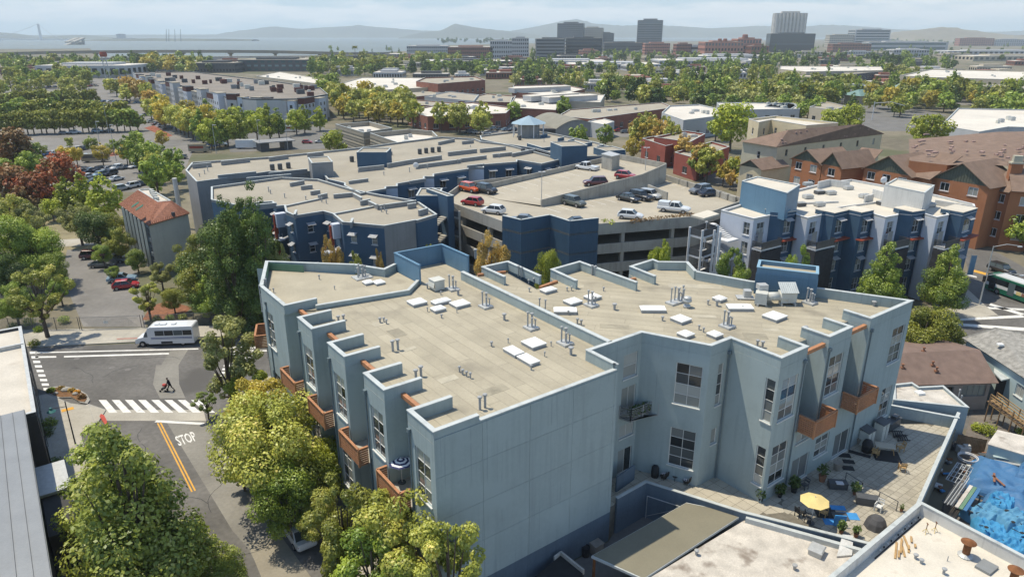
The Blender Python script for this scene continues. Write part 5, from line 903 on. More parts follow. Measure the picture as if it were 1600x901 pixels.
def car_parts(kind):
    if kind in CM: return CM[kind]
    st_,(xb,xr,xrb,xbb,zr),wb = CT_[kind]; bl = MB(); n = 10; ex = paint('white',PC['white'])
    for x,z0,z1,w in st_:
        h = z1-z0
        for y,z in ((-.8,0),(-1,.22),(-1,.6),(-.96,.82),(-.82,1),(.82,1),(.96,.82),(1,.6),(1,.22),(.8,0)): bl.v.append((x,y*w,z0+z*h))
    m = len(st_)
    for i in range(m-1):
        for j in range(n): bl.f.append((i*n+j,(i+1)*n+j,(i+1)*n+(j+1) % n,i*n+(j+1) % n)); bl.mi.append(0)
    bl.f += [tuple(range(n)),tuple(reversed(range((m-1)*n,m*n)))]; bl.mi += [0,0]
    zt = max(s[2] for s in st_); wm = max(s[3] for s in st_); z0c = zt-.06; wb_,wr = wm*.90,wm*.72
    if kind == 'camper': bl.box((-1.75,0,zt+.3),(1.95,wm*1.8,.66),top=.93)
    if kind == 'pickup': bl.box((-1.75,wm*.9,zt+.02),(1.9,.1,.12)); bl.box((-1.75,-wm*.9,zt+.02),(1.9,.1,.12))
    gl = MB(); gl.add([(xb,-wb_,z0c),(xb,wb_,z0c),(xr,wr,zr-.05),(xr,-wr,zr-.05),(xbb,-wb_,z0c),(xbb,wb_,z0c),(xrb,wr,zr-.05),(xrb,-wr,zr-.05)],[(0,1,2,3),(5,4,7,6),(1,5,6,2),(4,0,3,7),(3,2,6,7)])
    rf_ = MB(); e = .04
    for y in (-1,1):
        rf_.bar((xb-.03,y*wb_*1.01,z0c),(xr,y*wr*1.02,zr-.03),.06,.06); rf_.bar((xbb+.03,y*wb_*1.01,z0c),(xrb,y*wr*1.02,zr-.03),.1,.08)
        xm = (xr+xrb)/2-.05; rf_.bar((xm,y*wb_*1.015,z0c),(xm,y*wr*1.025,zr-.03),.07,.05)
    rf_.box(((xr+xrb)/2,0,zr-.025),(xr-xrb+.12,wr*2+.06,.05)); rf_.box(((xr+xrb)/2,0,zr+.012),(xr-xrb-.15,wr*1.7,.03),top=.9)
    R_ = .33 if kind in ('sedan','hatch') else .38
    wh = MB(); wh.cyl((0,-.11,0),(0,.11,0),R_,n=16); rm = MB(); rm.cyl((0,-.122,0),(0,.122,0),R_*.62,n=12); 
    xf = max(s[0] for s in st_); xk = min(s[0] for s in st_); zl = st_[-2][2]-.08
    CM[kind] = dict(body=bl.mesh('body',ex,smooth=False),glass=gl.mesh('windows',M['car_glass']),roof=rf_.mesh('roof',ex),tyre=wh.mesh('wheel',M['tyre']),rim=rm.mesh('rim',M['rim']),pos=[(x,y*(wm-.1),R_) for x in (wb,-wb) for y in (1,-1)],xf=xf,xk=xk,wm=wm,zl=zl,R=R_)
    h_ = MB(); h_.box((0,0,0),(.1,.3,.13)); CM[kind]['head'] = h_.mesh('headlight',M['lamp']); h_ = MB(); h_.box((0,0,0),(.08,.26,.2)); CM[kind]['tail'] = h_.mesh('tail_light',M['tail'])
    j = MB(); j.slot(0); j.add(bl.v,bl.f); j.add(rf_.v,rf_.f); j.slot(1); j.add(gl.v,gl.f); j.slot(2)
    for p in CM[kind]['pos']: j.cyl((p[0],p[1]-.11,R_),(p[0],p[1]+.11,R_),R_,n=10)
    CM[kind]['joined'] = j.mesh('car',[ex,M['car_glass'],M['tyre']]); return CM[kind]
def car(kind,col,p,rz,label,group='parked cars',simple=False,z=0.0,pitch=0.0):
    c = car_parts(kind); pm = paint(col,PC[col])
    if simple:
        o = bpy.data.objects.new('parked_car',c['joined']); COL.objects.link(o); o.location = (p[0],p[1],z); o.rotation_euler = (0,0,rz); o.material_slots[0].link = 'OBJECT'; o.material_slots[0].material = pm; setp(o,label,'car',group); return o
    t = thing('parked_car',label,'car',(p[0],p[1],z),rz,group); b = put('body',c['body'],t,m=pm); put('windows',c['glass'],t); put('roof',c['roof'],t,m=pm if kind != 'camper' else paint('white',PC['white']))
    for q in c['pos']: w_ = put('wheel',c['tyre'],t,q); put('rim',c['rim'],w_)
    for s_ in (1,-1): put('headlight',c['head'],t,(c['xf']-.12,s_*c['wm']*.68,c['zl'])); put('tail_light',c['tail'],t,(c['xk']+.1,s_*c['wm']*.74,c['zl']+.05))
    if pitch: t.rotation_euler = (0,pitch,rz)
    return t
def carpx(kind,col,px,py,rz,label,z=0.0,simple=False,group='parked cars',pitch=0.0): p = P(px,py,z+.6); return car(kind,col,p,rz,label,group,simple,z,pitch)
car('sedan','white',W(-4.75,15.8),A0+math.pi/2,'white car parked under the street trees at the kerb','cars on the near street',z=.01)
# minibus
p = P(257,541,0); mbz = math.atan2((P(302,540)-P(212,543)).y,(P(302,540)-P(212,543)).x)+math.pi
p = (P(212,543)+P(302,540))/2+Vector((0,1.2,0)); bus = thing('shuttle_minibus','white shuttle minibus with blue stripe and dark side windows at the kerb','minibus',(p.x,p.y,0),mbz)
wht = paint('buswhite',(.66,.67,.67),.35); k = MB()
L2 = 3.9; prof = [(-L2,.45),(-L2,2.75),(-L2+.1,2.85),(1.75,2.85),(2.0,2.72),(2.35,2.1),(2.55,1.35),(3.65,1.15),(L2,.9),(L2,.45)]
def extr(mb,prof,w): n = len(prof); mb.add([(x,-w,z) for x,z in prof]+[(x,w,z) for x,z in prof],[tuple(range(n)),tuple(reversed(range(n,2*n)))]+[(i,i+n,(i+1) % n+n,(i+1) % n) for i in range(n)])
k2 = MB(); extr(k2,[(-L2,.42),(-L2,2.72),(-L2+.12,2.86),(1.6,2.86),(2.0,2.7),(2.1,2.4),(2.1,.42)],1.14); k2.local('body',wht,bus)
k2 = MB(); extr(k2,[(2.1,.45),(2.1,2.45),(2.35,2.2),(2.75,1.4),(3.6,1.2),(3.88,1.0),(3.9,.5)],1.0); k2.local('cab',wht,bus)
for s_ in (1,-1):
    for i in range(4): k2 = MB(); k2.box((-3.15+i*1.22,s_*1.145,1.98),(1.16,.03,.72)); k2.local('window',M['car_glass'],bus)
    k2 = MB(); k2.add([(2.15,s_*1.01,1.4),(2.7,s_*1.01,1.4),(2.42,s_*1.01,2.05),(2.15,s_*1.01,2.2)],[(0,1,2,3)]); k2.local('cab_window',M['car_glass'],bus)
    k2 = MB(); k2.box((-1.0,s_*1.145,1.32),(5.4,.02,.1)); k2.box((-1.0,s_*1.145,1.14),(5.4,.02,.08)); k2.local('stripe',mat('stripe_blue',(.06,.09,.22),.05,2,.5),bus)
    k2 = MB(); k2.box((-.3,s_*1.148,.62),(1.5,.02,.3)); k2.local('vent_panel',M['black'],bus)
    for x in (-2.35,2.95): k2 = MB(); y = s_*1.0; k2.cyl((x,y-.12,.42),(x,y+.12,.42),.42,n=18); w_ = k2.local('wheel',M['tyre'],bus); k2 = MB(); k2.cyl((x,y-.13,.42),(x,y+.13,.42),.22,n=12); k2.local('rim',M['rim'],w_)
    k2 = MB(); k2.box((3.8,s_*.75,.85),(.2,.3,.2)); k2.local('headlight',M['lamp'],bus)
k2 = MB(); k2.add([(2.38,-.9,2.12),(2.38,.9,2.12),(2.74,.95,1.43),(2.74,-.95,1.43)],[(0,1,2,3),(3,2,1,0)]); o = k2.local('windscreen',M['car_glass'],bus); o.location = (.03,0,.03)
for x,w_ in ((0.2,.8),(-1.2,.5),(1.0,.5)): k2 = MB(); k2.box((x,.1,2.93),(w_,.6,.14)); k2.local('roof_hatch',wht,bus)
k2 = MB(); k2.box((3.92,0,.55),(.12,1.9,.22)); k2.local('bumper',M['black'],bus); k2 = MB(); k2.box((2.6,-1.15,1.7),(.1,.18,.3)); k2.local('mirror',M['black'],bus)
# person with a pushchair
def skin_mesh(name,verts,edges,radii,root,mats,sub=1):
    me = bpy.data.meshes.new(name); me.from_pydata(verts,edges,[]); o = bpy.data.objects.new(name,me); COL.objects.link(o)
    sk = o.modifiers.new('skin','SKIN'); sk.use_smooth_shade = True; sm = o.modifiers.new('sub','SUBSURF'); sm.levels = sub; sm.render_levels = sub
    for i,r_ in enumerate(radii): me.skin_vertices[0].data[i].radius = (r_,r_) if not isinstance(r_,tuple) else r_; me.skin_vertices[0].data[i].use_root = (i == root)
    dg = bpy.context.evaluated_depsgraph_get(); m2 = bpy.data.meshes.new_from_object(o.evaluated_get(dg)); bpy.data.objects.remove(o); m2.materials.clear(); [m2.materials.append(m) for m in mats]; return m2
M['skin'] = mat('skin',(.35,.20,.14),.05,3,.7); M['black_cloth'] = mat('black_cloth',(.018,.018,.022),.2,5,.9); M['hair'] = mat('hair',(.02,.015,.012),.2,8,.8)
def person(loc,rz,label,top,legs,push=True):
    t = thing('person',label,'person',loc,rz)
    V = [(0,0,.95),(.05,0,1.18),(.13,0,1.40),(.17,0,1.50),(.20,0,1.60),(.21,0,1.70),      # pelvis chest neck head, leaning forward (+x)
         (.0,.10,.88),(.22,.10,.5),(.30,.10,.10),(.42,.10,.05),(-.02,-.10,.88),(-.12,-.10,.5),(-.42,-.10,.16),(-.34,-.10,.05),
         (.13,.19,1.36),(.16,.24,1.08),(.42,.20,1.0),(.52,.19,1.0),(.13,-.19,1.36),(.16,-.24,1.08),(.42,-.20,1.0),(.52,-.19,1.0)]
    E_ = [(0,1),(1,2),(2,3),(3,4),(4,5),(0,6),(6,7),(7,8),(8,9),(0,10),(10,11),(11,12),(12,13),(2,14),(14,15),(15,16),(16,17),(2,18),(18,19),(19,20),(20,21)]
    Rr = [.14,.14,.13,.06,.095,.085,.1,.07,.05,.04,.1,.07,.05,.04,.06,.05,.04,.035,.06,.05,.04,.035]
    me = skin_mesh('body',V,E_,Rr,0,[M[top],M[legs],M['skin']])
    for pl in me.polygons:
        c = pl.center; pl.material_index = 2 if (c.z > 1.5 or c.x > .46 and c.z > .9) else (1 if c.z < .95 else 0)
    put('body',me,t); k = MB(); k.ball((.19,0,1.70),(.115,.105,.10),10,6); k.local('hair',M['hair'],t)
    for s_ in (1,-1): k = MB(); k.box((.33+.0 if s_ > 0 else -.36,s_*.10,.04),(.27,.1,.08)); k.local('shoe',M['black'],t)
    return t
p = P(267,611,0); person((p.x,p.y,.012),math.pi,'person in black walking across the street pushing a red pushchair','black_cloth','black_cloth')
pc = thing('pushchair','red hooded pushchair on the street ahead of the walking person','pushchair',(*P(256.5,611,0)[:2],.012),math.pi)
k = MB(); k.bar((-.25,0,.45),(.2,0,.4),.36,.1); k.bar((-.28,0,.5),(-.38,0,.85),.36,.08); k.local('seat',M['black_cloth'],pc); k = MB(); k.ball((-.2,0,.82),(.32,.22,.2),10,6); k.local('hood',mat('red_cloth',(.50,.08,.07),.1,3,.85),pc)
for y in (-.2,.2): k = MB(); k.cyl((-.75,y,1.0),(.3,y,.15),.015,n=6); k.cyl((-.3,y,.15),(0,y,.45),.015,n=6); k.local('frame',M['steel'],pc)
k = MB(); k.cyl((-.75,-.2,1.0),(-.75,.2,1.0),.018); k.local('handle',M['steel'],pc)
for x in (-.3,.33):
    for y in (-.22,.22): k = MB(); k.cyl((x,y-.02,.13),(x,y+.02,.13),.13,n=12); k.local('wheel',M['tyre'],pc)
# ------------------------------------------------------------------ left corner building, lamp, fence
M['metal_roof'] = mat('seamed_metal_roof',(.235,.245,.25),.08,.5,.45,metal=.25,objrand=.06); M['dark_wall'] = mat('charcoal_wall',(.05,.05,.052),.12,.6,.8); M['flat_white'] = mat('flat_roof_pale',(.52,.48,.41),.1,.35,.92,.15,12,stain=((.42,.37,.30),.22,.6))
lb = thing('corner_building','dark-walled corner building with seamed grey metal roof and pale flat roof','building',W(-24,30))
k = MB(); k.prism([W(-40,-30),W(-21.6,-30),W(-21.6,35.2),W(-40,35.2)],0,8.5); k.build('wall',M['dark_wall'],lb); rp = MB(); rp.prism([W(-40,-30),W(-21.3,-30),W(-21.3,35.4),W(-40,35.4)],8.5,8.9); rpo = rp.build('roof',M['frame_dark'],lb)
for i in range(14): u = -21.35-.85*i; k = MB(); k.prism([W(u-.83,-30),W(u,-30),W(u,35.3),W(u-.83,35.3)],8.9,8.93); k.prism([W(u-.04,-30),W(u,-30),W(u,35.3),W(u-.04,35.3)],8.93,9.0); k.build('roof_panel',M['metal_roof'],rpo)
lo2 = [W(-36,36),W(-20.6,36),W(-20.4,60.2),W(-36,61)]; k = MB(); k.prism(lo2,0,7.8); k.build('wall',M['dark_wall'],lb); k = MB(); k.sheet(lo2,7.81); k.build('flat_roof',M['flat_white'],lb); coping_run(lb,lo2,7.8,8.1,.25,M['dark_wall'],M['galv'],closed=True)
k = MB(); k.bar(W(-36,54.2,8.0),W(-20.5,54.2,8.0),.3,.5); k.build('roof_step',M['galv'],lb)
for v0,v1,z0 in ((28,33,4.3),): k = MB(); k.prism([W(-21.6,v0),W(-19.4,v0),W(-19.4,v1),W(-21.6,v1)],z0-.25,z0); k.build('porch_roof',M['galv'],lb)
k = MB(); k.prism([W(-21.5,22.3),W(-19.6,22.3),W(-19.6,33),W(-21.5,33)],0,3.9); k.build('porch',M['dark_wall'],lb)
for v in (24,27): k = MB(); k.prism([W(-19.62,v),W(-19.55,v),W(-19.55,v+2.2),W(-19.62,v+2.2)],.6,3.2); k.build('window',M['glass'],lb)
for v in (38,43.5,49,54.5): k = MB(); k.prism([W(-20.55,v),W(-20.45,v),W(-20.45,v+3),W(-20.55,v+3)],.6,3.4); k.build('window',M['glass'],lb); k = MB(); k.prism([W(-20.55,v),W(-20.45,v),W(-20.45,v+2),W(-20.55,v+2)],4.6,6.6); k.build('window',M['glass'],lb)
lmp = thing('street_lamp','slim black street lamp with teal shade at the left corner','lamp',W(-18.2,43.2)); a_ = W(-18.2,43.2); k = MB(); k.cyl((a_.x,a_.y,0),(a_.x,a_.y,5.2),.07,.05); k.build('pole',M['black'],lmp); k = MB(); k.cyl((a_.x,a_.y,4.6),(a_.x-1.2,a_.y-.5,4.6),.035); k.build('arm',M['black'],lmp); k = MB(); k.lathe((a_.x-1.25,a_.y-.52,4.25),[(.4,0),(.42,.04),(.16,.25),(.12,.45),(.04,.5)],14); k.build('lamp_shade',mat('teal_shade',(.06,.20,.19),.1,2,.5),lmp)
k = MB(); p = P(106,641,0); k.box((p.x,p.y,.148),(1.2,.7,.012),A0); k.build('tactile_pad',M['yellow_paint'],None)['kind'] = 'structure'
k = MB(); ring = [P(x,y,0) for x,y in ((156,652),(158,648),(163,650),(167,658),(168,664),(164,664))]; k.prism(ring[::-1],0,.17); k.build('red_kerb_island',M['red_paint'])['kind'] = 'structure'
M['chain'] = mat('chain_link',(.20,.21,.21),.1,3,.5,metal=.3)
def chainlink(a,b,h,label,name='chain_link_fence',step=3.0,mesh_step=.16):
    f_ = thing(name,label,'fence',(a.x,a.y,0)); L = (b-a).length; n_ = max(1,int(L/step)); d = (b-a)/L
    for i in range(n_+1): p = a+d*(L*i/n_); k = MB(); k.cyl((p.x,p.y,0),(p.x,p.y,h+.1),.045,n=6); k.build('post',M['steel'],f_)
    k = MB(); k.cyl((a.x,a.y,h),(b.x,b.y,h),.025,n=5); k.cyl((a.x,a.y,.1),(b.x,b.y,.1),.02,n=5); k.build('rail',M['chain'],f_)
    k = MB(); m_ = int(L/mesh_step)
    for i in range(m_):
        for s_ in (0,1):
            x0,x1 = i*mesh_step,i*mesh_step+h; 
            if s_: x0,x1 = x1,x0
            z0,z1 = .05,h
            if max(x0,x1) > L: continue
            p0,p1 = a+d*x0,a+d*x1; k.bar((p0.x,p0.y,z0),(p1.x,p1.y,z1),.012,.012)
    o = k.build('wire_mesh',M['chain'],f_); o['kind'] = 'stuff'
chainlink(P(-20,518,0),P(125,516,0),2.0,'chain link fence along the pavement left of the gate'); chainlink(P(128,516,0),P(222,513,0),2.0,'sliding chain link gate across the car park entrance','sliding_gate',6.0); chainlink(P(226,513,0),P(420,503,0),2.0,'dark chain link fence behind the minibus')
k = MB(); p = P(165,500,0); p = P(165,503,1.2); k.box((p.x,p.y,1.2),(.6,.05,.4)); o = k.build('gate_sign',M['white_paint'],None,loc=(p.x,p.y,1.0)); setp(o,'small grey plate on the sliding chain link gate','sign')
# car park behind the gate
k = MB(); k.sheet([P(130,510),P(228,511),P(210,395),P(105,390),P(96,430)],.012); k.build('car_park',M['asphalt_old'])['kind'] = 'structure'
k = MB(); k.sheet([P(0,360),P(90,398),P(190,400),P(250,360),P(130,340),P(60,340)],.01); k.build('dry_lawn',mat('dry_lawn',(.22,.19,.11),.3,.3,.95))['kind'] = 'structure'
k = MB(); k.sheet([P(62,376),P(160,371),P(200,400),P(192,404),P(150,382),P(62,388)],.016); k.build('path',M['concrete'])['kind'] = 'structure'
k = MB(); k.sheet([P(222,500),P(280,497),P(300,480),P(262,470),P(236,478)],.02); k.build('bark_bed',mat('bark_bed',(.22,.10,.055),.3,2,.95))['kind'] = 'structure'
for a_ in (('suv','maroon',146,399,0.2,'dark red car parked at the top of the small car park'),('sedan','grey',160,412,0.15,'grey sedan in the small car park beside the maroon car'),('sedan','grey',178,405,.15,'dark grey car partly under the car park tree'),('sedan','paleblue',190,434,.3,'pale blue sedan in the small car park'),('hatch','red',196,445,.35,'red hatchback in the small car park'),('sedan','white',25,415,.4,'white car under trees at left edge')): carpx(a_[0],a_[1],a_[2],a_[3],a_[4],a_[5])
# house with tiled roof -----------------------------------------------------------
th = thing('tiled_house','cream three-storey house with hipped terracotta tile roof and flat top','house',P(240,405,0)); ZE = 9.0
M['tile'] = mat('roof_tile',(.30,.135,.085),.28,2.5,.85,objrand=.12); M['cream_wall'] = mat('cream_wall',(.58,.55,.46),.06,.4,.88,streak=.08)
E0,E1,E2 = P(232,352,ZE),P(296,333,ZE),P(186,319,ZE); dx = (E1-E0); dy = (E2-E0); E3 = E0+dx+dy; T0,T1,T2 = P(247,316,ZE+2.2),P(267,314,ZE+2.2),P(216,297,ZE+2.2); T3 = T1+(T2-T0)
for a_,b_,c_,d_ in ((E0,E1,T1,T0),(E2,E0,T0,T2),(E1,E3,T3,T1),(E3,E2,T2,T3)):
    rfp = gable(th,a_,b_,d_,c_,.15,M['tile']); k = MB(); n_ = int((b_-a_).length/.42); rows = int((d_-a_).length/.5)
    nn = (b_-a_).cross(d_-a_).normalized(); nn = nn if nn.z > 0 else -nn
    for i in range(n_):
        s = (i+.5)/n_; k.cyl(a_.lerp(b_,s)+nn*.03,d_.lerp(c_,s)+nn*.03,.10,.07,5,False)
    for j in range(rows): s = j/rows; k.bar(a_.lerp(d_,s)+nn*.09,b_.lerp(c_,s)+nn*.09,.05,.04)
    o = k.build('tile_rows',M['tile'],rfp); o['kind'] = 'stuff'
k = MB(); k.prism([T0,T1,T3,T2],ZE+1.9,ZE+2.05); k.build('flat_roof',M['flat_white'],th); coping_run(th,[T0,T1,T3,T2],ZE+2.05,ZE+2.25,.15,M['cream_wall'],M['coping'],closed=True)
for i in range(5): p = T0.lerp(T3,.2+.15*i); k = MB(); k.box((p.x,p.y,ZE+2.35),(.8,.6,.6),.4*i); k.build('roof_unit',M['hvac'],th)
ins = .5; cE = (E0+E3)/2; q_ = [p+(cE-p)*.045 for p in (E0,E1,E3,E2)]
facade(th,q_[0],q_[1],0,ZE,M['cream_wall'],[],M['frame_dark'],M['glass_far']); L = (q_[0]-q_[3]).length
facade(th,q_[3],q_[0],0,ZE,mat('dark_teal_wall',(.10,.12,.13),.1,.5,.8),[(L*(i+.2)/7,L*(i+.8)/7,z0_,z0_+2.0,2,2) for i in range(7) for z0_ in (1.0,3.6,6.2)],M['frame_dark'],M['glass_far'])
for i in range(1,7): p = q_[3].lerp(q_[0],i/7); k = MB(); k.box((p.x-.2,p.y,ZE/2),(.45,.45,ZE)); k.build('column',M['cream_wall'],th)
wall(th,q_[1],q_[2],0,ZE,M['cream_wall']); wall(th,q_[2],q_[3],0,ZE,M['cream_wall']); k = MB(); p = E0.lerp(E1,.55)+Vector((0,.8,.5)); k.box((p.x,p.y,ZE+.6),(.5,.4,.7)); k.build('roof_unit',M['steel'],th)
for i in range(2): p = q_[3].lerp(q_[0],.8+.14*i); k = MB(); k.bar(p+Vector((-.1,0,3.2)),p+Vector((-1.2,-.5,2.5)),1.6,.06); k.build('awning',mat('green_awning',(.04,.13,.09),.1,2,.8),th)
p = P(276,300,8); k = MB(); k.cyl((p.x,p.y,0),(p.x,p.y,11),.5,n=10); o = k.build('white_flue',M['white_wall'],None,loc=(p.x,p.y,0)); setp(o,'white round flue rising behind the tiled house','flue')
# ------------------------------------------------------------------ parking garage
M['gconc'] = mat('garage_concrete',(.34,.325,.285),.14,.3,.9,.1,12,streak=.25); M['deck'] = mat('garage_deck',(.37,.335,.265),.10,.2,.9,.08,15,stain=((.31,.285,.235),.12,.62))
M['navy'] = mat('navy_cladding',(.052,.105,.165),.1,.4,.6,streak=.1); M['navy2'] = mat('navy_stucco',(.055,.105,.165),.1,.5,.85)
M['roof_tan'] = mat('roof_tan',(.325,.295,.235),.09,.15,.95,.1,12,stain=((.34,.31,.25),.1,.62)); M['grey_wall'] = mat('grey_stucco',(.245,.25,.25),.08,.4,.88,streak=.12); M['lilac_wall'] = mat('pale_lilac_stucco',(.50,.54,.61),.05,.5,.88,streak=.06); M['white_roof'] = mat('white_membrane',(.55,.51,.43),.08,.3,.9,stain=((.55,.49,.40),.35,.6)); M['trim'] = mat('white_trim',(.62,.63,.64),.05,1,.6); M['oxide'] = mat('oxide_red',(.27,.06,.035),.15,1.5,.7)
def ccw(pts): pts = [Vector(p) for p in pts]; return pts if area([(p.x,p.y) for p in pts]) > 0 else pts[::-1]
def gridwins(L,zs,sp,w,h,cols=2,rows=2,m=.8):
    n = max(1,int((L-2*m+.001)//sp)) if L > w+.6 else 0
    return [(L*(i+.5)/n-w/2,L*(i+.5)/n+w/2,z,z+h,cols,rows) for i in range(n) for z in zs]
def mass(parent,pts,z1,wm,rm,para_h=.4,z0=0.0,wins=None,fm='trim',edges=None,cm='coping',th=.2,pm=None,head=None,gl='glass_far',coping=True):
    """block with flat roof: plan corners, walls with windows on the listed edges, parapet and coping"""
    pts = ccw(pts); n = len(pts)
    for i in range(n):
        a_,b_ = pts[i],pts[(i+1) % n]; L = (b_-a_).length; wl2 = []
        if wins and (edges is None or i in edges): wl2 = gridwins(L,*wins)
        facade(parent,a_,b_,z0,z1,M[wm] if not isinstance(wm,dict) else M[wm.get(i,wm['d'])],wl2,M[fm],M[gl],sill=.05,head=head)
    k = MB(); k.sheet([(p.x,p.y) for p in pts],z1-.001); r_ = k.build('roof',M[rm],parent)
    if coping: coping_run(parent,pts,z1,z1+para_h,th,M[pm or (wm if not isinstance(wm,dict) else wm['d'])],M[cm],closed=True,ch=.06)
    return r_
def px(z,*q): return [P(x,y,z) for x,y in q]
gar = thing('parking_garage','open concrete parking garage with cars on its sunlit top deck','garage',(10,118,0)); ZD = 12.0
GL_ = [P(785,344,13.2),P(814,351,13.2),P(859,343,13.2),P(890,353,13.2),P(935,348,13.2),P(1092,336,13.2),P(1165,310,13.2),P(1130,298,13.2),P(1026,268,13.2),P(990,262,13.2),P(950,256,13.2),P(722,284,13.2),P(700,300,13.2),P(700,313,13.2)]
G0 = Vector((-6.9,130,0)); GD = Vector((math.cos(.611),math.sin(.611),0)); GN = Vector((-GD.y,GD.x,0))
gp_ = [(p.x,p.y) for p in GL_]
for i,z in enumerate((ZD,8.9,5.8,2.7)): k = MB(); k.prism(gp_ if area(gp_) > 0 else gp_[::-1],z-.35,z); k.build('deck',M['deck'] if i == 0 else M['gconc'],gar)
gpc = ccw(GL_); ng = len(gpc)
for i in range(ng):
    a_,b_ = gpc[i],gpc[(i+1) % ng]; L = (b_-a_).length; d = (b_-a_)/L; nv = (a_ in GL_[:5]) and (b_ in GL_[:5])
    a2,b2 = Vector((a_.x,a_.y,0)),Vector((b_.x,b_.y,0)); nin = Vector((-d.y,d.x,0))
    if nv:
        k = MB(); k.prism([(a2+nin*0)[:2],b2[:2],(b2+nin*.25)[:2],(a2+nin*.25)[:2]],0,13.9); q2 = k.build('navy_screen',M['navy'],gar); k = MB(); n_ = int(L/.3)
        for j in range(n_+1): p = a2+d*(L*j/n_)-nin*.015; k.box((p.x,p.y,6.95),(.05,.04,13.9),math.atan2(d.y,d.x))
        o = k.build('ribs',M['navy'],q2); o['kind'] = 'stuff'; k = MB(); k.prism([(a2-nin*.05)[:2],(b2-nin*.05)[:2],(b2+nin*.3)[:2],(a2+nin*.3)[:2]],13.9,13.98); k.build('coping',M['coping'],q2); continue
    for z in (ZD,8.9,5.8,2.7): k = MB(); k.prism([(a2-nin*.02)[:2],(b2-nin*.02)[:2],(b2+nin*.22)[:2],(a2+nin*.22)[:2]],z-.7,z+(1.05 if z == ZD else .85)); k.build('spandrel',M['gconc'],gar)
    n_ = max(1,int(L/7))
    for j in range(n_): p = a2+d*(L*(j+.5)/n_)+nin*.5; k = MB(); k.box((p.x,p.y,ZD/2),(.55,.7,ZD-.1),math.atan2(d.y,d.x)); k.build('column',M['gconc'],gar)
# ramp with its walls
def gw(s,n,z): p = G0+GD*s+GN*n; return Vector((p.x,p.y,z))
def rz_(s): return 12.06+.075*max(0,s)
k = MB(); q_ = [(2.9,-16.6),(27,-16.6),(36,-14),(36,-.3),(0,-.3),(0,-8)]; vs_ = [gw(s,n,rz_(s)) for s,n in q_]; k.add(vs_,[tuple(range(6))]); k.build('ramp_deck',M['deck'],gar)
for (s0,n0),(s1,n1),hh_ in (((2.9,-16.6),(27,-16.6),1.0),((0,0),(36,0),1.0),((27,-16.6),(36.2,-14),1.0),((36.2,-14),(36.2,0),1.1)):
    a_,b_ = gw(s0,n0,0),gw(s1,n1,0); d = (b_-a_).normalized(); nn = Vector((-d.y,d.x,0))*.125; k = MB(); vs_ = []
    for p,s in ((a_,s0),(b_,s1)): vs_ += [(p.x-nn.x,p.y-nn.y,11.6),(p.x+nn.x,p.y+nn.y,11.6),(p.x+nn.x,p.y+nn.y,rz_(s)+hh_),(p.x-nn.x,p.y-nn.y,rz_(s)+hh_)]
    k.add(vs_,[(0,1,2,3),(7,6,5,4),(1,0,4,5),(2,1,5,6),(3,2,6,7),(0,3,7,4)]); k.build('ramp_wall',M['gconc'],gar)
k = MB(); a_,b_ = P(1012,303,ZD),P(1042,316,ZD); k.bar(a_+Vector((0,0,.9)),b_+Vector((0,0,.9)),.25,1.8); k.build('ramp_wall',M['gconc'],gar)
hut = [P(940,252,15.6),P(956,256,15.6),P(968,253,15.6),P(952,248,15.6)]; k = MB(); k.prism(ccw(hut),12,17.0); k.build('stair_hut',M['gconc'],gar); k = MB(); k.prism([p+(p-sum(hut,Vector())/4)*.08 for p in ccw(hut)],17.0,17.15); k.build('hut_roof',M['galv'],gar)
# parking bay lines on the deck
for j in range(13): s = 3+2.55*j; q_ = [gw(s,-.6,rz_(s)+.012),gw(s+.12,-.6,rz_(s)+.012),gw(s+.12,-5.4,rz_(s)+.012),gw(s,-5.4,rz_(s)+.012)]; k = MB(); k.add(q_,[(3,2,1,0)]); k.build('bay_line',M['white_paint'],gar)
for j in range(9): s = 5+2.55*j; q_ = [gw(s,-16.2,rz_(s)+.012),gw(s+.12,-16.2,rz_(s)+.012),gw(s+.12,-11.6,rz_(s)+.012),gw(s,-11.6,rz_(s)+.012)]; k = MB(); k.add(q_,[(0,1,2,3)]); k.build('bay_line',M['white_paint'],gar)
for j in range(10): s = 3+2.55*j; q_ = [gw(s,-17.2,ZD+.012),gw(s+.12,-17.2,ZD+.012),gw(s+.12,-21.8,ZD+.012),gw(s,-21.8,ZD+.012)]; k = MB(); k.add(q_,[(3,2,1,0)]); k.build('bay_line',M['white_paint'],gar)
for j in range(7): p = P(1040+14*j,276+4.5*j,ZD); q_ = [p,p+Vector((.12,0,0)),p+Vector((-2.9,-3.2,0)),p+Vector((-3.05,-3.2,0))]; k = MB(); k.sheet(q_,ZD+.012); k.build('bay_line',M['white_paint'],gar)
for j in range(10): p = P(1034+12.5*j,269+3.9*j,ZD+1.2); k = MB(); k.box((p.x-.3,p.y-.5,ZD+.55),(1.7,.3,1.1),math.radians(-66)); k.build('planter_panel',M['gconc'],gar)
def deckcar(kind,col,x,y,rz,label,z=ZD): carpx(kind,col,x,y,rz,label,z=z+.01,group='cars on the garage deck')
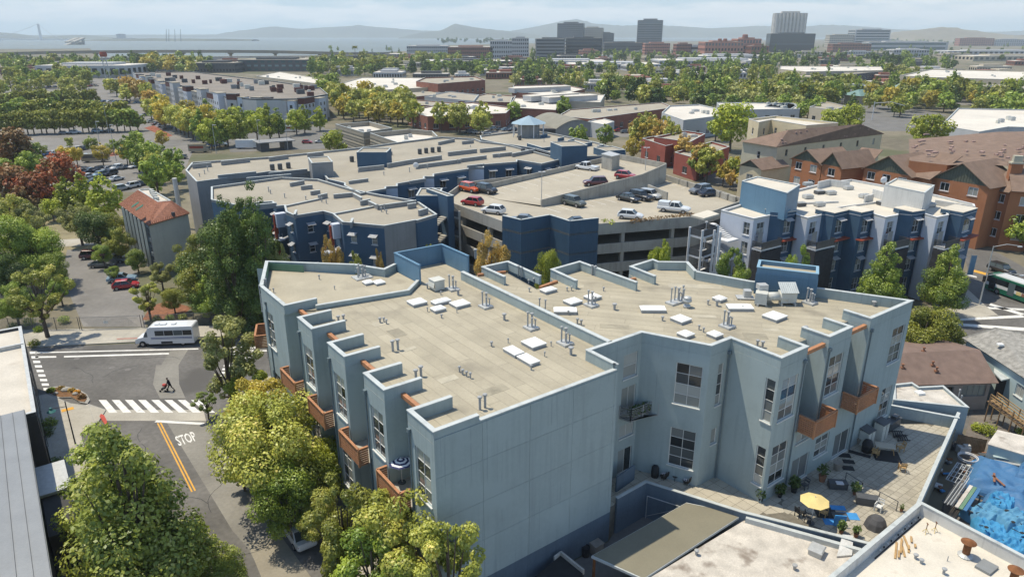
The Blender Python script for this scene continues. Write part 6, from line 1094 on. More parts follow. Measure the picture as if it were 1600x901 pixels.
for a_ in (('suv','orange',734,294,-.75,'orange boxy off-roader on the garage deck',12.1),('suv','black',760,296,-.75,'black off-roader beside the orange one on the garage deck',12.2),('hatch','red',738,315,2.6,'red hatchback at the left edge of the garage deck',ZD),('hatch','white',771,328,2.7,'white hatchback at the left edge of the garage deck',ZD),('sedan','grey',815,343,2.9,'dark car just behind the left navy screen',ZD),('sedan','black',905,347,.2,'black car just behind the right navy screen',ZD),
           ('suv','green',897,316,-.85,'dark grey green estate car below the low end of the ramp wall',ZD),('pickup','white',916,262,2.4,'white pickup at the top of the garage ramp',13.7),('suv','maroon',930,285,.1+math.pi,'dark red suv on the ramp behind the wall',13.3),('hatch','red',977,274,-.5,'bright red car at the top of the ramp wall',14.0),('sedan','black',982,309,-.8,'black sedan below the ramp wall',ZD),('suv','black',1001,307,-.8,'black suv between sedan and silver suv',ZD),('suv','silver',1016,305,-.75,'silver suv at the end of the ramp wall',ZD),('hatch','white',985,336,-.35,'white electric car with dark roof at the front edge of deck',ZD),('camper','white',1054,326,-.45,'white pickup with grey canopy at the front of the deck',ZD),('suv','grey',1094,297,-2.6,'dark suv at the right parapet, left one of two',ZD),('sedan','navy',1110,301,.3,'dark sedan at the right parapet, right one of two',ZD)): deckcar(*a_)
M['ivy'] = leafmat('leaf_weeds',(.15,.09,.03),(.30,.17,.06))
for i,(x,y) in enumerate([(990+9*j,347-1.0*j) for j in range(11)]+[(945,347),(955,349)]):
    p = P(x,y,ZD+.9); t = thing('parapet_plant','dry reddish plant spilling over the front parapet of the garage','plant',(p.x,p.y,ZD),0,'plants along the garage parapet'); me = leafball(.6,70,.22,i,.7); me.materials.append(M['ivy'] if i < 11 else LM['lime']); put('foliage',me,t,(0,0,1.1))
def deck_lamp(x,y,h,label,z=ZD,ytop=None):
    p = P(x,y,z); t = thing('deck_lamp',label,'lamp',(p.x,p.y,z)); k = MB(); k.cyl((0,0,0),(0,0,h),.07,.05); k.local('pole',M['galv'],t)
    for s_ in (-.35,.35): k = MB(); k.box((s_,0,h),(.5,.3,.12)); k.local('lamp_head',M['trim'],t)
deck_lamp(846,318,5.6,'twin-headed lamp post at the low end of the ramp wall'); deck_lamp(1008,270,5.0,'twin-headed lamp post at the right end of the ramp',14)
# ------------------------------------------------------------------ blue complex
bc = thing('blue_apartment_complex','sprawling flat-roofed apartment block with navy fronts and beige roofs','building',(-25,125,0)); ZC = 13.6
NW = dict(d='grey_wall')
def awn(parent,a,b,s,z,w=1.7): d = (b-a).normalized(); nn = Vector((d.y,-d.x,0)); p = a+d*s+nn*.35; k = MB(); k.add([(*(p-d*w/2-nn*.35)[:2],z+.3),(*(p+d*w/2-nn*.35)[:2],z+.3),(*(p+d*w/2+nn*.45)[:2],z),(*(p-d*w/2+nn*.45)[:2],z)],[(0,1,2,3),(3,2,1,0)]); o = k.build('awning',M['trim'],parent); return o
sw = px(ZC+.4,(600,353),(649,344),(652,344.5),(683,335),(652,314),(592,304),(551,296),(497,280),(440,277),(330,292),(330,312),(378,322),(405,316),(425,315),(432,322),(444,321),(447,331),(461,337),(505,330),(520,334),(535,347))
n_sw = len(sw); sw = ccw(sw); r_ = None
for i in range(n_sw):
    a_,b_ = sw[i],sw[(i+1) % n_sw]; L = (b_-a_).length; isg = L > 3 and (b_-a_).x > 0 and i in (0,1)
    m_ = 'grey_wall' if i == 0 else 'navy2'; wins = []
    if (b_-a_).x > .5 and i > 10 and L > 2.5 or i in (n_sw-1,): wins = gridwins(L,(1.2,4.5,7.8,11.0),2.6,.95,1.25,1,2,.4)
    facade(bc,a_,b_,0,ZC,M[m_],wins,M['trim'],M['glass'],sill=.05)
    for w_ in wins: awn(bc,a_,b_,(w_[0]+w_[1])/2,w_[3]+.05,1.35)
k = MB(); k.sheet([(p.x,p.y) for p in sw],ZC-.001); k.build('roof',M['roof_tan'],bc); coping_run(bc,sw,ZC,ZC+.4,.22,M['grey_wall'],M['coping'],closed=True)
def rbar(x0,y0,x1,y1,h=.7,z=ZC,th=.25,m='grey_wall'): a_,b_ = P(x0,y0,z+h),P(x1,y1,z+h); k = MB(); k.bar(Vector((a_.x,a_.y,z+h/2)),Vector((b_.x,b_.y,z+h/2)),th,h); o = k.build('roof_parapet',M[m],bc); k = MB(); k.bar(Vector((a_.x,a_.y,z+h+.03)),Vector((b_.x,b_.y,z+h+.03)),th+.1,.06); k.build('coping',M['coping'],o)
for a_ in ((520,334,590,321,.25),(444,322,500,310,.25),(591,321,650,313,.7),(591,321,576,314,.7),(521,304,552,301,.7),(552,302,565,309,.7),(563,314,578,311,.8),(485,299,500,297,.7),(470,291,488,289,.7),(497,305,511,302,.8),(637,319,650,317,.8),(654,329,668,325,.9),(453,286,475,282,.7),(548,348,551,341,.8),(460,335,463,328,.8),(400,320,432,317,.8)): rbar(*a_)
bk = px(ZC+.4,(307,284),(345,279),(420,268),(475,268),(500,266),(512,280),(538,286),(538,290),(563,302),(603,295),(603,292),(621,291),(621,287),(663,280),(663,276),(678,276),(678,272),(732,264),(732,261),(756,262),(756,257),(808,253),(808,250),(846,256),(880,248),(860,238),(838,232),(800,226),(752,221),(742,217),(690,214),(640,220),(560,231),(425,245),(300,254),(290,266))
bkc = ccw(bk); nb_ = len(bkc)
for i in range(nb_):
    a_,b_ = bkc[i],bkc[(i+1) % nb_]; L = (b_-a_).length; front = (b_-a_).x > .5 and i in range(6,25); wins = gridwins(L,(1.2,4.5,7.8,10.9),3.2,1.5,1.6,2,1,.5) if front and L > 4 else []
    lil = front and L < 5
    facade(bc,a_,b_,0,ZC,M['navy2'] if front and not lil else M['lilac_wall'] if lil else M['grey_wall'],wins,M['trim'],M['glass'],sill=.05)
    for w_ in wins: awn(bc,a_,b_,(w_[0]+w_[1])/2,w_[3]+.05,1.9)
k = MB(); k.sheet([(p.x,p.y) for p in bkc],ZC-.001); k.build('roof',M['roof_tan'],bc); coping_run(bc,bkc,ZC,ZC+.4,.22,M['grey_wall'],M['coping'],closed=True)
for a_ in ((300,257,330,254,.9),(345,252,390,247,.9),(420,246,450,242,.9),(480,240,505,237,.9),(340,274,400,268,1.0),(420,270,480,264,.9),(385,278,455,272,.8),(640,250,690,243,.9),(605,256,640,250,.9),(700,238,745,233,.9),(750,233,790,229,.9),(560,262,600,258,.9),(650,258,720,249,.8),(720,248,760,243,.8),(590,238,613,237,.8),(685,222,710,217,.8),(722,221,740,219,.8),(770,241,800,238,.8),(730,259,756,256,.9),(545,283,575,279,.6),(800,240,836,233,.8),(640,283,665,279,.6)): rbar(*a_)
b3 = px(ZC+.4,(800,228),(868,246),(948,243),(978,237),(930,222),(855,207),(800,206),(750,212),(752,218))
mass(bc,b3,ZC,'navy2','roof_tan',.4,pm='grey_wall')
for a_ in ((824,224,848,231,.8),(848,231,862,229,.8),(872,216,881,214,.9),(888,219,897,217,.9),(915,224,925,222,.9),(934,228,943,226,.9),(845,211,855,209,.9)): rbar(*a_,m='navy2')
def tower(q,z1,m,label=None): mass(bc,q,z1,m,'roof_tan',.15,z0=0,coping=True)
def boxpx(x0,y0,x1,y1,z,dep): a_,b_ = P(x0,y0,z),P(x1,y1,z); d = (b_-a_).normalized(); nn = Vector((-d.y,d.x,0))*dep; return [a_,b_,b_+nn,a_+nn]
for q,z,m_ in ((boxpx(557,239,604,239,16.6,6),16.6,'navy2'),(boxpx(487,256,520,254,16.4,7),16.4,'grey_wall'),(boxpx(878,230,918,228,17.0,7),17.0,'navy2'),(boxpx(947,237,977,235,15.0,6),15.0,'navy2'),(boxpx(666,296,699,308,15.4,1.2),15.4,'navy2'),(boxpx(650,307,686,307,14.9,6),14.9,'navy2')): mass(bc,q,z,m_,'roof_tan',.12,cm='coping')
for i,(x,y) in enumerate(((656,241),(666,239.5),(676,238.5),(686,237.5),(426,266),(438,265),(451,263),(550,253),(812,219),(817,240))):
    p = P(x,y,ZC); k = MB(); k.lathe((p.x,p.y,ZC),[(.45,.1),(.48,.15),(.48,1.15),(.4,1.25),(.1,1.28)],12); o = k.build('condenser_unit',M['steel'],None,loc=(p.x,p.y,ZC)); setp(o,('leftmost','second','third','rightmost','left','middle','right','lone','farther','nearer')[i]+(' of four round dark condensers behind the navy tower',' of three round dark condensers left of grey tower',' round dark condenser beside the navy tower',' of two round dark condensers near the pavilion')[0 if i < 4 else 1 if i < 7 else 2 if i < 8 else 3],'air conditioner','round roof condensers')
for x,y,h in ((420,300,.8),(423,303,.6),(500,313,.8),(503,316,.7),(510,318,.5),(445,309,.6),(590,328,.8),(596,331,.6),(601,329,.9),(604,334,.5),(478,312,.5),(325,268,.9),(320,272,.7),(312,276,.5),(640,269,.8),(668,264,.8),(715,256,.8),(720,255,.7),(780,247,.8),(600,274,.6),(560,270,.5),(590,245,.7),(735,230,.4),(840,216,.9),(850,222,.7),(935,234,.8),(890,222,.6),(825,240,.6)): pipe(x,y,h,.08,bc,ZC)
k = MB(); p = P(650,264,ZC); k.ball((p.x,p.y,ZC+.8),(.6,.2,.6),12,6); k.cyl((p.x,p.y,ZC),(p.x,p.y,ZC+.6),.05); k.build('satellite_dish',M['trim'],bc)
# orange and white balcony frames on the left fronts
for x,y in ((432,330),(520,346)):
    p = P(x,y,ZC); t = MB()
    for z in (2.5,5.8,9.1): t = MB(); t.box((p.x-.4,p.y-.8,z),(2.6,1.6,.2),.6); [t.bar((p.x-1.4+.5*j,p.y-1.6+.3*j,z),(p.x-1.4+.5*j,p.y-1.6+.3*j,z+1.0),.05,.05) for j in range(5)]; t.build('balcony',M['lilac_wall'],bc)
    t = MB(); t.box((p.x-.2,p.y-.5,6.6),(.5,.5,13.0),.6); [t.bar((p.x-1.5,p.y-1.8,z),(p.x,p.y-.8,z+2.4),.12,.12) for z in (2.6,5.9,9.2)]; t.build('orange_pilaster',M['oxide'],bc); t = MB(); t.box((p.x+.6,p.y-.3,12.3),(1.6,1.2,2.2),.6); t.build('white_bay',M['lilac_wall'],bc)
# outdoor concrete stairs
def stairs(name,label,sc_,m,z_levels,pts,rail='steel',posts=()):
    t = thing(name,label,'stairs',(pts[0].x,pts[0].y,0)); 
    for i,z in enumerate(z_levels):
        k = MB(); k.prism(ccw(sc_),z-.22,z); k.build('landing',M[m],t)
        q = ccw(sc_)
        k = MB(); 
        for j in range(len(q)): a_,b_ = q[j],q[(j+1) % len(q)]; k.bar(Vector((a_.x,a_.y,z+1.0)),Vector((b_.x,b_.y,z+1.0)),.06,.06); k.bar(Vector((a_.x,a_.y,z+.55)),Vector((b_.x,b_.y,z+.55)),.03,.9)
        k.build('railing',M[rail],t)
    for p in posts: k = MB(); k.box((p.x,p.y,z_levels[0]/2+.6),(.3,.3,z_levels[0]+1.2)); k.build('post',M[m],t)
    for i in range(len(z_levels)-1):
        za,zb = z_levels[i],z_levels[i+1]; a_,b_ = pts[0],pts[1]; mid_z = (za+zb)/2; n_ = 9
        for j in range(n_): s = (j+.5)/n_; p = a_.lerp(b_,s); k = MB(); k.box((p.x,p.y,za+(mid_z-za)*s),(.9,1.3,.12),math.atan2((b_-a_).y,(b_-a_).x)); k.build('step',M[m],t)
        nn = Vector((-(b_-a_).y,(b_-a_).x,0)).normalized()*1.35
        for j in range(n_): s = (j+.5)/n_; p = b_.lerp(a_,s)-nn; k = MB(); k.box((p.x,p.y,mid_z+(zb-mid_z)*s),(.9,1.3,.12),math.atan2((b_-a_).y,(b_-a_).x)); k.build('step',M[m],t)
        p = b_-nn*.5+(b_-a_).normalized()*.7; k = MB(); k.box((p.x,p.y,mid_z-.1),(1.5,2.8,.2),math.atan2((b_-a_).y,(b_-a_).x)); k.build('half_landing',M[m],t)
    return t
la = P(700,336,12.0); sc1 = [la,P(718,341,12.0),P(704,325,12.0),P(686,320,12.0)]
stairs('concrete_stairs','grey outdoor concrete staircase between the blue block and the parking garage',sc1,'gconc',(12.0,8.9,5.8),[P(694,338,12.0),P(664,350,12.0)],'steel',[sc1[0],sc1[1],P(664,354,11),P(650,347,11)])
st2 = [P(1080,336,14.6),P(1100,341,14.6),P(1124,334,14.6),P(1106,328,14.6)]
t = stairs('white_stairs','white outdoor staircase with roof between the parking garage and white flats',st2,'trim',(11.6,8.5,5.4,2.3),[P(1112,345,12),P(1140,352,12)],'steel',st2+[P(1118,347,14),P(1127,350,14)])
k = MB(); k.prism(ccw(st2),14.3,14.6); k.build('roof',M['white_roof'],t)
# pavilion with eight-sided metal roof
pv = P(826,190,ZC+4); pav = thing('roof_pavilion','eight-sided pavilion with pale blue metal roof on the far block','pavilion',(pv.x,pv.y,ZC)); k = MB(); R_ = 5.0
vs_ = [(0,0,5.6)]+[(R_*math.cos(math.pi/4*i+.3),R_*math.sin(math.pi/4*i+.3),3.6) for i in range(8)]
for i in range(8): k = MB(); k.add([vs_[0],vs_[1+i],vs_[1+(i+1) % 8]],[(0,1,2)]); k.local('roof_panel',mat('pale_blue_metal',(.30,.40,.46),.05,.5,.4,metal=.2),pav)
k = MB(); k.lathe((0,0,0),[(3.0,0),(3.0,3.7)],8); k.local('room',M['grey_wall'],pav)
for i in range(8): k = MB(); k.cyl((4.4*math.cos(math.pi/4*i+.3),4.4*math.sin(math.pi/4*i+.3),0),(4.4*math.cos(math.pi/4*i+.3),4.4*math.sin(math.pi/4*i+.3),3.8),.12); k.local('post',M['trim'],pav)
# ------------------------------------------------------------------ navy and white flats on the right
rc = thing('white_and_navy_flats','white and navy flats with zigzag fronts, dark netted balconies and white roof','building',(50,104,0)); ZK = 13.3
Z1,Z2 = 13.7,14.5
RP = [(1127,328,Z1,'lilac_wall',2),(1178,341,Z1,'lilac_wall',1),(1203,336,Z1,'navy2',0),(1222,330,Z2,'navy2',1),(1245,326,Z2,'lilac_wall',0),(1245,335,Z1,'lilac_wall',0),(1262,340,Z1,'lilac_wall',1),(1284,335,Z1,'navy2',0),(1290,327,Z2,'navy2',0),(1304,330,Z2,'navy2',1),(1326,325,Z2,'navy2',0),(1346,329,Z2,'navy2',1),(1366,325,Z2,'lilac_wall',0),(1366,334,Z1,'lilac_wall',0),(1384,339,Z1,'lilac_wall',1),(1404,335,Z1,'navy2',0),(1405,326,Z2,'navy2',0),(1426,328,Z2,'navy2',1),(1446,325,Z2,'lilac_wall',0),(1446,334,Z1,'lilac_wall',0),(1464,339,Z1,'lilac_wall',1),(1483,335,Z1,'navy2',0),(1483,325,Z2,'navy2',0),(1505,329,Z2,'navy2',1),(1528,322,Z2,'white_wall',0),(1524,311,Z2,'white_wall',0),(1462,304,Z1,'white_wall',0),(1330,280,Z1,'white_wall',0),(1294,284,Z1,'white_wall',0),(1180,312,Z1,'lilac_wall',0)]
rpts = [P(a_[0],a_[1],a_[2]) for a_ in RP]
if area([(p.x,p.y) for p in rpts]) < 0: print('rc reversed')
for i in range(len(RP)):
    a_,b_ = rpts[i],rpts[(i+1) % len(RP)]; L = (b_-a_).length; kind = RP[i][4]; zz = (1.3,4.5,7.7,10.8)
    if kind == 1: wins = [(L*.25,L*.72,z,z+2.0,2,2) for z in zz] if L > 1.6 else []
    elif kind == 2: wins = [(L*.72,L*.72+1.2,z,z+2.0,2,2) for z in zz]
    else: wins = []
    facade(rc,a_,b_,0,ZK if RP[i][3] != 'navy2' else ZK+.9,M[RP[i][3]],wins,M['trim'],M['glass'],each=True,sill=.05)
    if kind == 1 and RP[i][3] == 'navy2':
        for w_ in wins[1:]: awn(rc,a_,b_,(w_[0]+w_[1])/2,w_[3]+.1,1.7)
        d = (b_-a_).normalized(); nn = Vector((d.y,-d.x,0)); k = MB(); q_ = a_+d*L*.5+nn*.5; k.box((q_.x,q_.y,9.9),(L*1.1,1.1,.18),math.atan2(d.y,d.x)); k.build('oxide_canopy',M['oxide'],rc)
k = MB(); k.sheet([(p.x,p.y) for p in rpts],ZK-.001); k.build('roof',M['white_roof'],rc)
coping_run(rc,rpts,ZK,ZK+.35,.22,M['white_wall'],M['trim'],closed=True,ch=.05)
for i in (3,9,11,17,23): a_,b_ = rpts[i],rpts[(i+1) % len(RP)]; d = (b_-a_).normalized(); nn = Vector((-d.y,d.x,0)); k = MB(); k.prism([a_-nn*.03,b_-nn*.03,b_+nn*3.2,a_+nn*3.2],ZK+.2,ZK+.85); k.build('navy_block',M['navy2'],rc); k = MB(); k.prism([a_-nn*.1,b_-nn*.1,b_+nn*3.3,a_+nn*3.3],ZK+.85,ZK+.93); k.build('block_roof',M['white_roof'],rc)
for x0,y0,x1,y1 in ((1180,343,1212,336),(1266,342,1296,336),(1388,341,1412,336),(1468,341,1490,336)):      # dark netted balconies stacked on the white bays
    a_,b_ = P(x0,y0,Z1),P(x1,y1,Z1); d = (b_-a_).normalized(); nn = Vector((d.y,-d.x,0)); L = (b_-a_).length
    for j,z in enumerate((2.9,6.1,9.3)):
        k = MB(); k.prism([a_,a_+nn*1.7,b_+nn*1.7,b_] if area([a_,a_+nn*1.7,b_+nn*1.7,b_]) > 0 else [b_,b_+nn*1.7,a_+nn*1.7,a_],z-.25,z); bl_ = k.build('balcony',M['trim'],rc)
        k = MB()
        for p0,p1 in ((a_,a_+nn*1.7),(a_+nn*1.7,b_+nn*1.7),(b_+nn*1.7,b_)): k.bar(Vector((p0.x,p0.y,z+1.1)),Vector((p1.x,p1.y,z+1.1)),.05,.05); n_ = max(2,int((p1-p0).length/.09)); [k.bar(Vector((*p0.lerp(p1,q/n_)[:2],z)),Vector((*p0.lerp(p1,q/n_)[:2],z+1.1)),.045,.03) for q in range(n_+1)]
        k.build('railing',M['steel'],bl_)
    k = MB(); k.prism([a_+nn*1.72,b_+nn*1.72,b_+nn*1.76,a_+nn*1.76][::-1],.2,8.9); k.prism([a_+nn*.05,a_+nn*1.72,a_+nn*1.72-d*.05,a_+nn*.05-d*.05],.2,8.9); k.build('dark_netting',mat('dark_netting',(.045,.045,.05),.2,2,.9),rc)
    k = MB(); q_ = a_+d*L*.35+nn*.02; k.box((q_.x,q_.y,10.4),(1.1,.06,2.1),math.atan2(d.y,d.x)); k.build('door',M['frame_dark'],rc)
mass(rc,boxpx(1159,284,1230,303,17.4,9)[:2]+[P(1250,290,17.4),P(1183,277,17.4)],17.4,'blue_panel','white_roof',.12,z0=ZK); 
mass(rc,[P(1382,290,16.7),P(1445,303,16.7),P(1460,291,16.7),P(1400,280,16.7)],16.7,'white_wall','white_roof',.15,z0=ZK-.3,pm='white_wall')
k = MB(); q_ = P(1388,305,14.4); k.box((q_.x,q_.y-.12,14.4),(.9,.08,2.0),math.atan2((P(1445,303,16.7)-P(1382,290,16.7)).y,(P(1445,303,16.7)-P(1382,290,16.7)).x)); k.build('door',M['grey_wall'],rc)
for a_ in ((1279,284,1297,280,1.3),(1297,280,1328,284,1.3),(1352,306,1365,303,1.4),(1365,295,1382,300,1.4),(1462,312,1524,322,.9),(1225,318,1310,314,.3),(1290,326,1375,314,.3)): 
    p0,p1 = P(a_[0],a_[1],ZK+a_[4]),P(a_[2],a_[3],ZK+a_[4]); k = MB(); k.bar(Vector((p0.x,p0.y,ZK+a_[4]/2)),Vector((p1.x,p1.y,ZK+a_[4]/2)),.25,a_[4]); k.build('parapet',M['white_wall'],rc)
for i,(x,y) in enumerate(((1262,310),(1262,290),(1250,322),(1280,322),(1350,309),(1378,320),(1400,319),(1452,323),(1172,324),(1325,296),(1298,304),(1280,303))):
    p = P(x,y,ZK); t = thing('rooftop_unit',('grey ridged unit','low grey unit','dark square unit')[i % 3]+' on the white roof of the flats, '+('beside the blue tower','behind the blue tower','right below the blue tower','by the second white bay','before the white parapet wall','left of the white hut','below the white hut door','right of the white hut','on the leftmost white bay','in the far corner','in the middle of the roof','right of the middle')[i],'roof unit',(p.x,p.y,ZK),.3); k = MB(); k.box((0,0,.35),(1.6,1.1,.5)); k.local('case',M['galv'] if i % 3 < 2 else M['steel'],t); k = MB(); [k.box((-.6+.3*j,0,.66),(.2,1.0,.14),0,.7) for j in range(5)]; k.local('ridges',M['galv'],t); k = MB(); k.box((-.6,0,.05),(.1,1,.1)); k.box((.6,0,.05),(.1,1,.1)); k.local('skids',M['steel'],t)
for x,y,lb_ in ((1196,320,'white satellite dish on the leftmost bay of flats'),(1381,281,'white satellite dish on the white hut')): p = P(x,y,ZK+.8 if x < 1300 else 17.4); k = MB(); k.ball((p.x,p.y,p.z),(.55,.22,.55),12,6); k.cyl((p.x,p.y,p.z-.9),(p.x,p.y,p.z),.05); o = k.build('satellite_dish',M['trim'],None,True,loc=p); setp(o,lb_,'satellite dish')
for x,y,l_ in ((1189,345,'left bay'),(1497,330,'right end'),(1412,334,'third bay')): 
    p = P(x+20,y+2,12.2); k = MB(); k.ball((p.x,p.y,12.2),(.7,.5,1.0),10,7); o = k.build('plastic_sheeting',mat('clear_plastic',(.42,.48,.52),.2,3,.25),None,loc=p); setp(o,'pale plastic sheeting hung on the netted balcony at the '+l_+' of the flats','sheeting')
# banner on a pole at the corner
p = P(1519,422,0); p = P(1512,425,2.5); t = thing('street_banner','plain blue street banner hanging at the corner of the flats','banner',(p.x,p.y,0)); k = MB(); k.box((.5,0,3.7),(.9,.06,3.4)); k.local('cloth',M['blue_panel'],t); k = MB(); k.cyl((0,0,0),(0,0,5.6),.06); k.local('pole',M['galv'],t)
# ------------------------------------------------------------------ orange and beige houses behind
M['orange_wall'] = mat('orange_stucco',(.34,.145,.07),.09,.5,.88,streak=.08); M['beige_wall'] = mat('beige_stucco',(.58,.50,.34),.07,.5,.88); M['olive_wall'] = mat('olive_stucco',(.45,.425,.33),.07,.5,.88); M['green_board'] = mat('green_boards',(.10,.11,.085),.1,1,.85); M['brown_roof'] = mat('brown_roof',(.20,.14,.105),.14,.7,.92,.3,6)
oh = thing('orange_row_houses','orange stucco row houses with green gables, white windows and brown roofs','house',P(1420,300,0)); ZO = 12.5
def gfront(x0,y0,x1,y1,ax,ay,wz=(3.3,6.8,10.2),dep=11,wins=2,z=ZO,zr=15.0,parent=oh,wm='orange_wall'):
    a_,b_ = P(x0,y0,z),P(x1,y1,z); d = (b_-a_).normalized(); nn = Vector((-d.y,d.x,0)); L = (b_-a_).length; ap_ = a_.lerp(b_,.5); r0 = Vector((ap_.x,ap_.y,zr))
    facade(parent,a_,b_,0,z,M[wm],[(L*(i+.5)/wins-.95,L*(i+.5)/wins+.95,q,q+1.7,2,1) for i in range(wins) for q in wz],M['trim'],M['glass'],sill=.08,fw=.12)
    wall(parent,b_,b_+nn*dep,0,z,M[wm]); wall(parent,a_+nn*dep,a_,0,z,M[wm])
    k = MB(); n_ = 10
    k.add([a_,b_,r0],[(0,1,2)]); gb = k.build('gable_board',M['green_board'],parent); k = MB(); 
    for j in range(1,n_*2): s = j/(n_*2); zz = z+(zr-z)*(1-abs(2*s-1)); p = a_.lerp(b_,s)-nn*.03; k.bar(Vector((p.x,p.y,z)),Vector((p.x,p.y,zz)),.06,.05)
    o = k.build('battens',M['green_board'],gb); o['kind'] = 'stuff'
    ov = -nn*.5+Vector((0,0,.1)); dn_ = Vector((0,0,-.35))
    for e_ in (a_-d*.5+dn_,b_+d*.5+dn_): gable(parent,e_+ov,e_+nn*dep,r0+ov,r0+nn*dep+Vector((0,0,.1)),.14,M['brown_roof'])
gfront(1238,247,1284,256,0,0); gfront(1285,256,1316,262,0,0,wins=1,zr=15.4); gfront(1351,262,1424,275,0,0,zr=15.8,wins=3); gfront(1457,277,1546,292,0,0,zr=16.2)
for x0,y0,x1,y1,z in ((1317,263,1350,268,11.0),(1424,272,1457,279,12.5),(1546,293,1580,299,11.5),(1580,296,1640,300,12)): a_,b_ = P(x0,y0,z),P(x1,y1,z); L = (b_-a_).length; facade(oh,a_,b_,0,z,M['orange_wall'],gridwins(L,(2.2,5.6,9.0),3.5,2.4,1.7,3,1,.3),M['trim'],M['glass'],sill=.08,fw=.12); d = (b_-a_).normalized(); nn = Vector((-d.y,d.x,0)); gable(oh,a_-nn*.7+Vector((0,0,-.2)),b_-nn*.7+Vector((0,0,-.2)),a_+nn*7+Vector((0,0,4.2)),b_+nn*7+Vector((0,0,4.2)),.15,M['brown_roof'])
big = [P(1421,251,15.2),P(1480,258,15.2),P(1535,256,15.5),P(1600,262,15),P(1660,240,17.5),P(1640,205,17.5),P(1560,206,17.5),P(1478,213,16.5),P(1420,218,16)]
k = MB(); k.add(big,[(0,1,8),(1,7,8),(1,2,6),(1,6,7),(2,3,5),(2,5,6),(3,4,5)]); k.build('main_roof',M['brown_roof'],oh); k = MB(); e_ = [P(1421,251,15.2),P(1480,258,15.2),P(1505,252,15.2)]; [k.add([e_[i],e_[i+1],Vector((e_[i+1].x,e_[i+1].y,11)),Vector((e_[i].x,e_[i].y,11))],[(3,2,1,0)]) for i in range(2)]; k.build('upper_wall',M['orange_wall'],oh)
rgh = random.Random(5)
for i in range(34): x = rgh.uniform(1425,1600); y = rgh.uniform(212,250); p = P(x,y,16.3); k = MB(); k.box((p.x,p.y,16.45+.2),(rgh.uniform(.4,1.6),rgh.uniform(.4,.8),.35),rgh.uniform(0,1)); k.build('roof_vent',mat('pink_vent',(.36,.24,.20),.15,1,.7),oh)
k = MB(); p = P(1590,250,17); k.box((p.x,p.y,8),(2.0,1.3,16.6),-.25); ch_ = k.build('chimney',M['orange_wall'],oh); k = MB(); k.box((p.x,p.y,16.45),(2.3,1.6,.3),-.25); k.box((p.x,p.y,17.2),(1.6,1.0,1.3),-.25); k.build('chimney_cap',M['olive_wall'],ch_)
bh_ = thing('beige_apartments','beige and olive apartment house with long hipped brown roof','house',P(1260,250,0)); ZH = 13.0
h0,h1,h2 = P(1213,230,ZH),P(1382,209,ZH),P(1157,221,ZH); h3 = h1+(h2-h0); r0,r1 = P(1232,203,16.6),P(1345,194,16.6)
gable(bh_,h0,h1,r0,r1,.2,M['brown_roof']); k = MB(); k.add([h2,h0,r0],[(0,1,2)]); k.add([h2,r0,r1,h3],[(0,1,2,3)]); k.add([h1,h3,r1],[(0,1,2)]); k.build('roof',M['brown_roof'],bh_)
for i in range(30): s = rgh.random(); q = rgh.random()*.8+.1; p = (h0.lerp(h1,s)).lerp(r0.lerp(r1,s),q); k = MB(); k.box((p.x,p.y,p.z+.12),(.6,.5,.3),.3); k.build('roof_vent',MATS['pink_vent'],bh_)
ch = (h0+h3)/2; hq = [p+(ch-p)*.03 for p in (h2,h0,h1)]
facade(bh_,hq[0],hq[1],0,ZH,M['olive_wall'],gridwins((hq[1]-hq[0]).length,(1.5,5.2,9.2),5.5,1.0,1.9,1,2,.6),M['trim'],M['glass'],sill=.05); facade(bh_,hq[1],hq[2],0,ZH,M['beige_wall'],gridwins((hq[2]-hq[1]).length,(10.4,),6.5,1.0,1.6,1,2,2),M['frame_dark'],M['glass'],sill=.05)
mass(bh_,[P(1170,186,16),P(1186,191,16),P(1205,187,16),P(1260,196,16),P(1310,192,16),P(1212,181,16)],15.4,'beige_wall','white_roof',.6,wins=((4,8,12),4,1.1,1.9,1,2),pm='beige_wall',cm='trim')
gfront(1156,258,1190,264,0,0,z=8.5,zr=10.3,wz=(1.5,5.0),wins=1,parent=bh_,wm='beige_wall'); 
# ------------------------------------------------------------------ car parks and streets beyond
FOOT = []
def inpoly(x,y,poly):
    c = False; n = len(poly)
    for i in range(n):
        x0,y0 = poly[i-1]; x1,y1 = poly[i]
        if (y0 > y) != (y1 > y) and x < (x1-x0)*(y-y0)/(y1-y0)+x0: c = not c
    return c
def stru(name,m,pts,z): k = MB(); k.sheet([P(x,y) for x,y in pts],z); o = k.build(name,M[m] if isinstance(m,str) else m); o['kind'] = 'structure'; return o
stru('car_park','asphalt_old',[(-60,268),(110,300),(230,300),(290,262),(300,240),(330,225),(240,160),(-60,166)],.012); stru('road','asphalt_light',[(-60,262),(110,244),(300,226),(560,206),(560,199),(290,216),(60,240),(-60,248)],.020)
stru('car_park','asphalt_light',[(360,238),(520,232),(505,196),(345,205)],.024); stru('car_park','asphalt_old',[(-60,160),(230,158),(200,122),(-60,126)],.012)
stru('road','asphalt',[(1440,560),(1640,590),(1640,440),(1560,395),(1500,378),(1518,440),(1500,500)],.012); stru('pavement_strip','concrete',[(1450,498),(1500,498),(1560,493),(1540,478),(1512,452),(1505,470)],.05)
stru('car_park','asphalt_old',[(640,205),(1010,215),(1010,188),(900,182),(780,190)],.012); stru('car_park','asphalt_old',[(1040,150),(1330,162),(1560,165),(1560,135),(1240,128),(1060,140)],.012); stru('road','asphalt_light',[(1380,205),(1440,205),(1480,180),(1400,160),(1330,165),(1290,190)],.016); stru('car_park','asphalt_light',[(1040,262),(1160,300),(1160,250),(1090,240)],.012)
M['red_bed'] = mat('red_bark',(.24,.085,.05),.3,.8,.95)
